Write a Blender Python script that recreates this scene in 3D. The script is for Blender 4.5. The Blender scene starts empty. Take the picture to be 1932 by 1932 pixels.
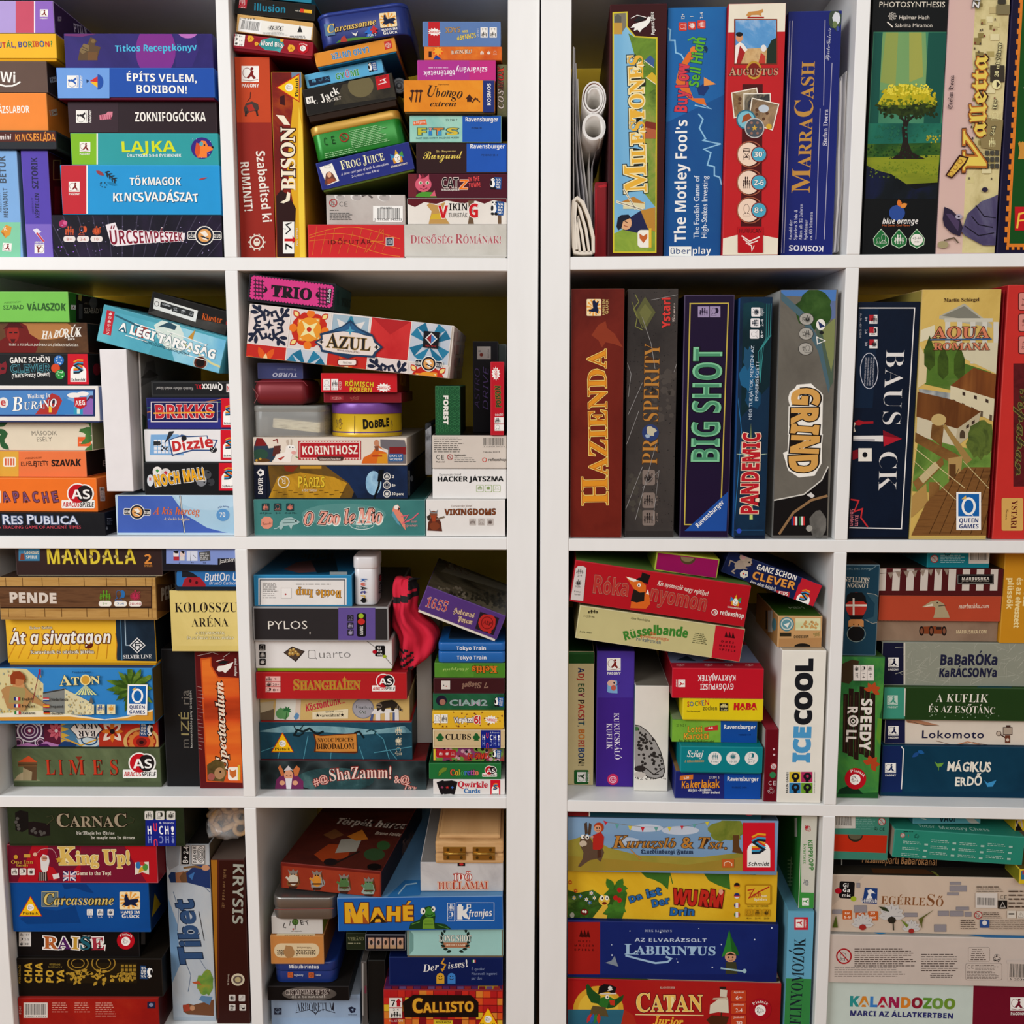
import bpy,bmesh,math,random,unicodedata
from mathutils import Vector,Matrix
random.seed(7)
SC=bpy.context.scene
COL=SC.collection
# ---------------------------------------------------------------- camera
F_PX=1864.93
PITCH,YAW,ROLL=0.133588,-0.001869,0.002302
CAM=Vector((-0.030295,-1.255715,-0.148852))
def cam_axes():
    cp,sp=math.cos(PITCH),math.sin(PITCH)
    f=Vector((math.sin(YAW)*cp,math.cos(YAW)*cp,-sp))
    r=Vector((math.cos(YAW),-math.sin(YAW),0));u=r.cross(f)
    return (math.cos(ROLL) * r + math.sin(ROLL) * u, -math.sin(ROLL) * r + math.cos(ROLL) * u, f)
CR,CU,CF=cam_axes()
cam=bpy.data.cameras.new('camera')
camo=bpy.data.objects.new('camera',cam);COL.objects.link(camo)
cam.sensor_width=36.0;cam.lens=36.0*F_PX/1932.0
cam.clip_start=0.05;cam.clip_end=50
m=Matrix.Identity(4)
for i in range(3):
    m[i][0],m[i][1],m[i][2],m[i][3]=CR[i],CU[i],-CF[i],CAM[i]
camo.matrix_world=m
SC.camera=camo
# ---------------------------------------------------------------- light
SC.view_settings.view_transform='Standard'
SC.view_settings.look='None'
SC.view_settings.gamma=1.0
SC.view_settings.use_curve_mapping=False
SC.view_settings.exposure=0.2
SC.cycles.diffuse_bounces=8
w=bpy.data.worlds.new('daylight_room');SC.world=w;w.use_nodes=True
w.node_tree.nodes['Background'].inputs[0].default_value=(1.0,0.985,0.965,1)
w.node_tree.nodes['Background'].inputs[1].default_value=0.33
def area(name, loc, target, sx, sy, power, color):
    l=bpy.data.lights.new(name,'AREA');l.shape='RECTANGLE';l.size=sx;l.size_y=sy
    l.energy=power;l.color=color
    o=bpy.data.objects.new(name,l);COL.objects.link(o);o.location=loc
    d=Vector(target)-Vector(loc)
    o.rotation_euler=d.to_track_quat('-Z','Y').to_euler()
    return o
area('window_daylight',(-2.3,-2.1,0.95),(0.2,0.1,-0.25),1.5,1.7,62,(0.93,0.97,1.0))
area('room_daylight',(0.3,-3.4,1.3),(0.0,0.1,-0.3),2.6,1.4,36,(1.0,0.98,0.95))
# ---------------------------------------------------------------- materials
def lin(c): return c / 12.92 if c <= 0.04045 else ((c + 0.055) / 1.055) ** 2.4
GAIN=0.97
def rgb(h):
    h=h.lstrip('#')
    if len(h)==3:h=''.join(a+a for a in h)
    return tuple(min(0.9, GAIN * lin(int(h[i:i + 2], 16) / 255) ** 1.17) for i in (0, 2, 4)) + (1,)
MATS={}
def mat(spec, rough=0.42):
    key=(spec,rough)
    if key in MATS:return MATS[key]
    nm='print_'+(spec if isinstance(spec,str) else '_'.join(str(s) for s in spec))
    m=bpy.data.materials.new(nm);m.use_nodes=True
    nt=m.node_tree;b=nt.nodes['Principled BSDF']
    b.inputs['Roughness'].default_value=rough
    b.inputs['Specular IOR Level'].default_value=0.09
    tc=nt.nodes.new('ShaderNodeTexCoord')
    if isinstance(spec,str):
        n=nt.nodes.new('ShaderNodeTexNoise');n.inputs['Scale'].default_value=45;n.inputs['Detail'].default_value=3
        nt.links.new(tc.outputs['Object'],n.inputs['Vector'])
        mx=nt.nodes.new('ShaderNodeMix');mx.data_type='RGBA'
        c=rgb(spec)
        mx.inputs[6].default_value=tuple(x*0.93 for x in c[:3])+(1,)
        mx.inputs[7].default_value=tuple(min(.92,x*1.06) for x in c[:3])+(1,)
        nt.links.new(n.outputs[0],mx.inputs[0]);nt.links.new(mx.outputs[2],b.inputs['Base Color'])
    else:# ('n', scale, c1, c2, ...) painterly noise; ('w', scale, ...) wood bands; ('s', ...) streaks
        kind,sc=spec[0],spec[1];cs=spec[2:]
        if kind=='w':
            n=nt.nodes.new('ShaderNodeTexNoise');n.inputs['Detail'].default_value=5;n.inputs['Roughness'].default_value=.6
            mp=nt.nodes.new('ShaderNodeMapping');mp.inputs['Scale'].default_value=(1,.05,12)
            nt.links.new(tc.outputs['Object'],mp.inputs[0]);nt.links.new(mp.outputs[0],n.inputs['Vector'])
        elif kind=='h':
            n=nt.nodes.new('ShaderNodeTexNoise');n.inputs['Detail'].default_value=4
            mp=nt.nodes.new('ShaderNodeMapping');mp.inputs['Scale'].default_value=(.15,.15,1)
            nt.links.new(tc.outputs['Object'],mp.inputs[0]);nt.links.new(mp.outputs[0],n.inputs['Vector'])
        elif kind=='y':
            n=nt.nodes.new('ShaderNodeTexNoise');n.inputs['Detail'].default_value=4
            mp=nt.nodes.new('ShaderNodeMapping');mp.inputs['Scale'].default_value=(1,1,.12)
            nt.links.new(tc.outputs['Object'],mp.inputs[0]);nt.links.new(mp.outputs[0],n.inputs['Vector'])
        elif kind=='v':
            n=nt.nodes.new('ShaderNodeTexVoronoi')
            nt.links.new(tc.outputs['Object'],n.inputs['Vector'])
        else:
            n=nt.nodes.new('ShaderNodeTexNoise');n.inputs['Detail'].default_value=6;n.inputs['Roughness'].default_value=.62
            n.inputs['Distortion'].default_value=.6
            nt.links.new(tc.outputs['Object'],n.inputs['Vector'])
        n.inputs['Scale'].default_value=sc
        cr=nt.nodes.new('ShaderNodeValToRGB');el=cr.color_ramp.elements
        while len(el)<len(cs):el.new(0.5)
        lo,hi=(0.3,0.7) if kind !='v' else (0.05,0.75)
        for i,c in enumerate(cs):
            el[i].position=lo+(hi-lo)*i/max(1,len(cs)-1);
        for i,c in enumerate(cs):el[i].color=rgb(c)
        nt.links.new(n.outputs[0],cr.inputs[0]);nt.links.new(cr.outputs[0],b.inputs['Base Color'])
    MATS[key]=m
    return m
def special(name, color, rough=.4, metal=0, trans=0, alpha=1, ior=1.45, coat=0):
    m=bpy.data.materials.new(name);m.use_nodes=True;b=m.node_tree.nodes['Principled BSDF']
    b.inputs['Base Color'].default_value=rgb(color);b.inputs['Roughness'].default_value=rough
    b.inputs['Metallic'].default_value=metal;b.inputs['Transmission Weight'].default_value=trans
    b.inputs['Alpha'].default_value=alpha;b.inputs['IOR'].default_value=ior;b.inputs['Coat Weight'].default_value=coat
    return m
def darker(spec, k=.8):
    if not isinstance(spec,str):return spec
    h=spec.lstrip('#');h=''.join(a+a for a in h) if len(h)==3 else h
    return ''.join('%02x'%int(int(h[i:i+2],16)*k) for i in (0,2,4))
def paler(spec, k=.35):
    h=spec if isinstance(spec,str) else spec[-1]
    h=h.lstrip('#');h=''.join(a+a for a in h) if len(h)==3 else h
    return ''.join('%02x'%int(int(h[i:i+2],16)*(1-k)+225*k) for i in (0,2,4))
# ---------------------------------------------------------------- object helpers
def link(o, parent=None):
    COL.objects.link(o)
    if parent is not None:o.parent=parent
    return o
def tag(o, label, cat, group=None):
    o['label']=label;o['category']=cat
    if group:o['group']=group
    return o
def mesh_obj(name, verts, faces, mats, idx=None, parent=None, smooth=False):
    me=bpy.data.meshes.new(name);me.from_pydata(verts,[],faces)
    for mm in mats:me.materials.append(mm)
    if idx:me.polygons.foreach_set('material_index',idx)
    if smooth:me.polygons.foreach_set('use_smooth',[True]*len(me.polygons))
    me.update()
    return link(bpy.data.objects.new(name, me), parent)
def bm_obj(name, bm, mats, parent=None, smooth=False):
    me=bpy.data.meshes.new(name);bm.to_mesh(me);bm.free()
    for mm in mats:me.materials.append(mm)
    if smooth:
        for p in me.polygons:p.use_smooth=True
    return link(bpy.data.objects.new(name, me), parent)
def add_box(bm, x0, y0, z0, x1, y1, z1, bev=0.0, seg=2, mi=0):
    vs=[bm.verts.new((x,y,z)) for x in (x0,x1) for y in (y0,y1) for z in (z0,z1)]
    fs=[bm.faces.new([vs[i] for i in q]) for q in ((0,1,3,2),(4,6,7,5),(0,4,5,1),(2,3,7,6),(0,2,6,4),(1,5,7,3))]
    for f in fs:f.material_index=mi
    if bev>0:
        es=list({e for f in fs for e in f.edges})
        bmesh.ops.bevel(bm,geom=es,offset=bev,segments=seg,profile=.6,affect='EDGES')
    return fs
# ---------------------------------------------------------------- units (two shelving units, the second turned a little)
def frame(ang, o, roll=0, tip=0):
    R=Matrix.Rotation(ang,4,'Z') @ Matrix.Rotation(-roll,4,'Y') @ Matrix.Rotation(-tip*0+0,4,'X')
    return Matrix.Translation(o) @ R
UNIT={'L':Matrix.Identity(4),'R':frame(-0.042738,(-0.000607,-0.00771,0.000295),0.004598)}
PITCH_Z,T_BOARD=0.351,0.016
CELLS={'L':[(-.718,-.390),(-.374,-.039)],'R':[(.039,.374),(.390,.725)]}
FLOOR_Z=lambda row:-(row-1)*PITCH_Z
VIEW=dict(ox=0,oy=0,s=1,unit='L',row=1)
def Z(ox, oy, s, unit, row, group):
    VIEW.update(ox=ox,oy=oy,s=s,unit=unit,row=row,group=group)
LOCST=[]
class at:
    def __init__(self, x, y, s=1, ang=0, sy=None): self.a = (x, y, s, math.radians(ang), sy or s)
    def __enter__(self): LOCST.append(self.a)
    def __exit__(self, *a): LOCST.pop()
def zpx(x, y):
    for (ox,oy,s,a,sy) in reversed(LOCST):
        X,Y=x*s,y*sy
        x,y=ox+X*math.cos(a)-Y*math.sin(a),oy+X*math.sin(a)+Y*math.cos(a)
    return VIEW['ox']+x*VIEW['s'],VIEW['oy']+y*VIEW['s']
def ray(px, py):
    return (CF + CR * ((px - 966) / F_PX) - CU * ((py - 966) / F_PX))
def hit(px, py, M):          # photo pixel -> point of the plane y = 0 of frame M, in M's coordinates
    Mi=M.inverted();o=Mi @ CAM;d=Mi.to_3x3() @ ray(px,py)
    t=-o.y/d.y
    return o + d * t
# ---------------------------------------------------------------- boxes
class Box:pass
CUR=None
TOP=0.0
def place(x0, y0, x1, y1, d, yaw, quad, rest, fy=.5):
    U=UNIT[VIEW['unit']]
    roll=0
    if quad is None:
        ym,xm=y0+(y1-y0)*fy,(x0+x1)/2
        M=U @ Matrix.Translation((0,d,0))
        if yaw:
            c=hit(*zpx(xm,ym),M);M=M @ Matrix.Translation((c.x,0,0)) @ Matrix.Rotation(math.radians(yaw),4,'Z')
        a,b=hit(*zpx(x0,ym),M),hit(*zpx(x1,ym),M)
        t,u=hit(*zpx(xm,y0),M),hit(*zpx(xm,y1),M)
        w,top,bot,cx=b.x-a.x,t.z,u.z,(a.x+b.x)/2
        ux=cx
        lo,hi=[q for q in CELLS[VIEW['unit']] if q[0]-.03<ux<q[1]+.03][0]
        if not yaw:
            l2,r2=max(cx-w/2,lo+.0008),min(cx+w/2,hi-.0008);w,cx=r2-l2,(l2+r2)/2
        if rest=='floor':bot=FLOOR_Z(VIEW['row'])+.0004
        elif rest=='prev':bot=TOP+.0003
        elif isinstance(rest,float):bot=rest
        top=min(top,FLOOR_Z(VIEW['row'])+.3345);h=top-bot
        M=M @ Matrix.Translation((cx,0,bot))
    else:
        M=U @ Matrix.Translation((0,d,0))
        if yaw:
            c=hit(*zpx(sum(p[0] for p in quad)/4,sum(p[1] for p in quad)/4),M)
            M=M @ Matrix.Translation((c.x,0,0)) @ Matrix.Rotation(math.radians(yaw),4,'Z')
        p=[hit(*zpx(*q),M) for q in quad]      # TL TR BR BL
        ex=((p[1]-p[0])+(p[2]-p[3]));ez=((p[0]-p[3])+(p[1]-p[2]))
        a=math.atan2(ex.z,ex.x);b=math.atan2(-ez.x,ez.z);roll=(a*ex.length+b*ez.length)/(ex.length+ez.length)
        w=ex.length/2;h=ez.length/2
        c=(p[0]+p[1]+p[2]+p[3])/4
        if not yaw:
            lo,hi=[q for q in CELLS[VIEW['unit']] if q[0]-.03<c.x<q[1]+.03][0];ca,sa=math.cos(roll),abs(math.sin(roll))
            ext=w/2*ca+h/2*sa
            k=max(0,lo+.001-(c.x-ext))/ca;w-=k;c.x+=k/2*ca;c.z+=k/2*math.sin(roll)
            ext=w/2*ca+h/2*sa
            k=max(0,c.x+ext-hi+.001)/ca;w-=k;c.x-=k/2*ca;c.z-=k/2*math.sin(roll)
            over=c.z+h/2*ca+w/2*sa-FLOOR_Z(VIEW['row'])-.333
            if over>0:h-=over*.3;c.z-=over*.85
        M=M @ Matrix.Translation((c.x,0,c.z)) @ Matrix.Rotation(-roll,4,'Y') @ Matrix.Translation((0,0,-h/2))
    return M, w, h
PLACED=[]
def corners(c, w, h, a):
    ca,sa=math.cos(a),math.sin(a)
    return [(c[0] + x * ca - z * sa, c[1] + x * sa + z * ca) for x, z in ((-w / 2, -h / 2), (w / 2, -h / 2), (w / 2, h / 2), (-w / 2, h / 2))]
def settle(M, w, h, D):
    U=UNIT[VIEW['unit']];Mi=U.inverted() @ M
    if abs(Mi.to_euler().x)>.01 or abs(Mi.to_euler().z)>.01:return M,w,h
    a=math.atan2(Mi[2][0],Mi[0][0]);c=Mi @ Vector((0,0,h/2));y0=c.y;y1=y0+D;c=[c.x,c.z]
    for it in range(3):
        for (u,c2,w2,h2,a2,p0,p1) in PLACED:
            if u !=VIEW['unit'] or y0>p1 or y1<p0:continue
            A,Bq=corners(c,w,h,a),corners(c2,w2,h2,a2);best=None
            for an in (a,a+math.pi/2,a2,a2+math.pi/2):
                ax=(math.cos(an),math.sin(an));pa=[p[0]*ax[0]+p[1]*ax[1] for p in A];pb=[p[0]*ax[0]+p[1]*ax[1] for p in Bq]
                o1,o2=max(pb)-min(pa),max(pa)-min(pb);o=min(o1,o2)
                if best is None or o<best[0]:best=(o,ax if o1<o2 else (-ax[0],-ax[1]),an)
            o,ax,an=best
            if o<-.0002:continue
            o+=.0003
            if o>.012:continue
            if an in (a,a+math.pi/2) or (abs(a)<.01 and abs(a2)<.01):
                horiz=abs(ax[0]*math.cos(a)+ax[1]*math.sin(a))>.7
                if horiz:w-=o
                else:h-=o
                c[0]+=ax[0]*o/2;c[1]+=ax[1]*o/2
            elif o<.005:c[0]+=ax[0]*o;c[1]+=ax[1]*o
            else:
                h-=o;c[0]+=ax[0]*o/2;c[1]+=ax[1]*o/2
    PLACED.append((VIEW['unit'],tuple(c),w,h,a,y0,y1))
    M=U @ Matrix.Translation((c[0],y0,c[1])) @ Matrix.Rotation(-a,4,'Y') @ Matrix.Translation((0,0,-h/2))
    return M, w, h
def start(name, M, w, h, D, label, cat, group=None, tilt=0):
    global CUR,TOP
    flush()
    b=Box();b.M=M;b.w,b.h,b.D=w,h,D;b.name=name
    r=bpy.data.objects.new(name,None);r.empty_display_size=.02;COL.objects.link(r)
    r.matrix_world=M;tag(r,label,cat,group or VIEW['group']);b.root=r
    b.parts={};b.k=0;b.part=None;b.face='F';b.mine={}
    TOP=(UNIT[VIEW['unit']].inverted() @ M @ Vector((0,0,h))).z
    CUR=b
    return b
def B(label, x0=0, y0=0, x1=0, y1=0, col='888',d=.012,D=.24,rest='prev',quad=None,yaw=0,name='game_box',cat='board game',
      sides=None,tray=0,traycol=None,bev=.0011,rough=.42,group=None,pitch=0,fy=.5,edge=None,wear=.12):
    M,w,h=place(x0,y0,x1,y1,d,yaw,quad,rest,fy)
    if pitch:M=M @ Matrix.Rotation(math.radians(pitch),4,'X')
    M,w,h=settle(M,w,h,D)
    b=start(name,M,w,h,D,label,cat,group)
    s=sides or {}
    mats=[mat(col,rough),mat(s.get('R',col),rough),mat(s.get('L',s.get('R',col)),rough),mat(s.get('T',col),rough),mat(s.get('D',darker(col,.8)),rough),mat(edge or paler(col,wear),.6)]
    bm=bmesh.new()
    tz=0
    if tray:
        p0=hit(*zpx((x0+x1)/2 if quad is None else quad[3][0],0),M).z;tz=tray*VIEW['s']*w/(max(1e-6,abs(x1-x0))*VIEW['s']) if quad is None else tray*h/math.dist(quad[0],quad[3])
        t=bmesh.new();add_box(t,-w/2+.0014,.0014,0,w/2-.0014,D-.0014,h*.8,.0008)
        bm_obj('tray',t,[mat(traycol or 'e8e4dc',.6)],b.root)
    add_box(bm,-w/2,0,tz,w/2,D,h,bev)
    bm.normal_update()
    for f in bm.faces:
        n=f.normal
        v=[-n.y,n.x,-n.x,n.z,-n.z]
        i=max(range(5),key=lambda k:v[k])
        f.material_index=i if v[i]>.98 else (4 if n.y>.98 else 5)
        if n.y>.98:f.material_index=0
    bm_obj('lid' if tray else 'carton',bm,mats,b.root)
    return b
def faceframe(f):
    b=CUR;w,h,D=b.w,b.h,b.D
    if f=='F':return Vector((-w/2,0,0)),Vector((1,0,0)),Vector((0,0,1)),Vector((0,-1,0)),w,h
    if f=='R':return Vector((w/2,0,0)),Vector((0,1,0)),Vector((0,0,1)),Vector((1,0,0)),D,h
    if f=='L':return Vector((-w/2,D,0)),Vector((0,-1,0)),Vector((0,0,1)),Vector((-1,0,0)),D,h
    if f=='T':return Vector((-w/2,0,h)),Vector((1,0,0)),Vector((0,1,0)),Vector((0,0,1)),w,D
def face(f): CUR.face = f
def uv(x, y):
    px,py=zpx(x,y);b=CUR
    O,u,v,n,W,H=faceframe(b.face)
    Mi=b.M.inverted();o=Mi @ CAM;d=Mi.to_3x3() @ ray(px,py)
    dn=d.dot(n)
    t=(O-o).dot(n)/dn if abs(dn)>1e-9 else 1
    p=o+d*t-O
    return p.dot(u), p.dot(v)
def clip(poly, W, H, e=.0006):
    def cut(ps, ax, lim, sg):
        out=[]
        for i in range(len(ps)):
            a,b=ps[i-1],ps[i];ia,ib=sg*(a[ax]-lim)<=1e-9,sg*(b[ax]-lim)<=1e-9
            if ia !=ib:
                t=(lim-a[ax])/(b[ax]-a[ax]);q=[a[0]+t*(b[0]-a[0]),a[1]+t*(b[1]-a[1])];out.append(q)
            if ib:out.append(list(b))
        return out
    if all(e<=p[0]<=W-e and e<=p[1]<=H-e for p in poly):return poly
    for ax,lim,sg in ((0,e,-1),(0,W-e,1),(1,e,-1),(1,H-e,1)):
        if len(poly)<3:return []
        poly=cut(poly,ax,lim,sg)
    return poly if len(poly) >= 3 else []
def emit(polys, col, part, noclip=False):
    b=CUR;b.k+=1
    name=b.part or part
    O,u,v,n,W,H=faceframe(b.face)
    if name not in b.parts:b.parts[name]=([],[],[],[])
    V,Fc,mi,ms=b.parts[name]
    mm=mat(col)
    if mm not in ms:ms.append(mm)
    k=ms.index(mm);off=.00008+(.00002 if b.face=='F' else .000003)*b.k
    for p in polys:
        if not noclip:p=clip(p,W,H)
        if len(p)<3:continue
        ar=sum(p[i-1][0]*p[i][1]-p[i][0]*p[i-1][1] for i in range(len(p)))
        if abs(ar)<1e-10:continue
        if ar<0:p=p[::-1]
        s=len(V)
        o2=off+2e-6*(len(Fc)%9)
        for q in p:V.append(O+u*q[0]+v*q[1]+n*o2)
        Fc.append(list(range(s,s+len(p))));mi.append(k)
def flush():
    if CUR is None:return
    for name,(V,Fc,mi,ms) in CUR.parts.items():
        if Fc:mesh_obj(name.split('#')[0],V,Fc,ms,mi,CUR.root)
    CUR.parts={}
NP=[0]
def part(name):
    if name is None:CUR.part=None
    else:NP[0]+=1;CUR.part='%s#%d'%(name,NP[0])
def G(pts, c, p='artwork'):emit([[uv(*q) for q in pts]],c,p)
def R(x0, y0, x1, y1, c, p='artwork'):G([(x0,y1),(x1,y1),(x1,y0),(x0,y0)],c,p)
def Q(x0, y0, x1, y1, h, c, p='artwork'):
    L=math.hypot(x1-x0,y1-y0);nx,ny=(y1-y0)/L*h,-(x1-x0)/L*h
    G([(x0,y0),(x1,y1),(x1+nx,y1+ny),(x0+nx,y0+ny)],c,p)
def RR(x0, y0, x1, y1, r, c, p='artwork'):
    pts=[]
    for cx,cy,a in ((x1-r,y0+r,-90),(x1-r,y1-r,0),(x0+r,y1-r,90),(x0+r,y0+r,180)):
        for i in range(5):t=math.radians(a+i*22.5);pts.append((cx+r*math.cos(t),cy+r*math.sin(t)))
    G(pts,c,p)
def El(x, y, rx, ry, c, p='artwork',n=28,a0=0,a1=360,rot=0):
    k=max(6,int(n*abs(a1-a0)/360));ca,sa=math.cos(math.radians(rot)),math.sin(math.radians(rot));pts=[]
    for i in range(k+(a1-a0<360)):
        t=math.radians(a0+(a1-a0)*i/k);X,Y=rx*math.cos(t),ry*math.sin(t)
        pts.append((x+X*ca-Y*sa,y+X*sa+Y*ca))
    G(pts,c,p)
def Ring(x, y, rx, ry, wd, c, p='artwork',n=32):
    q=[]
    for i in range(n):
        a,b=2*math.pi*i/n,2*math.pi*(i+1)/n
        q.append([uv(x+(rx+k)*math.cos(t),y+(ry+k)*math.sin(t)) for t,k in ((a,0),(b,0),(b,-wd),(a,-wd))])
    emit(q,c,p)
def Ln(pts, wd, c, p='artwork',closed=False):
    pts=[tuple(q) for q in pts];n=len(pts);L,Rr=[],[]
    for i in range(n):
        a=pts[i-1] if (i or closed) else pts[i];b=pts[(i+1)%n] if (i<n-1 or closed) else pts[i];o=pts[i]
        def un(a, b):
            l=math.hypot(b[0]-a[0],b[1]-a[1]);return ((b[0]-a[0])/l,(b[1]-a[1])/l) if l>1e-9 else None
        d1,d2=un(a,o),un(o,b);d1=d1 or d2;d2=d2 or d1
        m=(d1[0]+d2[0],d1[1]+d2[1]);l=math.hypot(*m)
        m=(m[0]/l,m[1]/l) if l>.1 else d1
        k=min(2.0,1/max(.3,m[0]*d1[0]+m[1]*d1[1]))*wd/2
        e=0 if closed else (-wd/2 if i==0 else wd/2 if i==n-1 else 0)
        ox,oy=o[0]+m[0]*e*.6,o[1]+m[1]*e*.6
        L.append(uv(ox-m[1]*k,oy+m[0]*k));Rr.append(uv(ox+m[1]*k,oy-m[0]*k))
    rg=range(n if closed else n-1)
    emit([[L[i],L[(i+1)%n],Rr[(i+1)%n],Rr[i]] for i in rg],c,p)
def Fr(x0, y0, x1, y1, wd, c, p='artwork'):Ln([(x0,y0),(x1,y0),(x1,y1),(x0,y1)],wd,c,p,True)
def Many(polys, c, p='artwork'):emit([[uv(*q) for q in g] for g in polys],c,p)
def star(x, y, r, r2, n, rot=-90, sx=1, sy=1):
    return [(x + sx * (r if i % 2 == 0 else r2) * math.cos(math.radians(rot + i * 180 / n)), y + sy * (r if i % 2 == 0 else r2) * math.sin(math.radians(rot + i * 180 / n))) for i in range(2 * n)]
def blob(x, y, rx, ry, n=22, j=.15, seed=1):
    rn=random.Random(seed)
    return [(x + rx * (1 + rn.uniform(-j, j)) * math.cos(2 * math.pi * i / n), y + ry * (1 + rn.uniform(-j, j)) * math.sin(2 * math.pi * i / n)) for i in range(n)]
def leaf(x, y, l, wd, ang):
    a=math.radians(ang);o=[]
    for t,k in ((0,0),(.25,.8),(.5,1),(.75,.7),(1,0),(.75,-.7),(.5,-1),(.25,-.8)):
        X,Y=t*l,k*wd;o.append((x+X*math.cos(a)-Y*math.sin(a),y+X*math.sin(a)+Y*math.cos(a)))
    return o
def speck(x0, y0, x1, y1, n, r0, r1, c, seed=1, p='artwork',shape=5):
    rn=random.Random(seed);q=[]
    for i in range(n):
        x,y,r=rn.uniform(x0,x1),rn.uniform(y0,y1),rn.uniform(r0,r1);a0=rn.uniform(0,6)
        q.append([(x+r*math.cos(a0+6.283*k/shape),y+r*math.sin(a0+6.283*k/shape)) for k in range(shape)])
    Many(q,c,p)
# ---------------------------------------------------------------- lettering
STY={'R':(0x1D400,0x1D41A,0x1D7CE),'I':(0x1D468,0x1D482,0x1D7CE),'C':(0x1D4D0,0x1D4EA,0x1D7CE),'F':(0x1D56C,0x1D586,0x1D7CE),
       'B':(0x1D5D4,0x1D5EE,0x1D7EC),'J':(0x1D63C,0x1D656,0x1D7EC),'M':(0x1D670,0x1D68A,0x1D7F6),'N':(0x1D608,0x1D622,0x1D7E2)}
GC={};AC={}
def raw(s, off):
    c=bpy.data.curves.new('glyph','FONT');c.body=s;c.resolution_u=2;c.offset=off
    o=bpy.data.objects.new('glyph',c);me=bpy.data.meshes.new_from_object(o)
    vs=[(v.co.x,v.co.y) for v in me.vertices];fs=[list(p.vertices) for p in me.polygons]
    bpy.data.objects.remove(o);bpy.data.curves.remove(c);bpy.data.meshes.remove(me)
    return vs, fs
def chmap(ch, f):
    if f in STY:
        A,a,d=STY[f]
        if 'A'<=ch<='Z':return chr(A+ord(ch)-65),0
        if 'a'<=ch<='z':return chr(a+ord(ch)-97),0
        if '0'<=ch<='9':return chr(d+ord(ch)-48),0
        return ch, .018
    return ch, 0
def glyph(ch, f, off):
    k=(ch,f,round(off,4))
    if k not in GC:
        c2,eb=chmap(ch,f);GC[k]=raw(c2,off+eb)
    return GC[k]
def width(vs): return max(v[0] for v in vs) - min(v[0] for v in vs)
def advance(ch, f):
    k=(ch,f)
    if k not in AC:
        if ch==' ':AC[k]=.27
        else:
            c2,eb=chmap(ch,f);AC[k]=width(raw('|'+c2+'|',0)[0])-width(raw('||',0)[0])
    return AC[k]
ACUTE=[(-.07,0),(.03,.17),(.15,.17),(.03,0)]
def accents(comb, cx, top, off):
    def g(pts, dx):
        mx=sum(p[0] for p in pts)/len(pts);my=sum(p[1] for p in pts)/len(pts)
        return [(cx + dx + p[0] + (off if p[0] > mx else -off), top + p[1] + (off if p[1] > my else -off)) for p in pts]
    dot=[(.065*math.cos(t*.785),.075+.065*math.sin(t*.785)) for t in range(8)]
    if comb=='\u0301':return [g(ACUTE,0)]
    if comb=='\u030b':return [g(ACUTE,-.12),g(ACUTE,.08)]
    if comb=='\u0308':return [g(dot,-.13),g(dot,.13)]
    return []
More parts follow.
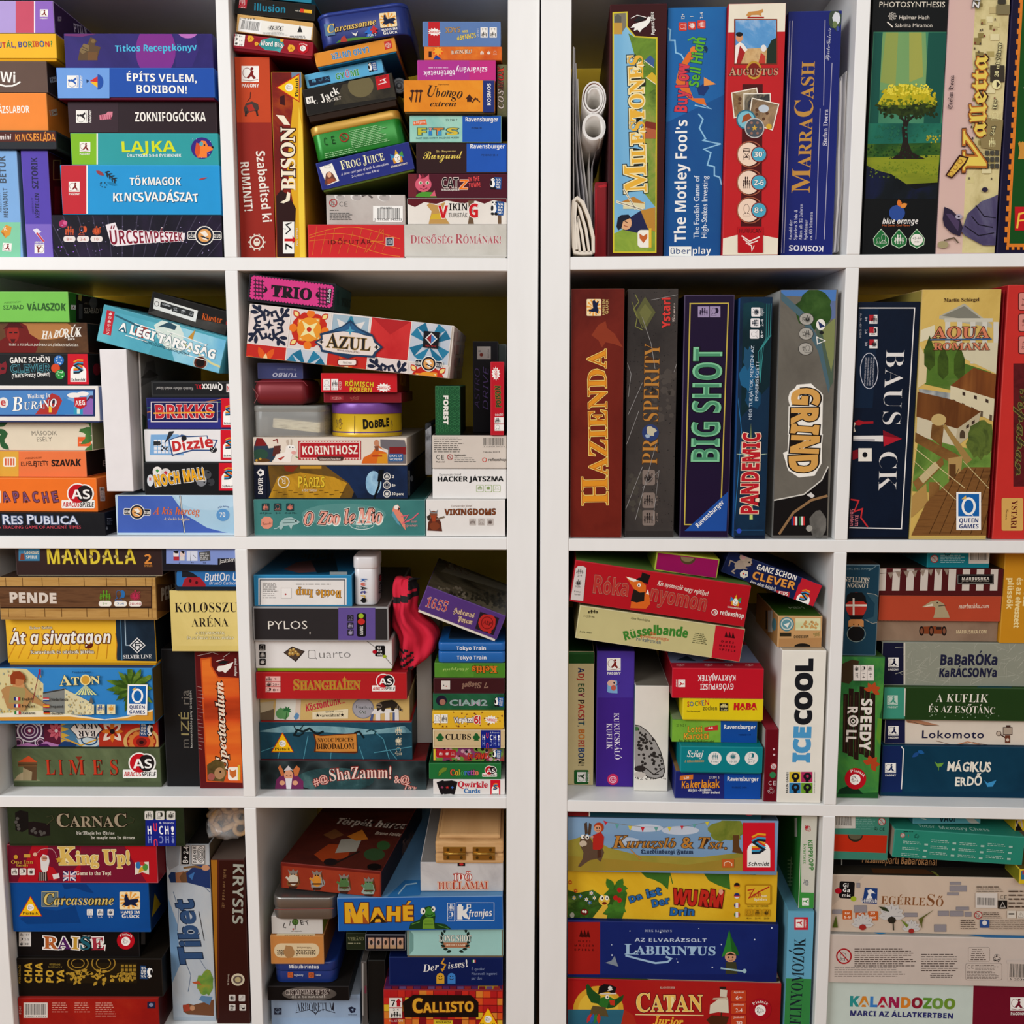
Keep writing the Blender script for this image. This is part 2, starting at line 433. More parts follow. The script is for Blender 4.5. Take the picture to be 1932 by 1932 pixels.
def T(s, x0, y0, x1, y1, h, c, f='B',ol=None,arc=0,jit=0,shear=0,big=None,p='title',off=0,track=0,seed=3,grow=None):
    h*=.9;a,b2=uv(x0,y0),uv(x1,y1)
    dx,dy=b2[0]-a[0],b2[1]-a[1];L=math.hypot(dx,dy)
    Lz=math.hypot(x1-x0,y1-y0);hz=((y1-y0)/Lz*h,-(x1-x0)/Lz*h)
    t=uv(x0+hz[0],y0+hz[1]);hm=math.hypot(t[0]-a[0],t[1]-a[1])
    ex=(dx/L,dy/L);ez=(-ex[1],ex[0])
    if (t[0]-a[0])*ez[0]+(t[1]-a[1])*ez[1]<0:ez=(-ez[0],-ez[1])
    rn=random.Random(seed);items=[];pen=0
    for i,ch in enumerate(s):
        g=(big or {}).get(i,1)
        if grow:g*=grow[0]+(grow[1]-grow[0])*i/max(1,len(s)-1)
        j=(rn.uniform(-jit,jit),rn.uniform(-jit,jit),1+rn.uniform(-jit,jit))
        if ch !=' ':
            nf=unicodedata.normalize('NFD',ch)
            if len(nf)>1 and f in STY and nf[1] in '\u0301\u030b\u0308':base,comb=nf[0],nf[1]
            else:base,comb=ch,''
            items.append((base,comb,pen,g,j,i));pen+=advance(base,f)*g
        else:pen+=.27*g
        pen+=track
    if not items:return
    last=items[-1];
    pen-=track
    sx,sy=L/pen,hm/.72
    layers=[]
    for o in (ol or []):layers.append((o[0],o[1],o[2:] if len(o)>2 else (0,0)))
    layers.append((0,c,(0,0)))
    for lo,lc,sh in layers:
        groups={}
        for (base,comb,x,g,j,i) in items:
            vs,fs=glyph(base,f,off+lo/g)
            if not vs:continue
            adv=advance(base,f);xs=[v[0] for v in vs];mx=(min(xs)+max(xs))/2
            polys=[[vs[k] for k in fc] for fc in fs]
            if comb:
                tp=max(v[1] for v in vs)-lo+(.05 if base !='i' else-.16)
                polys+=accents(comb,mx,tp,lo)
            tt=(x+adv*g/2)/pen;yo=arc*4*tt*(1-tt)*h/hm*hm
            slope=math.atan(arc*4*(1-2*tt)*hm/L) if arc else 0
            ang=slope+j[0]*1.2;ca,sa=math.cos(ang),math.sin(ang)
            yoff=(arc*4*tt*(1-tt))*hm+j[1]*hm*.6+sh[1]*hm
            cc=lc if not isinstance(lc,(list,)) else lc[i%len(lc)]
            out=groups.setdefault(cc,[])
            for pl in polys:
                o2=[]
                for (gx,gy) in pl:
                    X=(gx-mx)*g*j[2]*sx+shear*gy*g*sy;Y=gy*g*j[2]*sy
                    X,Y=X*ca-Y*sa,X*sa+Y*ca
                    X+=(x+mx*g)*sx+sh[0]*hm;Y+=yoff
                    o2.append([a[0]+ex[0]*X+ez[0]*Y,a[1]+ex[1]*X+ez[1]*Y])
                out.append(o2)
        for cc,polys in groups.items():emit(polys,cc,p)
def t(s, x0, y0, x1, y1, h, c, f='S',**k):T(s,x0,y0,x1,y1,h,c,f,p=k.pop('p','caption'),**k)
def em(ch, x, y, wd, ht, c, f='S',off=0,p='artwork',flip=False):
    vs,fs=glyph(ch,f,off)
    if not vs:return
    X0,X1=min(v[0] for v in vs),max(v[0] for v in vs);Y0,Y1=min(v[1] for v in vs),max(v[1] for v in vs)
    k=-1 if flip else 1
    P=[uv(x+k*((v[0]-X0)/(X1-X0)-.5)*wd,y+(.5-(v[1]-Y0)/(Y1-Y0))*ht) for v in vs]
    emit([[P[i] for i in q] for q in fs],c,p)
def fine(x0, y0, x1, y1, n, c, th=.35, seed=2, p='small_print',ang=0,mid=False):
    rn=random.Random(seed);q=[];lh=(y1-y0)/n
    for i in range(n):
        y=y0+lh*(i+.5);x=x0;e=x1-rn.uniform(0,.25)*(x1-x0)
        if mid:x=x0+(x1-e)/2;e-=(x1-e)/2*.999
        while x<e:
            w_=rn.uniform(.6,2.6)*lh;xe=min(e,x+w_)
            q.append([(x,y+lh*th/2),(xe,y+lh*th/2),(xe,y-lh*th/2),(x,y-lh*th/2)]);x+=w_+lh*.4
    Many(q,c,p)
# ---------------------------------------------------------------- recurring emblems (drawn in units of their own width)
def logo(fn):
    def g(x, y, s, ang=0, *a, **k):
        old=CUR.part;part(k.pop('part','publisher_logo'))
        with at(x,y,s,ang):fn(*a,**k)
        CUR.part=old
    return g
@logo
def pagony(bg='f2efe9',fg='8a2a26',txt='f2efe9',text=True):
    R(-.5,-.5,.5,.42,bg);Ring(-.18,-.1,.26,.3,.03,fg)
    G([(.05,-.28),(.2,-.2),(.16,-.02),(.34,.2),(.2,.26),(.06,.08),(-.12,.24),(-.2,.16),(-.02,-.06)],fg);El(.1,-.34,.09,.08,fg)
    Ln([(-.42,.3),(0,.36),(.44,.28)],.03,fg)
    if text:T('PAGONY',-.5,.72,.5,.72,.22,txt)
@logo
def schmidt(W=1, H=1.25, txt='2a2a2a',red='d32236'):
    R(-.5*W,-.5*H,.5*W,.5*H,red)
    pts=[(-.36,.42*H),(.36,.42*H),(.36,.12)]+[(.36*math.cos(math.radians(a)),.12-.3*math.sin(math.radians(a))) for a in range(15,180,15)]+[(-.36,.12)]
    G(pts,'f4f1ec')
    for dy,c in ((0,'e8b030'),(.06,'d9452e'),(.12,'4aa3c8'),(.18,'26303e')):
        Ln([(.2,-.38+dy),(-.02,-.4+dy),(-.17,-.32+dy),(.0,-.2+dy),(.17,-.1+dy),(.02,.0+dy),(-.2,.01+dy)],.07,c)
    T('Schmidt',-.33,.39*H,.33,.39*H,.13,txt,'J')
@logo
def abacus(out='f2efe9'):
    RR(-.52,.1,.52,.36,.03,out);El(-.02,-.1,.33,.33,out);El(.2,-.1,.3,.3,out)
    El(-.02,-.1,.29,.29,'c8202e');El(.2,-.1,.25,.26,'2a2426')
    T('AS',-.2,.06,.4,.06,.32,'f4f1ec')
    T('ABACUS',-.49,.31,.04,.31,.16,'c8202e',shear=.15);T('SPIELE',.05,.31,.49,.31,.16,'2a2426',shear=.15)
@logo
def piatnik_tri(txt='2a2420'):
    G([(0,-.6),(.58,.42),(-.58,.42)],'c83018');G([(0,-.53),(.52,.38),(-.52,.38)],'f2c320')
    El(0,-.02,.17,.17,'f0ece6');em('🐎',0,-.02,.24,.2,'4a4a4a')
    T('Piatnik',-.4,.33,.4,.33,.17,txt,'R')
@logo
def piatnik_round(c='c01a2c'):
    El(0,0,.5,.5,c);El(0,.04,.25,.25,'f4f0ea');em('🐎',0,.04,.34,.3,'4a2a2a')
    T('Piatnik',-.33,-.18,.33,-.18,.14,'f4f0ea','R',arc=1.0)
@logo
def hans(txt='f0ece4'):
    RR(-.5,-.62,.5,.25,.06,'f0ddb4');Many([[(0,-.2),(.5*math.cos(a),-.2+.42*math.sin(a)),(.5*math.cos(a+.25),-.2+.42*math.sin(a+.25))] for a in [i*.523 for i in range(12)]],'e8a850')
    G([(-.4,.08),(-.25,-.12),(-.28,-.32),(-.1,-.22),(.15,-.26),(.38,-.28),(.45,-.16),(.28,-.04),(.4,.12),(.2,.06),(.05,.02),(-.15,.1),(-.28,.04)],'1c2a4c')
    El(-.18,-.42,.07,.08,'1c2a4c');G([(-.26,-.36),(-.1,-.36),(-.02,-.2),(-.25,-.2)],'1c2a4c')
    T('HANS IM',-.45,.45,.5,.45,.15,txt);T('GLÜCK',-.4,.66,.48,.66,.16,txt,big={0:1.3})
@logo
def queen():
    R(-.52,-.8,.52,.8,'f4f2ee');R(-.44,-.72,.44,.22,'1f6fb4');Ring(0,-.2,.3,.38,.1,'f4f2ee')
    G([(.02,.1),(.2,.22),(.1,.06)],'f4f2ee');G([(-.3,-.5),(-.12,-.66),(-.1,-.5)],'e8c060')
    T('QUEEN',-.42,.48,.42,.48,.2,'24407c');T('GAMES',-.42,.73,.42,.73,.2,'24407c')
@logo
def gemklub(o='f0ece4',d='262c3c'):
    for sx in (-1,1):RR(sx*.37-.15,-.13,sx*.37+.15,.13,.05,o);RR(sx*.37-.13,-.11,sx*.37+.13,.11,.04,d)
    El(0,0,.29,.29,o);El(0,0,.26,.26,d);El(0,0,.2,.2,'e0a868');G([(-.14,-.1),(.02,-.14),(.12,-.02),(.04,.04),(.1,.16),(-.06,.1),(-.02,0)],'f0e8dc')
    Ln([(-.1,.02),(.12,.1)],.04,d)
    T('GÉM',-.49,.07,-.27,.07,.13,o);T('KLUB',.26,.07,.49,.07,.13,o)
@logo
def gigamic():
    RR(-.45,-.5,.45,.5,.12,'1c1a1c');T('Gi',-.25,-.16,.1,-.16,.26,'f0ece6');T('Ga',-.25,.12,.2,.12,.24,'f0ece6');T('mic',-.28,.4,.25,.4,.2,'f0ece6')
    El(-.5,.08,.2,.17,'b81a2e');El(.42,.5,.17,.15,'a8b83a')
@logo
def vagabund(c='2c5f9c'):
    R(-.1,-.5,.5,.45,c)
    for i,s in enumerate(('VA','GA','BU','ND')):T(s,.08,-.24+i*.2,.44,-.24+i*.2,.17,'f0eee8')
    El(-.2,.05,.2,.28,'f4f2ee');El(-.18,-.28,.15,.14,'f4f2ee');El(-.28,-.4,.06,.06,'1a1a1e');El(-.06,-.4,.06,.06,'1a1a1e');El(-.12,-.28,.04,.05,'1a1a1e');El(-.3,0,.09,.2,'1a1a1e');El(-.25,.38,.12,.09,'1a1a1e');El(0,.38,.12,.09,'1a1a1e')
@logo
def huch():
    R(-.5,-.5,.5,.5,'1f2f8c');
    for i,(ch,c) in enumerate((('H','fff'),('U','e0455a'),('C','fff'),('H','fff'),('!','fff'))):
        x=-.44+i*.19;T(ch,x,0 if ch !='U' else-.1,x+.16,0 if ch !='U' else-.1,.3,c)
        T(ch,x+.16,.06+(.1 if ch=='U' else 0),x,.06+(.1 if ch=='U' else 0),.26,'8a96c8' if ch !='U' else 'e0455a')
    t('& friends',-.05,-.34,.44,-.34,.09,'dfe2f0')
@logo
def amigo(c='f2efe9',tx='d42a2a'):
    G(star(0,0,.5,.34,12,sy=.62),c);T('AMIGO',-.33,.1,.33,.1,.2,tx,shear=.1)
@logo
def gamewright():
    G([(-.4,.1),(-.4,-.3),(-.15,-.1),(0,-.5),(.15,-.1),(.4,-.35),(.4,.1)],'3a8fc0');G([(-.15,-.1),(0,-.5),(.15,-.1)],'d8b030');G([(.1,-.1),(.4,-.35),(.4,.0)],'58a048')
    R(-.3,.0,.3,.36,'d89a30');El(0,.08,.19,.28,'f0ede4');Ln([(0,.02),(.03,.15),(-.02,.17)],.03,'334');Ln([(-.1,.22),(0,.27),(.1,.22)],.03,'334');El(-.08,0,.03,.03,'334');El(.09,0,.03,.03,'334')
    T('GAMEWRIGHT',-.55,.58,.55,.58,.13,'e8dcd0')
@logo
def ce(c='1a1a1a'):
    t('C',-.5,.32,-.04,.32,.64,c,off=-.01);t('E',.06,.32,.5,.32,.64,c,off=-.01)
@logo
def under3(bg=None):
    if bg:El(0,0,.5,.5,bg)
    Ring(-.05,-.02,.2,.2,.03,'555');t('0-3',-.28,.3,.1,.3,.18,'333');Ring(0,0,.5,.5,.09,'b02028');Ln([(-.33,-.33),(.33,.33)],.07,'b02028')
@logo
def barcode(w_=1, h_=.6, bg='f4f2ee',num=''):
    R(-.5*w_,-.5*h_,.5*w_,.5*h_,bg);rn=random.Random(5);x=-.44*w_;q=[]
    while x<.42*w_:
        a=rn.choice((.008,.014,.022))*w_;q.append([(x,.3*h_),(x+a,.3*h_),(x+a,-.42*h_),(x,-.42*h_)]);x+=a+rn.choice((.01,.016,.024))*w_
    Many(q,'222','artwork')
    if num:t(num,-.44*w_,.46*h_,.44*w_,.46*h_,.12*h_,'222')
def icons(pts, s, chs, bg='f2efe9',fg='222',ang=0,r=.12,txt=None,tc=None,pt='player_icons'):
    old=CUR.part;part(pt)
    for i,(x,y) in enumerate(pts):
        with at(x,y,s,ang):
            if bg:RR(-.5,-.5,.5,.5,r,bg)
            em(chs[i%len(chs)],0,0,.72,.72,fg)
            if txt:t(txt[i],-.4,.88,.4,.88,.26,tc or bg or fg)
    CUR.part=old
def meeple(x, y, s, c, ang=0):
    with at(x,y,s,ang):
        El(0,-.36,.15,.15,c);G([(-.12,-.28),(.12,-.28),(.5,-.05),(.5,.1),(.2,.08),(.4,.5),(.08,.5),(0,.3),(-.08,.5),(-.4,.5),(-.2,.08),(-.5,.1),(-.5,-.05)],c)
# ---------------------------------------------------------------- the room and the two shelving units
WHITE=bpy.data.materials.new('white_foil');WHITE.use_nodes=True
_nt=WHITE.node_tree;_b=_nt.nodes['Principled BSDF'];_b.inputs['Roughness'].default_value=.38
_n=_nt.nodes.new('ShaderNodeTexNoise');_n.inputs['Scale'].default_value=60;_n.inputs['Detail'].default_value=4
_mp=_nt.nodes.new('ShaderNodeMapping');_mp.inputs['Scale'].default_value=(1,1,.25);_tc=_nt.nodes.new('ShaderNodeTexCoord')
_m=_nt.nodes.new('ShaderNodeMix');_m.data_type='RGBA';_m.inputs[6].default_value=(.755,.745,.725,1);_m.inputs[7].default_value=(.81,.80,.785,1)
_nt.links.new(_tc.outputs['Object'],_mp.inputs[0]);_nt.links.new(_mp.outputs[0],_n.inputs['Vector']);_nt.links.new(_n.outputs[0],_m.inputs[0]);_nt.links.new(_m.outputs[2],_b.inputs['Base Color'])
_bp=_nt.nodes.new('ShaderNodeBump');_bp.inputs['Strength'].default_value=.04;_bp.inputs['Distance'].default_value=.001
_nt.links.new(_n.outputs[0],_bp.inputs['Height']);_nt.links.new(_bp.outputs[0],_b.inputs['Normal'])
YELLOW=bpy.data.materials.new('yellow_paint');YELLOW.use_nodes=True
_nt=YELLOW.node_tree;_b=_nt.nodes['Principled BSDF'];_b.inputs['Roughness'].default_value=.8
_n=_nt.nodes.new('ShaderNodeTexNoise');_n.inputs['Scale'].default_value=180
_m=_nt.nodes.new('ShaderNodeMix');_m.data_type='RGBA';_m.inputs[6].default_value=(.82,.62,.07,1);_m.inputs[7].default_value=(.86,.67,.09,1)
_nt.links.new(_n.outputs[0],_m.inputs[0]);_nt.links.new(_m.outputs[2],_b.inputs['Base Color'])
FLOORM=mat(("w",6,"a07850","b88c60","94693f"))
ZF=-3*PITCH_Z-.039
bm=bmesh.new();add_box(bm,-2.4,.425,ZF,2.4,.525,1.35);o=bm_obj('wall_back',bm,[YELLOW]);o['kind']='structure'
bm=bmesh.new();add_box(bm,-2.4,-4.2,ZF-.05,2.4,.425,ZF);o=bm_obj('floor',bm,[FLOORM]);o['kind']='structure'
def unit(name, label, M, side, t_div, cols):
    r=bpy.data.objects.new(name,None);COL.objects.link(r);r.matrix_world=M
    tag(r,label,'shelving unit','pair of white shelving units')
    Dp=.39;zt=.335;zb=-3*PITCH_Z
    def prt(nm, *b):
        bm=bmesh.new();add_box(bm,*b,.0008,1);return bm_obj(nm,bm,[WHITE],r)
    X0,X1=(cols[0][0]-.039,cols[-1][1]+.0383) if cols[0][0]<0 else (.0026,cols[-1][1]+.039)
    prt('side_panel',X0,0,zb-.039,cols[0][0],Dp,zt+.039);prt('side_panel',cols[-1][1],0,zb-.039,X1,Dp,zt+.039)
    prt('top_board',cols[0][0],0,zt,cols[-1][1],Dp,zt+.039);prt('bottom_board',cols[0][0],0,zb-.039,cols[-1][1],Dp,zb)
    for k in range(3):prt('shelf_board',cols[0][0],.0004,-k*PITCH_Z-T_BOARD,cols[-1][1],Dp,-k*PITCH_Z)
    for (a,b),(c,d) in zip(cols,cols[1:]):
        for k in range(4):prt('divider',b,.0002,-k*PITCH_Z,c,Dp,-k*PITCH_Z+.335)
unit('shelving_unit','white cube shelving unit on the left side of the dark gap, most boxes lying flat',UNIT['L'],0,.016,[(-.718,-.390),(-.374,-.039)])
unit('shelving_unit','white cube shelving unit on the right side of the dark gap, tall boxes upright',UNIT['R'],0,.016,[(.039,.374),(.390,.725)])
bm=bmesh.new();add_box(bm,-.0004,.03,ZF,.0034,.045,.374);o=bm_obj('gap_shade_1',bm,[special('gap_shade_black','141210',.8)]);o['kind']='structure'  # added black strip, stands in for the shade in the gap and hides the lit wall
# ---------------------------------------------------------------- tins and other shapes
def outline(x0, y0, x1, y1, r, n=6):
    o=[]
    for cx,cy_,a in ((x1-r,y0+r,-90),(x1-r,y1-r,0),(x0+r,y1-r,90),(x0+r,y0+r,180)):
        for i in range(n+1):q=math.radians(a+90*i/n);o.append((cx+r*math.cos(q),cy_+r*math.sin(q)))
    return o
def loft(bm, rings, cap=True, mi=0, smooth=True):
    vs=[[bm.verts.new(p) for p in rg] for rg in rings]
    for a,b in zip(vs,vs[1:]):
        for i in range(len(a)):
            f=bm.faces.new((a[i-1],a[i],b[i],b[i-1]));f.material_index=mi;f.smooth=smooth
    if cap:
        f=bm.faces.new(vs[0][::-1]);f.material_index=mi;f=bm.faces.new(vs[-1]);f.material_index=mi
    return vs
def rbox(bm, x0, y0, z0, x1, y1, z1, r, e=.002, mi=0):
    R_=lambda k,z:[(x,y,z) for x,y in outline(x0+k,y0+k,x1-k,y1-k,max(r-k,.0004))]
    loft(bm,[R_(e,z0),R_(e*.3,z0+e*.3),R_(0,z0+e),R_(0,z1-e),R_(e*.3,z1-e*.3),R_(e,z1)],mi=mi)
    bmesh.ops.recalc_face_normals(bm,faces=bm.faces)
def TIN(label, x0=0, y0=0, x1=0, y1=0, col='888',lid=None,lidcol=None,d=.014,D=.1,r=.012,rest='prev',quad=None,yaw=0,name='game_tin',cat='tin',
        rough=.28,metal=.25,over=.0012,group=None,matB=None,matL=None,e=.0015,pitch=0):
    M,w,h=place(x0,y0,x1,y1,d,yaw,quad,rest)
    if pitch:M=M @ Matrix.Rotation(math.radians(pitch),4,'X')
    M,w,h=settle(M,w,h,D)
    b=start(name,M,w,h,D,label,cat,group)
    mb=matB or special('tin_'+col,col,rough,metal);ml=matL or (special('tin_'+lidcol,lidcol,rough,metal) if lidcol else mb)
    hz=h*(1-lid) if lid else h
    bm=bmesh.new();rbox(bm,-w/2+over,over,0,w/2-over,D-over,hz+(.002 if lid else 0),r,e);bm_obj('body',bm,[mb],b.root)
    if lid:
        bm=bmesh.new();rbox(bm,-w/2,0,hz,w/2,D,h,r+over,.0022);bm_obj('lid',bm,[ml],b.root)
    b.k=0;b.over=over
    return b
def cyl(bm, c, axis, r, l, n=32, r2=None, cap=True, mi=0):
    a=Vector(axis).normalized();u=a.orthogonal().normalized();v=a.cross(u);c=Vector(c)
    rg=lambda k,rr:[c+a*k+(u*math.cos(2*math.pi*i/n)+v*math.sin(2*math.pi*i/n))*rr for i in range(n)]
    loft(bm,[rg(0,r),rg(l,r2 or r)],cap,mi)
def W(x, y, d):
    M=UNIT[VIEW['unit']] @ Matrix.Translation((0,d,0));p=hit(*zpx(x,y),M);p.y=d
    return p
def thing(name, label, cat, loc, group=None):
    flush();global CUR
    CUR=None
    r=bpy.data.objects.new(name,None);COL.objects.link(r);r.matrix_world=UNIT[VIEW['unit']] @ Matrix.Translation(loc)
    tag(r,label,cat,group or VIEW['group']);r.empty_display_size=.02
    return r
# ================================================================ top row, outer left compartment
Z(0,0,480/1855,'L',1,'game boxes in the top left compartment')
cy='b4c4c4'
B('slim dark starry box, lowest of the right pile in the top left compartment',384,1568,1620,1870,'1e1a24',.008,.30,'floor',sides={'L':'1a1620'})
R(384,1568,1620,1870,('n',14,'141118','241e30','3a2a4a'))
Many([[(420+i*78,1870),(1000+(i-7)*110,1560),(1008+(i-7)*110,1560),(426+i*78,1870)] for i in range(15)],'4a4458')
El(460,1632,30,28,'b8386e');El(475,1625,16,14,'d86a9a');speck(400,1600,1600,1860,40,1.5,4.5,'b8a8d8',4);speck(420,1780,760,1860,10,3,6,'a878e0',8)
G([(770,1640),(840,1622),(862,1680),(1350,1700),(1345,1750),(1060,1775),(850,1795),(810,1780)],'ece4e6')
T('ŰRCSEMPÉSZEK',800,1785,1335,1758,95,'8c1a38','B',ol=[(.03,'f0e8ea')],grow=(1.25,.75))
part('player_icons')
for x,e,s in ((507,'👪','8+'),(607,'👥','2-6'),(705,'⏱',"10'")):
    em(e,x,1682,66,66,'d8663c');RR(x-44,1722,x+44,1764,18,'e8e0dc');t(s,x-22,1754,x+22,1754,24,'c05038')
part(None)
gemklub(1492,1718,240)
B('tall sky blue box with a red left end and white capitals, above the starry box',446,1203,1606,1557,'2f9fd6',.008,.28,sides={'L':'b8384a'})
R(446,1200,636,1560,'c8323f');R(630,1200,640,1560,'f0eeea');pagony(542,1365,80,0)
T('TŐKMAGOK',945,1350,1318,1350,62,'f2f0ea',jit=.06,ol=[(.02,'2a6a94',.04,-.05)]);T('KINCSVADÁSZAT',818,1470,1452,1470,72,'f6f4ee',jit=.1,ol=[(.02,'2a6a94',.04,-.05)])
Ln([(770,1255),(845,1318)],10,'2a3a4a');Many([leaf(770+i*9,1255+i*8,34,5,80 if i%2 else-10) for i in range(8)],'26343c');G(leaf(700,1245,70,14,30),'a04a50');G(leaf(1445,1312,70,7,-15),'b0505a');G(leaf(780,1330,80,12,15),'1f86b4')
speck(715,1330,790,1370,9,3,6,'2a4a5a',3)
B('teal box with lime green left end and an orange dog in a purple disc',516,970,1592,1192,'3ba5a8',.012,.27,sides={'L':'7fae2c'})
R(500,960,706,1200,'8cc02e');R(704,960,714,1200,'f0eeea');pagony(620,1075,78,0)
T('LAJKA',878,1110,1282,1106,88,'d8e02e');T('ŰRUTAZÁS 3-5-8 ÉVESEKNEK',926,1145,1322,1143,22,'e8f0ee',p='caption')
El(1472,1080,78,78,'46308a');speck(1400,1010,1540,1150,16,2,4,'c8b8e8',2)
G([(1440,1150),(1445,1060),(1470,1025),(1500,1030),(1520,1068),(1556,1072),(1550,1095),(1510,1110),(1510,1150)],'f08a3c');G([(1432,1040),(1420,1110),(1440,1150),(1458,1120),(1458,1050)],'d86030');El(1550,1074,8,8,'222');El(1468,1050,14,17,'6ab0b8');El(1492,1058,6,7,'2a2a3a')
B('dark brown box with a pink striped sock picture and white capitals',497,742,1580,963,'38282e',.012,.27,sides={'L':'2a1e22'})
R(490,735,862,970,'45323a');pagony(600,850,92,-90,fg='2a1e22')
G([(725,840),(770,832),(788,815),(822,815),(820,848),(800,868),(750,874),(728,874)],'d88a9a');Many([[(738+i*16,838),(744+i*16,838),(748+i*16,872),(742+i*16,872)] for i in range(5)],'a85068')
T('ZOKNIFOGÓCSKA',985,886,1502,886,76,'f2eee6')
B('blue box with a paler left end carrying a toy boat made of shapes',414,493,1564,718,'2a5cb0',.004,.29,tray=16,traycol='6a1a3a',sides={'L':'7aa4dc'})
R(400,480,798,716,'7aa6e0');pagony(535,596,92,-90,fg='3a6cb8')
G([(630,578),(650,590),(632,606)],'24406c');G([(655,592),(712,556),(712,600)],'d83a2e');G([(655,596),(712,600),(712,640)],'f0c02a');El(712,598,42,56,'2a5cae',a0=-90,a1=90)
T('ÉPÍTS VELEM,',918,590,1438,600,62,'f6f4ee');T('BORIBON!',992,676,1368,682,62,'f6f4ee')
B('dark violet box with a pink planet and a small bronze gargoyle, top of its pile',470,244,1552,492,'3a3072',.014,.27,sides={'L':'2c2458'})
R(470,240,1552,495,('n',8,'332a66','40367c','4a3a86'));El(1135,370,146,200,'8a3a94');G([(1280,240),(1280,492),(1400,492),(1450,360),(1420,240)],'44357e');El(1370,225,75,55,'c07ac0');G([(470,244),(720,244),(600,268),(470,262)],'7a3a78')
G([(568,440),(585,350),(640,320),(660,272),(690,282),(705,300),(690,330),(735,345),(720,385),(708,440)],'6a5238');G([(580,370),(610,318),(650,330),(648,370),(600,395)],'8a7450');El(680,300,16,14,'8a7048');Ln([(600,340),(640,360)],4,'4a3a28');Ln([(600,360),(640,376)],4,'4a3a28');R(640,380,712,440,'7c5a36')
T('Titkos Receptkönyv',838,378,1438,370,52,'5cc0e0',jit=.08)
B('pale blue upright box with grey lettering at the bottom left of its compartment',-160,1097,145,1868,'8ab4e0',.012,.24,'floor',name='game_box')
R(-160,1620,150,1880,'8ed0ae');T('MEGVADULT',60,1590,52,1370,36,'54606e');T('BETŰK',48,1340,38,1135,56,'54606e');t('ABSZOLÚT',12,1550,5,1400,14,'6a7888')
G([(5,1690),(45,1640),(85,1655),(75,1710),(40,1735)],'e0a040');G([(5,1690),(40,1735),(30,1700)],'c07a30');t('K',30,1685,55,1680,30,'f4ece0');pagony(52,1805,66,4,text=False)
B('purple upright box with a rocket pencil, second from the left edge on the top shelf',173,1098,369,1868,'6350b4',.012,.24,'floor',sides={'R':'4a1c26'})
R(150,1634,400,1880,'8a74c8');T('KÉPTELEN',288,1592,282,1408,32,'2e2c52');T('SZTORIK',280,1378,270,1148,50,'2e2c52');t('ABSZOLÚT',246,1560,240,1440,12,'433c78')
G([(240,1675),(270,1664),(302,1690),(284,1702),(326,1758),(316,1768),(262,1706)],'e6e2ee');Ln([(270,1700),(320,1762)],12,'d04050');pagony(288,1812,72,180)
face('R');Fr(390,1170,440,1310,8,'8a7050');R(396,1360,440,1560,'6a2430');face('F')
t0=TOP
B('flat dark plastic box with an orange-lettered brown strip, lying on upright boxes',-300,946,410,1086,'30343a',.006,.30,name='game_box',rest=t0+.0003,bev=.003)
R(-300,962,418,1035,'5c2a20');T('mini',-5,1018,84,1016,40,'e8e0dc','J');T('KINCSESLÁDA',108,1028,405,1028,56,'e8a048',jit=.1,ol=[(.03,'6a2a18')])
B('orange box with white lettering and a small emblem on its shaded side',-320,676,345,940,'f09440',.012,.26)
T('ÁZSLABOR',-12,826,216,822,58,'f4efe6');
face('R');pagony(394,820,46,80,'e8dcc8','b06a30');face('F')
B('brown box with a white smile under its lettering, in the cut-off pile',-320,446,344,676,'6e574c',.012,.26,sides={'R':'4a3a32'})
T('Wi',2,596,118,604,84,'f4f0ea');Ln([(-40,596),(0,618),(40,628),(90,626),(125,612),(146,598)],12,'f4f0ea')
face('R');pagony(392,580,40,80,'c8bcb0','4a3a32');face('F')
B('golden yellow box with rainbow coloured capitals',-320,244,412,440,'f0be30',.012,.26,tray=18,traycol='e0aa20')
T('UTÁL, BORIBON?',-20,350,384,340,46,['2a4a9c','c83a30','3a8a4c','6a4a8c','6a4a8c','6a4a8c','2a4a9c','4a5a8c','3a8a4c','c86a30','c83a30','3a6a9c','d03a3a','3a8a4c'],jit=.05)
B('lavender box with pink and purple stripes, top of the cut-off pile',-320,4,393,236,'b8a4d8',.012,.27,sides={'R':'4c3560','T':'5a4080'})
R(115,0,248,240,'cc5a72');R(248,0,256,240,'ece8f0');R(256,0,400,240,'9a72c4');pagony(320,98,58,0)
face('R');pagony(434,135,26,0,'b8a8c8','4c3560');T('PTILK',540,232,640,262,46,'d8cce0');face('F')
# ================================================================ top row, inner left compartment
Z(430,0,550/1932,'L',1,'game boxes in the top row, left of the dark gap')
B('tall dull red upright box with an orange upper third and a small boar',58,375,296,1702,'a03428',.014,.28,'floor',name='game_box',fy=.5)
R(30,370,300,812,'c8532c');pagony(148,495,116,0)
Ln([(150,612),(148,650),(128,672)],5,'5a2c20');G([(105,720),(120,685),(160,672),(200,690),(205,720),(195,740),(170,735),(140,745),(115,765)],'54443e');G([(122,700),(160,690),(180,730),(140,740)],'b83a2c');Ln([(122,740),(118,768)],12,'3a2e2a');Ln([(190,735),(196,765)],12,'3a2e2a')
T('Szabadítsd ki',185,1000,232,1478,66,'f0e8de');T('RUMINIT!',82,1070,112,1405,62,'f0e8de')
Ring(192,1605,48,48,9,'e8ded0');Many([[(192+44*math.cos(a),1605+44*math.sin(a)),(192+58*math.cos(a-.12),1605+58*math.sin(a-.12)),(192+58*math.cos(a+.12),1605+58*math.sin(a+.12))] for a in [i*.628 for i in range(10)]],'e8ded0');El(192,1605,22,26,'e8ded0');El(186,1598,5,6,'a03428');El(200,1598,5,6,'a03428')
ta=TOP
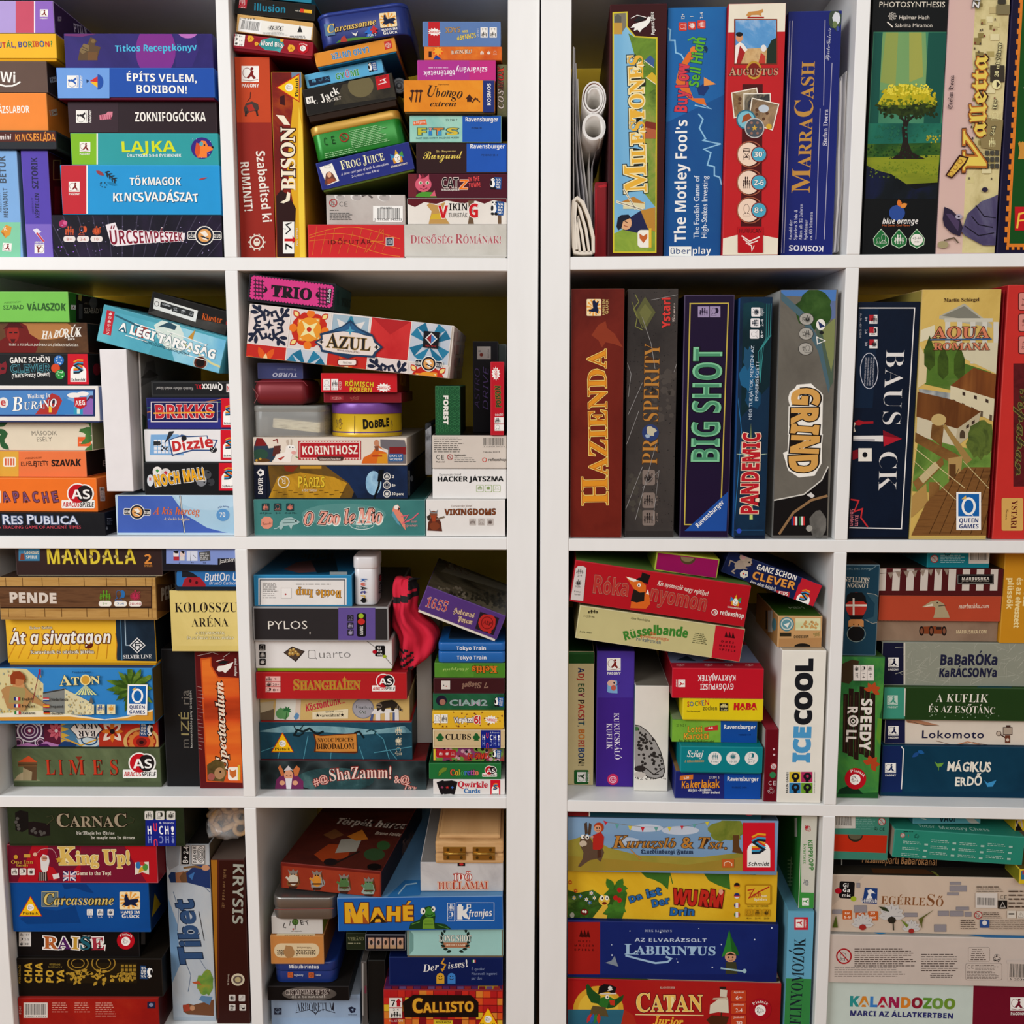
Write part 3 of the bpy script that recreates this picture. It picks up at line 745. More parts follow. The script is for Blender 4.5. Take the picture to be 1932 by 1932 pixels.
B('tall red and yellow upright box with cream letters between two horns',303,476,504,1704,'e0b02c',.012,.28,'floor',sides={'R':'c89a30','T':'3a2030'})
G([(280,476),(420,476),(430,700),(390,1100),(440,1400),(440,1704),(320,1704)],('n',12,'6a1a1c','8c2a1e','c0601e'));G([(420,476),(490,476),(500,560),(430,640)],'7a92a8')
G([(320,1300),(350,1260),(400,1290),(450,1380),(440,1704),(330,1704)],'3a1c1a');G([(345,640),(375,630),(380,700),(345,690)],'4a1418');G([(470,700),(500,900),(512,1704),(478,1704),(462,1100)],'f0d050')
G([(318,580),(474,486),(474,678)],'c83018');G([(330,580),(470,497),(470,668)],'f2c81e');El(406,580,26,26,'f0ece0');em('🐎',406,580,36,30,'444');T('Piatnik',466,644,466,512,26,'2a241c','R')
T('BISON',446,1262,440,842,104,'f2e8d2','R',ol=[(.05,'4a1a10')],off=.015)
G([(318,762),(372,766),(414,830),(372,826),(352,800)],'f2e8d2');G([(345,1342),(385,1320),(394,1272),(414,1280),(410,1330),(370,1348)],'f2e8d2')
R(366,1470,440,1680,'f2f0ea');T('7',426,1660,426,1612,50,'1a1a1a');G([(375,1600),(428,1600),(428,1620),(448,1590),(428,1560),(428,1582),(375,1582)],'c82028');Ln([(385,1550),(415,1520),(385,1490),(420,1476)],8,'222');t('2',382,1525,382,1512,22,'333');t('No. 649942',466,1628,466,1510,18,'e8e0d0')
tb=TOP
c='three'
B('dark red card box with a teal speech bubble, lying on two upright boxes',quad=[(36,216),(566,282),(560,402),(28,346)],col='a01e30',d=.006,D=.22,name='card_game_box',cat='card game',tray=20,traycol='7a1424',bev=.002)
G([(205,300),(222,265),(290,248),(350,262),(374,300),(352,332),(345,350),(325,338),(250,332)],'5cb0b0');El(290,293,80,38,'3f9c9c')
T('Word Bits',216,300,366,316,36,'f8f6f0',ol=[(.05,'1e4a50')])
part('player_icons');Q(40,300,106,308,78,'f0ece6');
for i in range(3):em('👪👥⏱'[i],56,232+i*28,20,20,'333');t(('8+','1+',"15'")[i],72,246+i*28,98,249+i*28,14,'333')
part(None)
for x,y,s in ((150,257,25),(190,291,15),(358,266,14),(420,320,28)):G(star(x,y,s,s*.87,3,0),'e8b03a');t('A',x-s*.3,y+s*.3,x+s*.3,y+s*.36,s*.7,'a84a20')
piatnik_round(498,318,76,8,part='publisher_logo');
B('upside-down tan box end with a white barcode label, under the black box',quad=[(62,96),(572,146),(556,270),(54,210)],col='d8b070',d=.012,D=.20,name='card_game_box',cat='card game')
Q(66,206,548,272,92,'efece4');fine(82,118,210,134,1,'555');barcode(150,175,140,8)
with at(315,190,1,6):El(0,0,55,24,'e2ded6');T('4$3DC',-48,10,50,10,32,'3a3a3a','I',jit=.2,shear=.3)
G([(478,168),(494,214),(460,214)],'333');fine(230,214,400,236,3,'777');fine(410,234,540,268,3,'777')
B('black box with teal lower-case lettering at the top of the left pile',quad=[(40,-24),(586,34),(572,138),(48,92)],col='26221e',d=.014,D=.20,name='card_game_box',cat='card game')
T('illusion',170,70,384,86,52,'2c8ea8');part('publisher_logo');Q(70,52,122,58,66,'b82838');em('🃏',95,18,36,34,'f0e8e6');t('NSV',76,50,116,54,10,'f0e8e6');part(None)
Q(440,80,560,92,26,'2a2a28');Q(478,82,556,90,22,'e8b838');Q(478,82,502,84,24,'d84a2c');t('made in',444,74,478,78,12,'e8e0d0')
B('teal edge of a thin box peeking in at the very top, over the black box',quad=[(290,-60),(556,-30),(552,22),(286,-8)],col='2c8ea8',d=.018,D=.18,name='card_game_box',cat='card game')
B('scarlet box with fine orange arcs, lowest of the middle pile',530,1488,1168,1704,'d03438',.012,.27,'floor')
rn=random.Random(3)
for k in range(3):Ln([(540+i*40,1560+k*42-55*math.sin(i*.24+k*.5)) for i in range(16)],3.5,'e08a3a')
for k in range(9):Ln([(590+k*60,1500+(k*37)%60),(560+k*58,1690-(k*53)%50)],3,'d87a38')
Ln([(920,1670),(1030,1520),(1030,1600),(940,1600)],4,'e08a3a')
T('IDŐFUTÁR',660,1618,950,1618,32,'5a1c18',track=.16,f='S');R(1046,1574,1098,1630,'e8dcd8');R(1050,1578,1094,1626,'3a4a5c');em('📖',1072,1602,30,30,'e8e8e8')
B('pale grey box end with pawn pictures and a barcode sticker, turned upside down',652,1290,1176,1484,'c8c0b8',.016,.24)
R(652,1286,1180,1490,('n',7,'b4aaa4','c6beb8','d2ccc6'))
for x,r in ((740,34),(850,38),(1035,44)):El(x,1300,r,r*.8,'e6e2de');El(x+4,1308,r*.8,r*.55,'b8b0ac');R(x-12,1286,x+12,1300,'8a8480')
Ln([(890,1300),(925,1285),(955,1310)],12,'6a6260')
under3(698,1345,54);ce(766,1350,58);part('barcode');R(962,1365,1160,1468,'f2f0ec');barcode(1066,1422,185,0,.95,.55);t('5 999566 845253',970,1462,1155,1462,16,'222');fine(1010,1370,1110,1388,2,'555');part(None)
fine(675,1388,750,1400,1,'555');fine(675,1408,850,1460,5,'666')
B('navy blue tilted box with cream capitals and a portrait card',quad=[(578,1080),(1198,940),(1240,1130),(628,1276)],col='303a86',d=.008,D=.25,tray=14,traycol='5a6a2a')
G([(606,1110),(690,1082),(738,1198),(660,1230)],'f2ede4');G([(640,1222),(650,1150),(672,1135),(694,1150),(722,1196),(664,1224)],'7a4a3a');El(672,1158,14,18,'e0b090');G([(656,1190),(690,1180),(716,1196),(664,1222)],'a85a3c');Ring(660,1105,22,10,2,'999')
T('FROG JUICE',752,1126,1040,1060,56,'f0ecc8','R',big={0:1.25,5:1.25},ol=[(.02,'1a1e4a')]);t('A clever card game of spells & concoctions',752,1164,1066,1092,20,'d8d4e4','I');t('2-4 players · ages 8 & up',822,1178,1006,1134,17,'d8d4e4','I')
gamewright(1122,1042,104,-13)
tfrog=CUR
TIN('green tin with a gold lid and recycling print, tilted in the middle pile',quad=[(532,842),(1136,718),(1166,940),(588,1076)],col='2c8c34',lid=.27,lidcol='c8a04a',d=.010,D=.14,r=.010)
t('C',640,966,664,961,62,'16381a',off=-.01);t('E',690,956,716,950,62,'16381a',off=-.01);under3(770,910,62,-12)
with at(940,900,1,-12):fine(-130,-62,125,62,11,'a8d0a0')
with at(760,1000,1,-12):fine(-120,-10,120,40,4,'a8d0a0')
B('black box with brown moonlit print and white and red markings, tilted above the green tin',quad=[(488,602),(1096,472),(1114,697),(538,812)],col='2a2622',d=.006,D=.20,tray=40,traycol='3a2a20')
G([(700,700),(760,560),(1000,500),(1096,480),(1116,640)],('n',12,'2a2622','4a4436','6a604a'));El(880,570,85,75,'7a7050')
Q(524,690,570,680,44,'f0ece4');T('M',530,683,562,676,34,'2a2622','R');T('r.',570,690,598,684,40,'f0ece4','R');T('Jack',622,680,742,622,62,'f0ece4','R',jit=.12);T('POCKET',655,682,752,656,22,'e8e0d4','R',jit=.1)
part('publisher_logo');G([(976,510),(1066,490),(1076,578),(990,598)],'c8202c');Ln([(1000,560),(1050,545),(1030,530),(1045,520),(1010,535)],6,'f0e8e4');t('HURRICAN',984,524,1056,508,14,'2a1a1a');part(None)
B('light blue small box with green bubbly letters, half hidden behind the black tilted box',quad=[(508,496),(1018,388),(1034,478),(524,592)],col='6ab4d8',d=.020,D=.12,name='card_game_box',cat='card game')
T('GYŰMI',715,530,874,498,46,['3a9a48','3a9a48','c86a8a','3a9a48','3a9a48'],ol=[(.02,'e8f0ea')],jit=.06);vagabund(955,444,66,-10)
part('player_icons');Q(542,572,680,540,40,'24324a');
for i in range(3):em('👪🌙👤'[i],570+i*44,535-i*9,28,26,'6ab4d8')
part(None)
B('orange box with upside-down blue lettering, under the navy tin',quad=[(567,352),(1100,246),(1122,356),(588,470)],col='e0983c',d=.010,D=.19,tray=10,traycol='2a7aa0',name='card_game_box',cat='card game')
T('LAND UNTER',935,308,682,356,44,'4a90c0',ol=[(.02,'c8d8e0')],jit=.06)
part('publisher_logo');G([(1034,276),(1082,268),(1090,318),(1042,330)],'c83a3a');em('🎲',1062,300,34,34,'f0e8e0');part(None)
TIN('navy rounded tin with gold and white lettering, topmost of the middle pile',quad=[(577,95),(1186,0),(1216,236),(612,332)],col='2a3e86',lid=.15,lidcol='2e4592',d=.004,D=.17,r=.016,metal=.15)
Q(648,240,712,230,78,'6a8aa8');T('Carcassonne',660,222,985,160,50,'e8c878','I',ol=[(.03,'5a4420')],big={0:1.3});hans(1064,152,112,-6,part='publisher_logo')
meeple(938,212,62,'3a7ac8',-8);meeple(968,196,50,'c83a3a',-8);t('FÜR 2',928,245,984,236,18,'f0ece4');G([(700,300),(740,265),(830,250),(960,242),(990,256),(900,282),(780,305)],'5a8a3c');G([(745,290),(750,255),(770,235),(790,262),(795,280)],'b84a3c');G([(820,215),(845,225),(862,205),(850,240),(832,232)],'e8e4dc')
r=thing('rubber_stopper','small round black knob poking out between the tilted black box and the orange box','knob',W(1137,572,.03))
bm=bmesh.new();cyl(bm,(0,0,0),(0,1,0),.005,.03);bm_obj('stem',bm,[special('black_rubber','26262a',.5)],r)
bm=bmesh.new();rg=lambda k,y:[(k*math.cos(i*.2094),y,k*math.sin(i*.2094)) for i in range(30)]
loft(bm,[rg(.0095,0),rg(.0095,-.002),rg(.008,-.003),rg(.006,-.0015),rg(.0035,-.0015),rg(.002,-.004)]);bm_obj('cap',bm,[special('grey_rubber','55585c',.35)],r)
B('pale grey stone-look box with old rose capitals, lowest of the right pile',1166,1488,1856,1704,'cfcac2',.010,.27,'floor',tray=10,traycol='d8d2c8')
R(1160,1480,1860,1690,('n',9,'c4c0b6','d2cec6','dad6ce'));T('DICSŐSÉG RÓMÁNAK!',1208,1614,1812,1612,54,'b8686e','R',ol=[(.03,'e8e0dc')],big={0:1.2,9:1.35})
B('white box with dripping red top edge and red and black letters',1190,1313,1852,1486,'e8e2da',.012,.24)
G([(1190,1310),(1190,1352),(1240,1372),(1300,1340),(1380,1352),(1450,1328),(1560,1350),(1640,1330),(1700,1350),(1760,1326),(1852,1345),(1852,1310)],'6a1c28')
G([(1330,1484),(1350,1400),(1318,1360),(1335,1345),(1380,1360),(1440,1340),(1420,1400),(1440,1440),(1470,1484)],'c8a060');G([(1350,1420),(1430,1410),(1440,1450),(1340,1455)],'d8b840');G([(1590,1484),(1600,1430),(1592,1330),(1632,1330),(1622,1430),(1630,1484)],'7a6048');G([(1790,1484),(1785,1330),(1810,1330),(1812,1484)],'7a6048')
T('V',1396,1444,1458,1444,90,'d01f2a','B',ol=[(.03,'f4f0ea')],off=.02);T('IKIN',1464,1394,1590,1394,52,'26221e',ol=[(.03,'f4f0ea')]);T('G',1594,1440,1664,1440,98,'d01f2a',ol=[(.03,'f4f0ea')],off=.02);T('TURISTÁK',1462,1440,1588,1440,34,'3a3028','S',ol=[(.03,'f4f0ea')]);vagabund(1780,1382,96,4)
B('maroon box with a pink cat in a green scarf',1190,1136,1846,1313,'5a1c2e',.012,.24)
R(1190,1130,1250,1320,'7a2c38');G([(1245,1305),(1250,1290),(1290,1270),(1370,1275),(1385,1310)],'5aa03c');El(1295,1222,54,50,'d86a80');G([(1262,1200),(1266,1150),(1290,1178)],'d86a80');G([(1308,1178),(1332,1155),(1335,1205)],'d86a80');G([(1275,1185),(1290,1150),(1310,1180)],'8a2a40')
for x in (1276,1322):El(x,1212,12,11,'f0e8d8');El(x+2,1213,6,9,'3a7a3a')
El(1298,1234,8,6,'8a2a40');Ln([(1275,1248),(1298,1256),(1320,1246)],4,'7a2038');G([(1340,1300),(1370,1260),(1378,1300)],'d86a80')
T('CAT',1416,1244,1530,1244,74,'1e1a1e',ol=[(.04,'e8d8d0')]);T('Z',1530,1256,1590,1256,72,'f0882c',ol=[(.03,'f0d8c8')],shear=.1);t('MACSKAJÁTÉK',1416,1264,1534,1264,15,'f0e8e0','B');T('IN THE',1594,1204,1668,1198,32,'e8585a',jit=.06);T('TOWN!',1596,1244,1676,1238,34,'e8585a',jit=.06);vagabund(1770,1216,84,3)
B('brown box with yellow script and a blue right end, above the pink cat box',1248,948,1852,1130,'3c2224',.012,.24)
R(1582,940,1856,1140,'2a62b8');T('Burgund',1290,1056,1552,1050,66,'e8d06a','C');T('Die Burgen von',1378,1010,1510,1006,20,'e0c880','C',p='caption');T('Ravensburger',1604,984,1836,984,32,'f4f2ee',p='publisher_logo');t('P2584AD 2214',1680,1034,1790,1034,14,'2a3a5a')
B('pale mint box with block letters made of coloured pieces and a blue right end',1204,764,1812,944,'9ccac0',.010,.24)
R(1204,760,1556,950,('n',6,'6ab8b4','a8d4c4','c8e0d0'));R(1554,755,1820,950,'2a66b8');G([(1226,806),(1310,790),(1320,826),(1228,832)],'e0784a');t('8-99 Jahre',1232,824,1310,814,18,'f0e8dc');t('23 298 7',1442,804,1520,804,18,'333')
for ch,x,x2,c in (('F',1250,1320,'c8c040'),('I',1332,1352,'d8a0a0'),('T',1362,1430,'d88a3a'),('S',1446,1528,'d8c048')):T(ch,x,894,x2,894,50,c,ol=[(.05,'3a6a6a')],off=.02)
R(1330,868,1352,898,'3a8ac8');R(1390,868,1416,898,'4aa0d0');t('PASST ODER KOMMT, FALLEN SIE MÜSSEN',1246,922,1532,918,12,'3a5a5a');T('Ravensburger',1572,806,1792,806,32,'f4f2ee',p='publisher_logo');t('P150A141',1614,856,1684,854,14,'2a3a5a')
tf=TOP
B('orange and amber box with black brush lettering and African figures',1165,530,1770,760,'d8862a',.004,.20,tray=16,traycol='5a4a2a',name='game_box')
R(1165,520,1690,740,('n',7,'d07a20','e89a30','f0b048'));R(1690,520,1780,745,'2a3c80');T('KOSMOS',1742,700,1742,552,26,'f2f0ea',p='publisher_logo')
T('Ubongo',1312,640,1552,655,78,'3a2418','I',jit=.15,off=.0,big={0:1.2});T('extrem',1340,706,1516,706,44,'3a2418','I',off=.0);t('Grzegorz Rejchtman',1392,564,1466,564,10,'5a3018')
for x in (1215,1245,1270):Ln([(x,675),(x+8,620),(x+4,600)],8,'4a2418');El(x+8,604,16,8,'4a2418')
G([(1200,650),(1215,675),(1210,640)],'4a2418');G([(1575,655),(1600,625),(1625,655),(1615,655),(1615,675),(1585,675),(1585,655)],'4a2418');Ln([(1620,680),(1640,650),(1668,676)],7,'4a2418');Ln([(1630,660),(1655,655)],7,'4a2418')
tu=TOP
B('magenta small box with upside-down white lettering',1255,398,1776,524,'b8409a',.010,.16,name='card_game_box',cat='card game')
R(1600,390,1780,530,'c83a8a');T('szivárvány',1720,446,1510,446,40,'f2e8f0');T('történetek',1505,464,1296,470,40,'f2e8f0');fine(1330,444,1500,456,1,"e8c8e0")
B('orange thin box with flaming print, second from the top of the right pile',1300,308,1816,396,'d8702c',.012,.14,name='card_game_box',cat='card game')
R(1300,300,1820,400,('n',14,'c84a20','e08030','f0a848'));El(1392,345,34,30,'e86020');G(star(1392,340,36,20,8),'f0b040');T('BLASTING BILLY',1480,360,1620,352,28,'f0e4d0','R',ol=[(.05,'6a2a18')],jit=.1);R(1330,340,1350,380,'4a1a14');icons([(1684,350),(1728,350),(1770,350)],34,'👪⏱👤',None,'f0e8dc');G([(1360,395),(1380,365),(1420,395)],'2a4a9a')
B('dusty blue box with upside-down yellow lettering and a red band, top of the right pile',1290,142,1808,304,'6a88b8',.014,.15,name='card_game_box',cat='card game')
R(1328,130,1404,310,'c82a32');amigo(1368,212,90,4);T('SCHNAPP',1642,216,1514,238,36,'e8d058',ol=[(.02,'3a4a6a')]);T('DEN',1590,200,1550,202,16,'e8d058');T('SACK',1540,178,1440,182,40,'b89870',ol=[(.02,'4a3a2a')]);part('player_icons')
for x in (1698,1758):R(x-24,182,x+24,250,'f0ece6');em('👪',x,228,36,34,'2a2a2a');t('2-5',x+16,188,x-16,188,14,'333')
part(None);t('01601',1662,248,1662,186,14,'d8dce8')
B('narrow upright box with orange twig letters between the pile and the side panel',1784,426,1850,757,'6a6a4a',.016,.13,rest=tf+.0003,name='card_game_box',cat='card game')
R(1780,420,1852,760,('n',16,'4a4a38','7a7a58','8a6a48'));T('COSMOX',1826,724,1826,448,44,['e8e0d8','e8e0d8','e8e0d8','8a4a3a','c83a30','d84a30'],'I',jit=.1,ol=[(.05,'3a2a24')])
# ================================================================ top row, right of the gap: tall boxes and papers
Z(1000,0,640/1932,'R',1,'tall boxes standing in the top row, right of the dark gap')
def paper_sheet(bm, pts, depth, th=.0006):
    L,Rr=[],[]
    for i,p in enumerate(pts):
        a,b=pts[max(0,i-1)],pts[min(len(pts)-1,i+1)];dx,dz=b[0]-a[0],b[1]-a[1];l=math.hypot(dx,dz) or 1
        L.append((p[0]-dz/l*th/2,p[1]+dx/l*th/2));Rr.append((p[0]+dz/l*th/2,p[1]-dx/l*th/2))
    loop=L+Rr[::-1]
    a=[bm.verts.new((x,0,z)) for x,z in loop];b=[bm.verts.new((x,depth,z)) for x,z in loop];n=len(loop)
    for i in range(n):
        f=bm.faces.new((a[i-1],a[i],b[i],b[i-1]));f.smooth=True
    k=len(L)
    for vs in (a,b):
        for i in range(k-1):bm.faces.new((vs[i],vs[i+1],vs[n-2-i],vs[n-1-i]))
    bmesh.ops.recalc_face_normals(bm,faces=bm.faces)
PAPER=special('paper','e9e6e2',.6);PAPER2=special('paper_grey','cfcdd0',.55);CREAM=special('cream_card','e2d9cb',.7);RED=special('red_plastic','9c1824',.22,coat=.4)
INSIDE=special('printed_inside','8a4a34',.6)
def sheets(name, label, cat, curves, d, depth, mats_, group=None, ths=None, pname='sheet'):
    pts0=[W(x,y,d) for x,y in curves[0]]
    base=Vector((sum(p.x for p in pts0)/len(pts0),d,min(p.z for p in pts0)))
    r=thing(name,label,cat,base,group)
    for i,c in enumerate(curves):
        bm=bmesh.new();paper_sheet(bm,[((W(x,y,d)-base).x,(W(x,y,d)-base).z) for x,y in c],depth,ths[i] if ths else .0012)
        bm_obj(pname,bm,[mats_[i%len(mats_)]],r)
    return r
sheets('magazine','bent white magazine standing at the left side panel, bowing towards the rolled sheets','magazine',
       [[(250,1440),(249,1010),(247,700),(246,470),(248,265)],[(300,1438),(290,1200),(264,900),(258,600),(255,420),(254,270)]],.062,.27,[PAPER,PAPER2],'loose booklets and papers')
sheets('magazine','grey white booklet with curling pages, leaning behind the rolled sheets','magazine',
       [[(334,1438),(318,1200),(290,960),(268,700),(266,500),(261,360)],[(340,1436),(330,1140),(303,930),(285,800),(277,620),(272,450)]],.064,.25,[PAPER2,PAPER],'loose booklets and papers')
sheets('magazine','thin leaflet with its upper end curling to the right, under the lower paper roll','magazine',
       [[(349,1436),(345,1140),(336,940),(340,870),(356,828)],[(353,1434),(353,1120),(354,940),(376,856),(400,842)]],.068,.22,[PAPER,PAPER2],'loose booklets and papers')
def roll(label, cx, cy_, rx, ry, turns, d, gap):
    c=W(cx,cy_,d);r=thing('paper_roll',label,'paper roll',c,'rolled sheets');e=W(cx+1,cy_,d).x-c.x
    n=int(26*turns);P=[]
    for i in range(n+1):
        a=2*math.pi*i/26;k=1-gap*a/(2*math.pi)
        P.append((rx*e*k*math.cos(a-1.0)+(rx*e*.12*(1-k)),ry*e*k*math.sin(a-1.0)))
    bm=bmesh.new();paper_sheet(bm,P,.26,.0016);bm_obj('sheet',bm,[PAPER],r)
    bm=bmesh.new();paper_sheet(bm,[(x*.955,z*.955) for x,z in P[:27]],.255,.0008)
    for v in bm.verts:v.co.y+=.002
    bm_obj('printed_side',bm,[INSIDE],r)
roll('upper of two white paper rolls, a loose end curled inside',361,560,70,96,2.6,.014,.17)
roll('lower of two white paper rolls, opening showing brown print',362,724,66,76,2.3,.014,.10)
r=sheets('folded_mat','cream folded mat with thick soft edges, lowest thing at the left side panel','mat',
       [[(360,1438),(360,1350),(336,1240),(300,1150),(268,1124),(248,1142),(243,1230),(248,1400),(254,1436),(300,1440),(356,1438)],
        [(338,1436),(318,1300),(285,1190),(262,1150),(256,1240),(266,1420)],
        [(312,1436),(296,1330),(272,1230),(270,1300),(284,1436)]],.004,.05,[CREAM],'loose booklets and papers',[.0038,.003,.003],'fold')
B('glossy red plastic case standing between the cream mat and the brown box',368,1035,440,1462,'8e1420',.016,.24,'floor',name='storage_case',cat='case',rough=.2,bev=.002)
G([(385,1060),(425,1050),(436,1052),(436,1064),(400,1070)],'c0303a');G([(372,1080),(380,1080),(380,1440),(372,1450)],'b02430');R(432,1064,436,1450,'5a0c14')
B('brown framed upright box with a landscape, windmill and cream capitals',436,22,768,1460,'461519',.006,.30,'floor')
G([(470,70),(555,66),(555,150),(600,205),(726,212),(720,1440),(472,1440)],'d8c83a')
G([(478,78),(548,74),(548,155),(596,212),(718,220),(712,1432),(480,1432)],('y',14,'6aa8d0','8cc0de','c4dce4'))
G([(560,190),(596,212),(718,220),(716,700),(640,560),(600,330)],('n',22,'5a7a2c','7a9a3c','3e5a26'));G([(640,560),(716,500),(714,1180),(650,1100),(640,800)],('n',24,'4a6a28','8aa048','c0a860'));G([(480,1432),(480,1330),(560,1290),(712,1300),(712,1432)],('n',24,'7a9a3c','9ab04a','5a7a30'))
G([(478,78),(545,74),(548,150),(520,190),(480,180)],'8a8474');R(478,130,525,195,'c8a050');G([(482,95),(500,80),(520,95),(520,130),(482,130)],'6a6a62')
for x,y in ((690,345),(700,440)):G([(x-40,y),(x-5,y-30),(x+20,y-5),(x+15,y+40),(x-10,y+25)],'4a6a9c' if y<400 else 'd8b83a');Ln([(x-40,y),(x+15,y+40)],4,'e8e4d0')
R(640,700,716,790,'b86a48');G([(640,720),(660,690),(716,700),(716,740)],'8a3a2a')
T('MILESTONES',662,1094,640,310,92,'e8b848','R',ol=[(.10,'2a2a1e'),(.06,'f0e4b8')],big={0:1.55},off=.01)
R(530,1150,655,1190,'e0d8b0');G([(520,1150),(590,1120),(655,1160)],'c08a40');Ln([(495,1150),(640,1195)],14,'e8e2cc');Ln([(535,1080),(600,1190)],12,'e8e2cc');Ln([(495,1150),(640,1195)],3,'4a3a28');Ln([(535,1080),(600,1190)],3,'4a3a28')
G([(530,1310),(560,1245),(630,1200),(712,1190),(712,1300),(640,1335),(585,1320)],'2a3058');G([(630,1200),(712,1180),(712,1320),(670,1300)],'c09040');El(545,1270,34,40,'e0b088');G([(492,1290),(500,1240),(520,1225),(560,1222),(575,1240),(530,1262),(520,1300),(502,1312)],'24283a');Ln([(540,1262),(555,1268)],4,'5a3020');Ln([(535,1285),(555,1292)],4,'a04838')
RR(612,1310,690,1410,20,'f0ece0');G([(622,1330),(645,1345),(668,1330),(668,1355),(646,1385),(624,1358)],'c8703a');R(676,1300,692,1410,'e0c040')
part('publisher_logo');G([(590,120),(620,92),(662,100),(640,118),(608,125)],'2a2426');Ln([(575,105),(610,88),(660,100)],4,'f0ece6');G([(572,160),(590,138),(625,128),(660,118),(672,96),(690,100),(680,130),(664,150),(640,165),(625,185),(612,170),(590,178),(596,158)],'f2efe9');t('Pegasus Spiele',710,200,704,68,22,'f0ece6','J');part(None)
B('blue upright box with white bold words and zigzag lightning lines',773,40,1103,1458,'1f5fa0',.012,.28,'floor')
G([(778,40),(1113,40),(1108,560),(776,700)],('n',5,'2a78b4','2468a8'));G([(773,700),(1105,540),(1095,1458),(770,1458)],('n',5,'1c5294','24689f'))
for P in ([(782,160),(800,170),(795,230),(825,230),(830,300),(860,310),(880,345)],[(960,650),(985,680),(965,730),(1000,790),(985,800),(1085,820),(985,800)],[(1085,820),(990,850),(1030,870),(1010,940),(1050,950),(1050,1000),(1080,1010),(1090,1050)],[(940,600),(1030,620),(975,590)]):Ln(P,8,'9ac8e4')
T('The Motley Fool’s',886,1380,896,680,72,'f2f0ec');t('The Foolish Game of',962,1358,965,1002,36,'e8eef4');t('High-Stakes Investing',1006,1358,1012,1002,36,'e8eef4')
G([(830,470),(850,380),(900,300),(940,270),(950,310),(900,360),(880,430),(930,560),(990,560),(1005,600),(960,590),(900,560),(850,500)],'e07c34');El(932,285,20,20,'e88a3a');G([(950,500),(1000,470),(1020,500),(990,545),(960,540)],'24407a');G([(990,440),(1060,480),(990,490)],'e8a058')
T('Buy Low',892,645,908,365,78,'d84a58',ol=[(.03,'2a2a5a')],jit=.06,off=.02);T('Sell High',960,500,998,215,66,'6ab83a',ol=[(.03,'1e3a5a')],jit=.08,off=.01);Ln([(900,230),(930,215),(965,240)],8,'6ab83a')
icons([(870,152),(922,147),(976,140)],46,'👤⏱👪','d84a3a','f0ece6',-90);t('12+',880,112,880,78,22,'f0ece6',p='player_icons');t('1',930,100,930,90,22,'f0ece6',p='player_icons');t('2-4',985,108,985,70,20,'f0ece6',p='player_icons')
part('publisher_logo');R(792,1404,918,1458,'f0eee8');T('über',796,1446,914,1446,42,'1e4a80','S');T('play',922,1446,1030,1446,42,'f2f0ec','B');part(None)
B('red upright box with cream ends, playing cards and three round badges',1108,18,1436,1454,'c62a30',.002,.29,'floor',sides={'T':'e8e2d4'})
G([(1100,10),(1460,10),(1455,180),(1110,185)],'ece4d2');G([(1095,1360),(1180,1338),(1320,1340),(1425,1360),(1420,1460),(1095,1460)],'ece4d2');G([(1210,480),(1325,480),(1318,1290),(1200,1290)],'5a1618')
R(1162,108,1408,368,'8a3a24');R(1170,114,1402,362,('n',12,'3a78b8','6aa4d4','e8eef0'));G([(1170,362),(1170,280),(1402,270),(1402,362)],('n',20,'b88a50','d8b888','7a4a30'));G([(1165,362),(1170,260),(1195,240),(1215,250),(1240,285),(1215,300),(1200,362)],'f0e8e0');El(1192,215,20,24,'d8a078');El(1192,196,20,13,'2a1a16');G([(1195,260),(1225,300),(1200,362),(1175,362)],'b02a2a');G([(1345,362),(1350,280),(1375,230),(1402,215),(1402,362)],'2a3a2c');El(1330,275,16,20,'e8e4e0');G([(1300,362),(1315,300),(1340,320),(1340,362)],'c84a3a')
G([(1230,88),(1245,68),(1300,62),(1325,52),(1328,68),(1315,76),(1318,95),(1300,85),(1260,86),(1250,98)],'d09a58');R(1238,96,1332,104,'b03028')
El(1275,400,44,52,'c8a040');El(1275,400,34,40,'8a2a20');T('AUGUSTUS',1134,430,1414,428,44,'d0a888','R',ol=[(.05,'5a2a1e')],big={0:1.2})
for pts,c in ((((1145,528),(1292,498),(1318,640),(1160,675)),'c8a070'),(((1215,532),(1370,530),(1375,690),(1215,690)),'5a5a5a'),(((1262,556),(1420,592),(1382,745),(1240,700)),'b89a78')):
    G(pts,'efe8da');cx0,cy0=sum(p[0] for p in pts)/4,sum(p[1] for p in pts)/4;G([(cx0+(p[0]-cx0)*.92,cy0+(p[1]-cy0)*.92) for p in pts],('n',30,c,darker(c,.7),'d8c8a8'));speck(cx0-60,cy0-40,cx0+40,cy0+40,6,7,11,'6a4a34',3,shape=8)
El(1330,620,30,22,'c8d0d8');El(1360,722,16,16,'d8b040');El(1230,682,56,56,'3a7a90');El(1230,682,48,48,'8ac4d0');G([(1205,700),(1215,660),(1245,645),(1262,670),(1235,690)],'a85a30');El(1278,730,56,58,'c8c4c0');El(1278,730,50,52,'5a6068');G(star(1278,730,18,8,5),'d8b048');Many([[(1278+34*math.cos(a)+8*math.cos(b),730+34*math.sin(a)+8*math.sin(b)) for b in [k*.785 for k in range(8)]] for a in [i*1.047 for i in range(6)]],'a07a6a')
for y,tx,e in ((880,"30'",'⌛'),(1040,'2-6','👪'),(1198,'8+','👤')):
    part('badge');Ring(1252,y,76,76,6,'b06a50');El(1245,y,62,66,'f0d8c4');em(e,1232,y,44,68,'3a1a18');El(1303,y,46,46,'8a2a28');El(1303,y,40,40,'5ab0c8');T(tx,1274,y+15,1330,y+15,34,'f4f0ea','J',ol=[(.04,'2a4a5a')]);part(None)
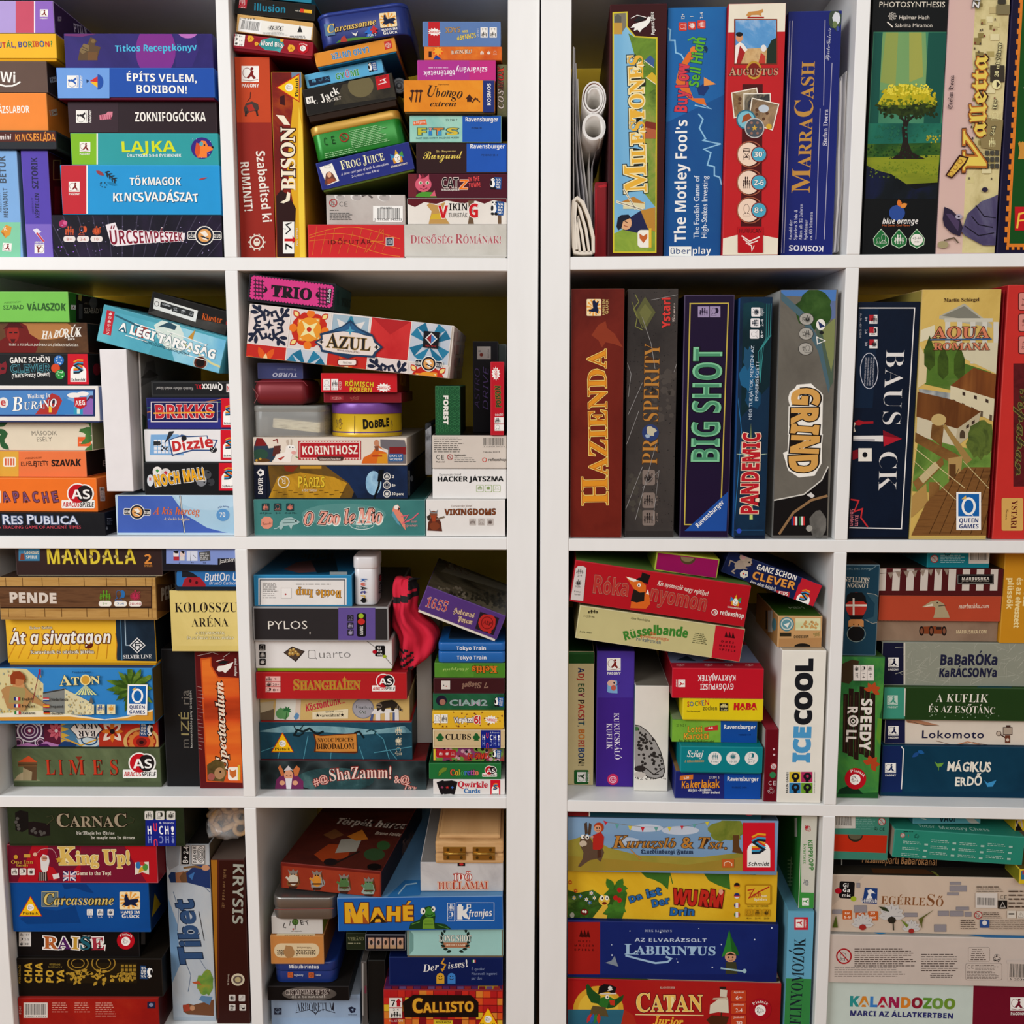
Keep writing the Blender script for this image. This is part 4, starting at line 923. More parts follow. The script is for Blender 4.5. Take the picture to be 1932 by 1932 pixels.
part('publisher_logo');R(1182,1292,1325,1440,'c01826');t('HURRICAN',1190,1328,1318,1328,30,'3a1418');Ln([(1205,1345),(1250,1375),(1305,1350)],7,'f0e4dc');Ln([(1215,1362),(1250,1388),(1295,1372)],6,'f0e4dc');Ln([(1230,1385),(1260,1400),(1262,1430),(1275,1400)],6,'f0e4dc');part(None)
B('dark blue upright box with old gold capitals between silver pinstripes',1450,62,1750,1455,'232f7c',.014,.28,'floor')
for x0,x1 in ((1480,1432),(1494,1446)):Ln([(x0,120),(x1,1440)],4,'b8b4c8')
Ln([(1720,360),(1675,1362)],4,'b8b4c8');Ln([(1652,620),(1628,1362)],4,'b8b4c8');Ln([(1680,115),(1672,600)],4,'b8b4c8')
T('MARRACASH',1592,1100,1622,348,84,'c89a50','R',big={0:1.45,5:1.45});t('Stefan Dorra',1690,832,1697,622,28,'d8d4e0','R');T('KOSMOS',1675,1402,1474,1396,36,'e4e0e8',p='publisher_logo')
for i,s in enumerate(('Anzahl der','Spielen 3 bis 4','Alten ab 12 Jahren','Spieldauer','ca. 60 Minuten')):t(s,1490+i*29,1368,1494+i*29,1368-len(s)*11.5,20,'c8c8dc','R')
t('Spiele-Galerie',1702,345,1715,160,26,'d0d0e0','C');G(blob(1740,110,36,62,14,.25,3),'4a5a4a');G(blob(1745,100,20,34,10,.25,5),'d8dce0');G(blob(1735,140,14,20,8,.2,6),'7a8a5a');G(blob(1752,165,10,16,8,.2,7),'4a5aa0')
t2=[[(1722,1450),(1742,1300),(1770,900),(1768,460),(1822,410)],[(1740,1450),(1760,1250),(1784,950),(1790,700),(1795,440)]]
sheets('magazine','white booklet with bent pages leaning on the dark blue box at the right','magazine',[[(1733,1434),(1756,1100),(1756,900),(1770,460)],[(1737,1434),(1761,1100),(1762,940),(1776,440)]],.02,.26,[PAPER,PAPER2],'loose booklets and papers')
sheets('magazine','pile of white sheets standing between the bent booklet and the divider','magazine',[[(1750,1434),(1778,1000),(1797,420)],[(1753,1432),(1781,1000),(1802,405)]],.028,.26,[PAPER2,PAPER],'loose booklets and papers')
# ================================================================ top row, far right compartment
Z(1560,0,372/1437,'R',1,'tall boxes standing in the far right compartment of the top row')
B('black upright box with a glowing yellow-green tree in a misty forest',302,-160,844,1842,'16181a',.008,.28,'floor')
T('PHOTOSYNTHESIS',378,52,862,52,46,'ece4d4','S',off=-.004);t('Hjalmar Hach',524,140,748,140,32,'e4dcd0');t('Sabrina Miramon',494,198,770,198,32,'e4dcd0');em('⚙',478,118,60,58,'ece4d8');Ln([(442,162),(478,196)],9,'ece4d8')
G([(340,232),(886,232),(815,1220),(290,1200)],('y',7,'2a6a58','5a9a78','88b890'));G([(410,236),(720,236),(735,640),(350,660)],('y',6,'6a9a6a','8aae74','5e9270'));G([(430,236),(520,236),(500,620),(390,600)],('y',9,'8aa060','b4b458'));G([(600,236),(690,236),(700,560),(600,600)],('y',9,'9aa860','bcb458'));
for x,w_ in ((345,60),(740,140)):G([(x,236),(x+w_,236),(x+w_*.7-18,1000),(x-40,1000)],('y',6,'1e5a50','246858'))
R(290,900,840,1180,('n',10,'1a5a50','2a7a66','3a8a70'));G([(290,1050),(840,1040),(820,1200),(285,1200)],('n',18,'1e3a20','2e5a28','6a8a30'))
G([(288,1150),(820,1130),(806,1330),(280,1360)],('h',26,'5a7420','98a030','3a5a1c'));G([(278,1200),(360,1240),(470,1270),(560,1330),(640,1380),(805,1340),(800,1450),(268,1450)],('n',18,'0e1418','182028','1c2450'))
G([(470,1160),(530,1110),(552,1030),(545,930),(560,880),(600,880),(585,930),(592,1040),(620,1110),(720,1160)],'2e241e');Ln([(575,900),(520,830),(470,800)],16,'2e241e');Ln([(578,890),(640,840),(690,800)],16,'2e241e');Ln([(572,880),(575,800)],14,'2e241e')
G(blob(580,770,210,75,44,.12,2),'3a4a1c');speck(385,740,800,860,90,8,18,'2e3c18',2);G([(368,760),(420,670),(500,625),(580,612),(680,640),(760,710),(806,740),(780,762),(680,750),(590,770),(480,765),(420,775)],('n',40,'8a9a20','b8b028','dcc838'));speck(400,650,790,760,160,6,14,'c8b828',5);speck(440,615,740,690,110,5,10,'e8d850',6);speck(300,1180,810,1300,120,3,9,'7a9028',12,shape=3);speck(300,1060,820,1160,60,4,12,'24481e',13,shape=3);speck(350,900,820,1040,40,5,14,'2a7058',14,shape=4);speck(390,720,800,790,60,6,12,'6a7a1e',7)
speck(730,990,835,1050,16,6,11,'b8b038',9)
part('publisher_logo');El(510,1552,58,56,'3a5aa0');G(leaf(532,1508,56,18,-100),'e0843a');G(leaf(535,1512,56,18,-28),'e89a48');T('blue orange',402,1632,664,1632,44,'f0ece6',f='J',ol=[(.03,'22263a')]);t('Hot Games Cool Planet',402,1650,602,1650,16,'d87848');part(None)
part('player_icons')
for x in (394,524,654):G([(x,1668),(x+40,1715),(x+58,1740),(x+52,1785),(x,1812),(x-52,1785),(x-58,1740),(x-40,1715)],'d8e8d0');G([(x,1674),(x+38,1718),(x+54,1742),(x+48,1782),(x,1806),(x-48,1782),(x-54,1742),(x-38,1718)],'2c7a44')
em('👤',374,1755,34,44,'ece8e0');em('👤',412,1740,44,66,'ece8e0');em('👪',524,1745,70,70,'ece8e0');El(654,1748,44,42,'f0ece4');t('45-60',622,1746,688,1742,18,'2a3a2a');t('min',636,1768,670,1768,15,'2a3a2a');part(None)
B('pale pink upright box with blackletter title and a hooded hunched figure',848,-180,1286,1840,'d8b8b4',.006,.28,'floor',sides={'T':'c8a8a4'})
R(780,-180,1400,1842,('y',5,'d4aeb0','dcc0b4','b8a8b8'));G([(1095,-180),(1400,-180),(1300,1842),(985,1842),(1010,1300),(1090,950),(1060,400)],('n',12,'c8bc84','ddd0a0','a8985c'))
rn=random.Random(8)
for i in range(46):
    y=rn.uniform(-100,1300);x=rn.uniform(1075,1230)-y*.05;s_=rn.uniform(24,60);R(x,y,x+s_*rn.uniform(.8,1.6),y+s_,rn.choice(('d8cc98','b8a870','e4dab0','9a8a58','c8b888')))
for i in range(40):
    y=rn.uniform(-100,1300);x=rn.uniform(1080,1270)-y*.05;R(x,y,x+9,y+16,rn.choice(('6a6050','8a4a3a','504a40')))
R(1230,40,1330,110,'8a8060');R(1240,0,1300,34,'4a463c');
for k in range(3):
    for q in range(3):R(1150+q*36,1100+k*48,1178+q*36,1135+k*48,'55524a')
G([(1100,850),(1280,880),(1260,1100),(1120,1080)],'9a8a60');R(1185,480,1290,600,'4a4238')
T('V',1150,1250,1152,1000,190,'e8d068','I',ol=[(.05,'4a2418'),(.035,'c07a38')],off=.01);T('alletta',1150,1000,1165,405,130,'e8d068','F',ol=[(.05,'4a2418'),(.035,'c07a38')],off=.01);G([(858,1280),(960,1130),(1030,1150),(1005,1200),(905,1305)],'4a2418');G([(872,1278),(965,1145),(1015,1158),(995,1192),(905,1292)],'e0bc58');Ring(900,1268,18,18,4,'a06a30');Ring(930,1222,18,18,4,'a06a30');Ring(965,1180,18,18,4,'a06a30')
t('Stefan Dorra',908,800,924,552,36,'3a2430','F');t('20 min/player',1243,565,1268,318,32,'ece4b0','R',ol=[(.1,'4a4030')]);t('14 +',1228,800,1238,730,28,'ece4b0','R',ol=[(.1,'4a4030')]);t('2-4',1210,992,1224,925,28,'ece4b0','R',ol=[(.1,'4a4030')]);El(1230,620,32,34,'ece4b0');G([(1230,620),(1230,594),(1256,620),(1230,646)],'4a4030');em('👪',1198,1040,50,70,'ece4b0');em('👤',1220,850,56,60,'ece4b0')
T('ZM',1100,66,1120,-60,52,'e8e4e0','B',ol=[(.06,'5a5a5a')])
G([(838,1600),(850,1510),(900,1530),(960,1590),(985,1660),(965,1725),(900,1700),(850,1650)],'3a3048');G([(860,1560),(900,1560),(960,1620),(950,1690)],'5a4a6a');G([(975,1690),(1020,1560),(1120,1470),(1200,1440),(1240,1420),(1222,1790),(1130,1790),(1000,1720)],('n',9,'2e2840','5a5274','8a8aa0'));Ln([(1050,1580),(1100,1640),(1200,1660)],8,'241e30');Ln([(1080,1500),(1140,1580),(1222,1590)],8,'241e30');Ln([(1000,1650),(1100,1720),(1210,1700)],8,'241e30');El(955,1582,26,18,'b0a8b8');El(955,1582,8,7,'2a2430');El(1145,1385,22,18,'3a3048');Ln([(850,1755),(920,1735),(950,1770)],10,'6a5a48');El(840,1785,40,26,'b0a480')
B('dark green box end with orange crenellated border at the right edge',1300,-180,1730,1832,'221c3c',.004,.27,'floor')
G([(1420,-180),(1800,-180),(1740,1800),(1310,1800)],'e08a34');G([(1440,-180),(1800,-180),(1740,1776),(1330,1776)],'1f5a24')
for i in range(26):y=-170+i*76;x=1420-y*.062;R(x-22,y,x+4,y+38,'e08a34')
for i in range(5):R(1310+i*40-5,1795,1330+i*40-5,1822,'e08a34')
R(1368,1508,1560,1680,'c8202c');Ln([(1385,1660),(1400,1560),(1440,1550)],14,'f0c858');Ln([(1395,1610),(1440,1605)],12,'f0c858');G([(1392,1045),(1405,1030),(1412,1045),(1425,1030),(1440,1045),(1520,1045),(1520,1160),(1392,1160),(1402,1100)],'d09a48');T('III',1432,645,1480,645,80,'e0d8b8')
# ================================================================ second row, outer left compartment
Z(0,490,480/1717,'L',2,'game boxes in the second row, outer left compartment')
B('slim black box with silver and red angular letters, lowest of the left pile',-300,1706,708,1858,'222226',.006,.28,'floor')
R(-10,1700,712,1860,('n',16,'1e1e22','2c2c30'));T('RES PUBLICA',14,1784,525,1784,62,'d8dce8','S',ol=[(.05,'5a6a8a')],big={0:1.15,4:1.15},off=.015);t('A TRADING GAME OF ANCIENT TIMES',-14,1815,548,1815,24,'d85a6a')
face('R');t('8+',728,1820,728,1800,14,'c8c8c8');fine(722,1740,760,1790,4,'b8b8b8');face('F')
B('bright orange box with spaced purple letters and a red and black round emblem',-300,1472,656,1700,'ee8032',.012,.28,sides={'R':'d06a28'})
for i,ch in enumerate('APACHE'):T(ch,26+i*66,1640,72+i*66,1632,78,'8a5a7a','B',ol=[(.05,'5a2a2a')],jit=.04,seed=i)
R(-20,1560,8,1640,'e8d8c8');abacus(528,1600,215,0)
face('R');icons([(688,1550),(690,1582),(692,1612)],34,'👪👤⏱','e8d0c0','333',0);face('F')
B('salmon box with a yellow left end and black hand lettering',-300,1290,582,1464,'ea8452',.020,.26,sides={'R':'2a1e1c'})
R(-300,1288,126,1470,'e0b04c');RR(22,1332,108,1398,12,'f0e8d8');Many([[(34+i*18,1342),(44+i*18,1342),(44+i*18,1388),(34+i*18,1388)] for i in range(4)],'d86a48');T('ELFELEJTETT',140,1392,330,1390,34,'3a2420','S',jit=.12,off=.01);T('SZAVAK',346,1394,544,1392,48,'33221e',jit=.08,off=.02);t('ABSZOLÚT',172,1346,284,1342,13,'7a4028');pagony(612,1362,34,0,text=False)
face('R');T('ELF',690,1392,760,1396,44,'c8b8b0','S');face('F')
B('beige box with green palm leaves at both ends and thin grey capitals',-300,1096,622,1284,'e4d8c2',.022,.26,sides={'R':'8a8a68'})
t('MÁSODIK',212,1186,386,1184,34,'8a8478',p='title');t('ESÉLY',246,1228,352,1226,34,'8a8478',p='title');R(525,1196,614,1260,'e8703c');R(535,1230,600,1234,'f0d0b8')
for a,x,y in [(200,640,1180),(230,660,1160),(170,640,1140),(150,640,1190),(250,650,1200),(120,630,1120),(100,620,1240),(140,640,1250),(200,620,1100)]:G(leaf(x,y,110,20,a),('n',20,'3a6a3a','5a8a4a','2a4a30'))
for a,x,y in [(-20,-20,1120),(20,-20,1150),(60,-10,1180),(-40,-10,1220),(40,0,1230)]:G(leaf(x,y,80,20,a),'3a6a40')
B('white framed box with a blue panel of colourful houses and white script',-300,850,668,1082,'e9e4de',.008,.29,tray=10,traycol='3a4a7a',sides={'R':'8a9ac0','T':'6a8ac0'})
R(-300,874,642,1058,'2a3a6a');R(-300,882,630,1046,'5c90c8');G([(440,1046),(440,960),(470,920),(540,892),(628,890),(628,1046)],'88b0d8');G([(238,1044),(300,960),(350,900),(400,920),(425,960),(380,1044)],'b8403a');R(350,940,380,970,'4a2a3a');G([(380,1044),(430,930),(500,960),(500,1044)],'4a8cc8');G([(498,1044),(498,1000),(560,960),(590,985),(590,1044)],'3aa0c0');G([(560,1044),(560,980),(610,930),(628,930),(628,1044)],'9a70b8');G([(555,985),(610,915),(628,915),(628,940),(610,935)],'5a3a5a');El(500,915,46,18,'f0ece8');El(560,905,40,16,'f0ece8');R(330,990,350,1030,'f0c848');R(520,1005,540,1040,'d8e8e0')
t('Walking in',188,938,342,928,34,'f4f2ee','I',p='title');T('BURANO',88,1022,388,992,62,'f6f4f0','I',big={0:1.8},jit=.05,ol=[(.02,'2a4a7a')]);part('publisher_logo');G([(502,930),(585,926),(584,985),(544,1010),(504,988)],'c82a34');T('AEG',510,984,578,980,36,'f4f2ee');El(24,965,34,36,'e8e4e0');T('e',4,985,44,985,52,'c84a4a');part(None)
B('black box with teal and white capitals, two dice and a red emblem panel',-300,632,598,836,'26282a',.010,.28,sides={'R':'1c1c1e'})
T('GANZ SCHÖN',66,698,340,690,42,'f2f0ea');T('CLEVER',72,764,340,756,60,'26343c',ol=[(.03,'6ab8c4')],off=.0);T('(That’s Pretty Clever!)',80,798,340,784,30,'f0eee8','B',jit=.05);schmidt(529,736,148,0,.97,1.42)
El(398,680,34,34,'3a7ac0');speck(372,655,424,706,9,4,6,'c8dcf0',3);El(376,732,30,30,'d85a34');El(406,774,32,32,'3a9a4a');speck(384,752,430,796,8,4,6,'c8e8c8',4);G([(-10,690),(10,705),(40,685),(50,720),(40,765),(0,775),(-10,740)],'8a2a34');El(20,735,12,10,'26282a')
face('R');El(652,740,26,40,'6a1a26');face('F')
B('brown box with a red armoured warrior and white brush lettering',-300,424,592,628,'5a3c2c',.012,.27,sides={'R':'2c1e18'})
R(-300,424,600,628,('n',8,'4a3022','7a5638','9a7850'));El(300,470,190,70,'b88450');G([(60,424),(140,424),(180,445),(200,500),(270,545),(240,628),(-20,628),(-20,560),(40,520),(30,470)],'7a201c');El(88,500,42,62,'a03028');G([(20,470),(60,430),(130,430),(165,465),(120,458),(60,458)],'5a1414');R(62,488,84,496,'241010');R(96,488,118,496,'241010');G([(70,535),(105,535),(96,560),(80,560)],'5a1818')
T('HABORÚK',282,536,552,520,66,'ece8e0','I',jit=.2,off=.01);t('kora',458,544,506,542,24,'ece8e0','R');t('HARC A FEUDÁLIS JAPÁNBAN 2-6 JÁTÉKOS SZÁMÁRA',62,580,530,584,18,'e4dccf','R')
B('light green box with dark green hand lettering, top of the outer left pile',-300,214,464,410,'84c860',.008,.30,sides={'R':'2c2624','T':'6ab048'})
T('SZABAD',22,336,162,334,32,'3c6a34','S',off=.01,jit=.05);T('VÁLASZOK',182,342,442,344,52,'3c6a34',jit=.08,off=.02);t('ABSZOLÚT',28,296,142,290,13,'6a9a50')
face('R');R(464,200,512,430,'3c7a30');pagony(494,322,32,4,text=False);G([(530,235),(552,240),(548,280),(528,270)],'a89a48');R(532,300,556,400,'5a5654');El(630,290,26,40,'6a6664');T('SZABAD V',568,362,690,362,42,'b8a898','S',off=.01);t('ABSZOLÚT',568,300,650,304,13,'8a7a6a');face('F')
B('pale blue box with a dark blue moon scene and orange script, under the white boxes',782,1588,1580,1846,'c0d4e2',.010,.28,'floor',sides={'L':'6a8ac8'},wear=.4)
R(796,1594,1580,1842,('n',5,'4a66b4','5c7ac4'));G([(1160,1594),(1580,1590),(1580,1846),(1520,1840),(1400,1810),(1250,1720)],('n',6,'a8c8dc','b8d4e4'));El(1420,1580,240,110,'bcd6e6');Ln([(1216,1594),(1230,1720),(1246,1840)],12,'2a3a5a');Ln([(1216,1594),(1230,1720),(1246,1840)],5,'e0dcd4')
gemklub(926,1702,175,2);T('A kis herceg',1038,1718,1350,1722,58,'d8784a','I',jit=.05);t('Az én kis bolygóm',1108,1758,1282,1760,22,'d8c8b8','I');El(1505,1722,44,42,'6aa0d0');T('70',1482,1736,1524,1734,34,'f2f0ea');t('A kis herceg',1472,1680,1545,1672,13,'4a6aa0','I',arc=.6)
wz=TOP
B('plain white box standing upright, nearer and taller of the two white boxes',quad=[(670,606),(852,602),(902,1566),(722,1562)],col='e8e4e4',d=.000,D=.25,name='storage_box',cat='box')
B('plain white upright box tucked behind the nearer white one, side printed with grey mushrooms',quad=[(874,626),(946,624),(972,1560),(906,1560)],col='e6e3e0',d=.030,D=.25,sides={'R':'aca8a4'},name='storage_box',cat='box')
face('R');G([(945,860),(990,690),(1040,680),(1060,800),(1000,830)],'8a8684');G([(950,800),(1010,740),(1070,780),(1010,800)],'6a6664');G([(945,1560),(945,1030),(985,1060),(990,1500)],('n',20,'4a5a4a','8a9a88'));face('F')
TOP=wz
B('black box with yellow comic lettering and dice, lowest of the inner pile',972,1368,1578,1562,'232426',.010,.26,sides={'L':'1a1a1c'})
El(1062,1430,32,34,'e8e4e0');El(1118,1440,34,32,'d8d4d0');G([(1050,1420),(1062,1412),(1074,1424),(1062,1440)],'4a9a4a');G([(1105,1432),(1120,1425),(1132,1440),(1118,1456)],'c83a4a');El(1015,1490,22,40,'d8dce0');El(1395,1450,32,30,'55575a');El(1360,1490,36,40,'8a8c90');El(1425,1500,24,26,'44464a');speck(1340,1430,1440,1520,9,5,8,'1c1c1e',3);t('✖',1004,1488,1024,1488,18,'c83a4a')
T('NOCH MAL!',1044,1530,1386,1480,84,'f0b42c','B',ol=[(.07,'f4f0e8'),(.03,'3a2a18')],jit=.05,off=.01,track=.03);schmidt(1541,1456,126,0,1.0,1.62)
t1=TOP
B('white box with red puffy lettering and a number grid, above the black dice box',975,1146,1562,1350,'eae8e8',.014,.25)
G([(1018,1180),(1200,1178),(1250,1200),(1240,1320),(1010,1318)],'8ab4dc');Many([[(1040+i*26,1215+j*24),(1060+i*26,1215+j*24),(1060+i*26,1235+j*24),(1040+i*26,1235+j*24)] for i in range(5) for j in range(4)],'e8e8ec');R(1036,1226,1082,1254,'3a3a3e');G([(1110,1240),(1130,1190),(1140,1160),(1178,1156),(1150,1200)],'3a3c40');speck(1070,1240,1130,1290,8,6,9,'4a4c50',2)
G([(1135,1215),(1210,1190),(1225,1178),(1270,1190),(1400,1185),(1405,1210),(1470,1215),(1450,1262),(1462,1290),(1300,1290),(1160,1325)],'44608e');G([(1145,1218),(1212,1196),(1268,1198),(1395,1192),(1400,1216),(1458,1222),(1442,1262),(1450,1282),(1300,1280),(1168,1314)],'f2f0ee');T('Dizzle',1160,1296,1442,1262,76,'c83a3c','B',jit=.06,off=.02);El(1242,1205,18,18,'2e2e32');El(1440,1282,24,20,'2e2e32');speck(1426,1270,1456,1294,5,3,5,'e8e8e8');schmidt(1548,1250,118,0,1.0,1.72)
B('navy box with a framed red and orange chrome title, between two black boxes',990,932,1556,1134,'2a2c6a',.014,.25,sides={'L':'1c1e4a'})
R(990,1070,1500,1140,'3a3c8a');Ln([(990,1000),(1500,960)],5,'4a9a6a');Ln([(990,1030),(1500,940)],5,'c8843a');Ln([(1000,1080),(1500,1020)],5,'4a7ac0');R(1018,958,1470,1096,'e0d8d8');R(1024,964,1464,1090,'2a2a5e');T('BRIKKS',1044,1070,1446,1066,100,'c83440','B',ol=[(.03,'f0e4dc')],off=.015,track=.03);Ln([(1040,1036),(1446,1030)],10,'e8b040');schmidt(1545,1028,106,0,1.0,1.95)
B('thin black box with upside-down white and red lettering',1020,818,1552,924,'28282a',.018,.23,name='card_game_box',cat='card game')
Fr(1030,828,1540,914,4,'4a4a4a');T('Qwixx',1504,838,1362,838,50,'eeeae6',ol=[(.03,'3a3a3a')]);T('XL',1362,842,1314,842,34,'d83240');t('Klassisch einfach - einfach klasse!',1304,862,1054,858,22,'c8c4c0');R(1528,838,1552,894,'e8e0dc');T('N',1533,888,1552,888,40,'c82a36')
B('teal tilted box with an airliner and bold white capitals, leaning on the white boxes',quad=[(706,288),(1540,542),(1548,806),(652,530)],col='5aa8b8',d=.004,D=.28,sides={'D':'3a8a9c'})
G([(690,330),(1100,440),(1000,640),(655,540)],('n',7,'4a9cb4','6ab8c8','8accd4'));G([(1100,420),(1540,550),(1545,800),(1180,690)],('n',7,'6ab4d8','9cd0e0','cce4e8'));G([(1040,440),(1120,395),(1200,420),(1240,500),(1230,620),(1120,600),(1060,520)],'d8e4dc');G([(1060,455),(1140,420),(1195,450),(1180,475),(1110,455)],'3a5a6a');Ln([(780,375),(960,460),(1060,500)],12,'3a6a7a');Ln([(1230,560),(1430,700),(1540,745)],14,'d8d4a0');El(1352,695,50,46,'b8c8c8');El(1352,695,42,40,'6a3020');El(1352,695,30,28,'241816');G([(1265,530),(1320,470),(1300,540)],'c89a48');El(960,490,50,40,'b04a34')
G([(722,340),(775,350),(748,512),(696,500)],'c83240');
for i,s in enumerate(("20'",'12+','2')):em('⏱👪👤'[i],746-i*8,366+i*52,22,22,'f0ece8');t(s,730-i*8,394+i*52,756-i*8,400+i*52,16,'f0ece8',p='player_icons')
T('A LÉGI TÁRSASÁG',802,476,1450,672,66,'f6f6f2','B',ol=[(.03,'2a6a80')],off=.03,big={0:.9});Ln([(910,430),(1060,478),(1100,492)],5,'f2f2ee');Ln([(850,510),(1000,556)],5,'f2f2ee');Ln([(1130,482),(1395,575)],5,'f2f2ee');Ln([(1250,640),(1390,680)],5,'f2f2ee');t('FELEMELŐ LANDOLÁSOK JÁTÉKA',962,556,1276,650,20,'2a5a6a')
B('black tilted box with a white recycling label and an orange crooked title',quad=[(1032,228),(1540,352),(1530,540),(994,356)],col='2a2624',d=.050,D=.24,sides={'T':'1e1a1a'})
G([(995,356),(1100,330),(1330,400),(1535,440),(1530,540)],('n',8,'2c2826','55504c','6a6462'));G([(1042,256),(1336,344),(1320,420),(1034,330)],'eeeae4');G([(1085,282),(1155,302),(1162,322),(1150,340),(1080,318)],'333');G([(1150,302),(1310,350),(1304,390),(1160,348)],'3a3a3a');Ring(1058,298,16,18,4,'444');t('KÖNNYEN',1094,304,1150,320,13,'eee');em('⌛',1184,336,26,26,'ccc');em('📦',1238,350,28,28,'ccc');em('♻',1290,366,26,26,'ccc');T('Kluster',1358,402,1496,430,50,'d8692c','R',jit=.08,off=-.005);t('G',1520,440,1545,446,40,'c83a3a')
# ================================================================ second row, inner left compartment
Z(430,490,550/1932,'L',2,'game boxes in the second row, left of the dark gap')
B('wide teal box with a parrot, a chameleon and splashy pink letters, lowest of its pile',172,1590,1308,1816,'4a8480',.010,.30,'floor',sides={'T':'3a6a68'},wear=.4)
R(172,1590,1310,1820,('n',5,'437a78','508c88','4a827e'));El(768,1690,280,75,('n',7,'6a9c98','5a908c'))
T('O Zoo le Mio',500,1760,1030,1745,104,'e8a898','I',ol=[(.07,'dfe4dc'),(.045,'241a1a')],jit=.12,off=.01);Ring(888,1755,82,34,4,'d0dcd8');t('ENGLISH INSTRUCTIONS',825,1756,950,1756,11,'d0dcd8');t('INCLUDED',850,1774,925,1774,11,'d0dcd8')
icons([(250,1640),(330,1640),(412,1640)],52,'👪👤⏱','2e4a4c','e08a78');t('ab 8 Jahren',212,1684,290,1684,13,'1e3a3a');t('2-4',315,1684,348,1684,13,'1e3a3a');t('45-60 Min.',376,1684,458,1684,13,'1e3a3a')
part('publisher_logo');G([(222,1720),(245,1702),(280,1704),(298,1725),(296,1765),(270,1784),(240,1782),(220,1760)],'e09a84');t('Casali',228,1760,290,1752,26,'8a4a40','C');part(None)
G([(340,1780),(345,1740),(375,1712),(420,1705),(450,1720),(480,1738),(460,1752),(430,1760),(420,1790),(405,1760),(370,1765),(355,1790)],'a8c0be');Ln([(350,1760),(325,1780),(308,1782)],6,'a8c0be');Ln([(372,1725),(440,1722)],4,'5a7a78');Ln([(365,1745),(440,1742)],4,'5a7a78');El(452,1732,6,6,'2a3a3a')
G([(1090,1660),(1100,1632),(1125,1622),(1140,1640),(1138,1665),(1160,1690),(1168,1730),(1180,1795),(1160,1770),(1140,1735),(1110,1720),(1092,1690)],'e0907a');G([(1084,1690),(1095,1665),(1120,1710),(1150,1770),(1120,1745)],'6aa0b0');El(1118,1640,16,15,'e8e0d8');G([(1128,1640),(1142,1648),(1130,1664)],'2a2a2a')
part('publisher_logo');Ln([(1150,1702),(1195,1692),(1160,1745),(1225,1715),(1262,1680)],8,'d87080');Ln([(1160,1745),(1205,1730)],7,'d87080');t('zum',1212,1742,1256,1742,20,'d89a9c');t('Spielen',1170,1768,1258,1768,20,'d89a9c');part(None)
B('dark box with a golden cobbled street, a street lamp and a navy left end',172,1362,1192,1580,'1c2434',.014,.28,sides={'R':'141a2c'})
G([(265,1362),(900,1362),(820,1580),(290,1580)],('n',9,'4a3a20','7a5c28','2a3440'));G([(270,1580),(330,1440),(480,1410),(700,1440),(790,1480),(740,1580)],('n',14,'9a7020','c89a30','6a5020'));R(480,1362,620,1385,'c89a3a');G([(370,1362),(470,1362),(430,1410),(380,1400)],'8a3a20');G([(640,1362),(1190,1362),(1190,1580),(860,1580),(800,1480)],('n',8,'1a2438','24385c','1a2a44'));El(965,1480,52,80,('n',14,'6a9cc0','a8cce0','3a6a9c'));Ln([(1010,1400),(1000,1500),(970,1580)],14,'14181e');G([(990,1470),(1000,1390),(1035,1395),(1020,1470)],'14181e')
for i in range(14):Ln([(300+i*34,1530+(i%3)*14),(326+i*34,1528+(i%3)*14)],3,'5a4018')
R(172,1362,258,1580,'1e2438');part('publisher_logo');T('DEVIR',232,1556,232,1444,34,'ece8e4');G([(190,1410),(215,1385),(242,1400),(240,1425),(212,1436)],'ece8e4');El(216,1410,10,10,'1e2438');part(None)
Ring(370,1473,40,40,7,'e0d8c8');t('R',386,1448,352,1498-50,44,'e0d8c8')
T('PÁRIZS',462,1512,642,1508,76,'e0c040','B',jit=.08,big={0:1.15},ol=[(.02,'3a2a10')]);t('A FÉNY VÁROSA',492,1536,590,1536,18,'e0d8c8')
for y,s,e in ((1436,'2','👪'),(1494,'8+','👤'),(1550,'30 perc','⏱')):Ring(1054,y,25,25,5,'ece8e0');em(e,1054,y,28,28,'ece8e0');t(s,1086,y+10,1086+(16 if s=='2' else 28 if s=='8+' else 80),y+10,22,'ece8e0',off=.01)
face('R');Ln([(1200,1400),(1200,1560)],5,'d8d4d0');El(1218,1450,10,20,'8a8c94');face('F')
tk0=TOP
B('cream box with a red meander framed title, a cartoon goat and a robed man',168,1177,1186,1358,'e2d6c8',.012,.26,sides={'R':'d8c8b8'})
G([(170,1340),(172,1240),(190,1182),(230,1185),(262,1230),(270,1250),(340,1240),(352,1262),(320,1300),(290,1340)],'3a4a5a');G([(180,1235),(192,1182),(228,1184),(260,1232)],'8a2a2a');El(215,1290,52,36,'3a5a4a');El(230,1330,50,12,'6a4a28');G([(295,1300),(305,1235),(350,1230),(345,1300)],'6a3a34');Ln([(300,1200),(325,1190),(330,1215)],7,'8a2a2a');El(215,1320,8,8,'c8a040');El(190,1330,8,8,'c8a040')
G([(300,1340),(320,1290),(380,1275),(385,1240),(400,1225),(440,1230),(456,1262),(452,1288),(425,1296),(415,1345)],'ece4dc');G([(385,1200),(400,1190),(405,1230),(392,1232)],'c8b8a8');G([(425,1195),(418,1185),(414,1228),(424,1230)],'c8b8a8');El(408,1240,11,11,'f8f4f0');El(430,1242,10,11,'f8f4f0');El(410,1242,5,5,'2a2a2a');El(430,1244,5,5,'2a2a2a');El(436,1278,16,12,'e0a8a0');Ln([(450,1305),(480,1320)],5,'5a8a3a')
G([(330,1318),(380,1300),(350,1330)],'b84a40')
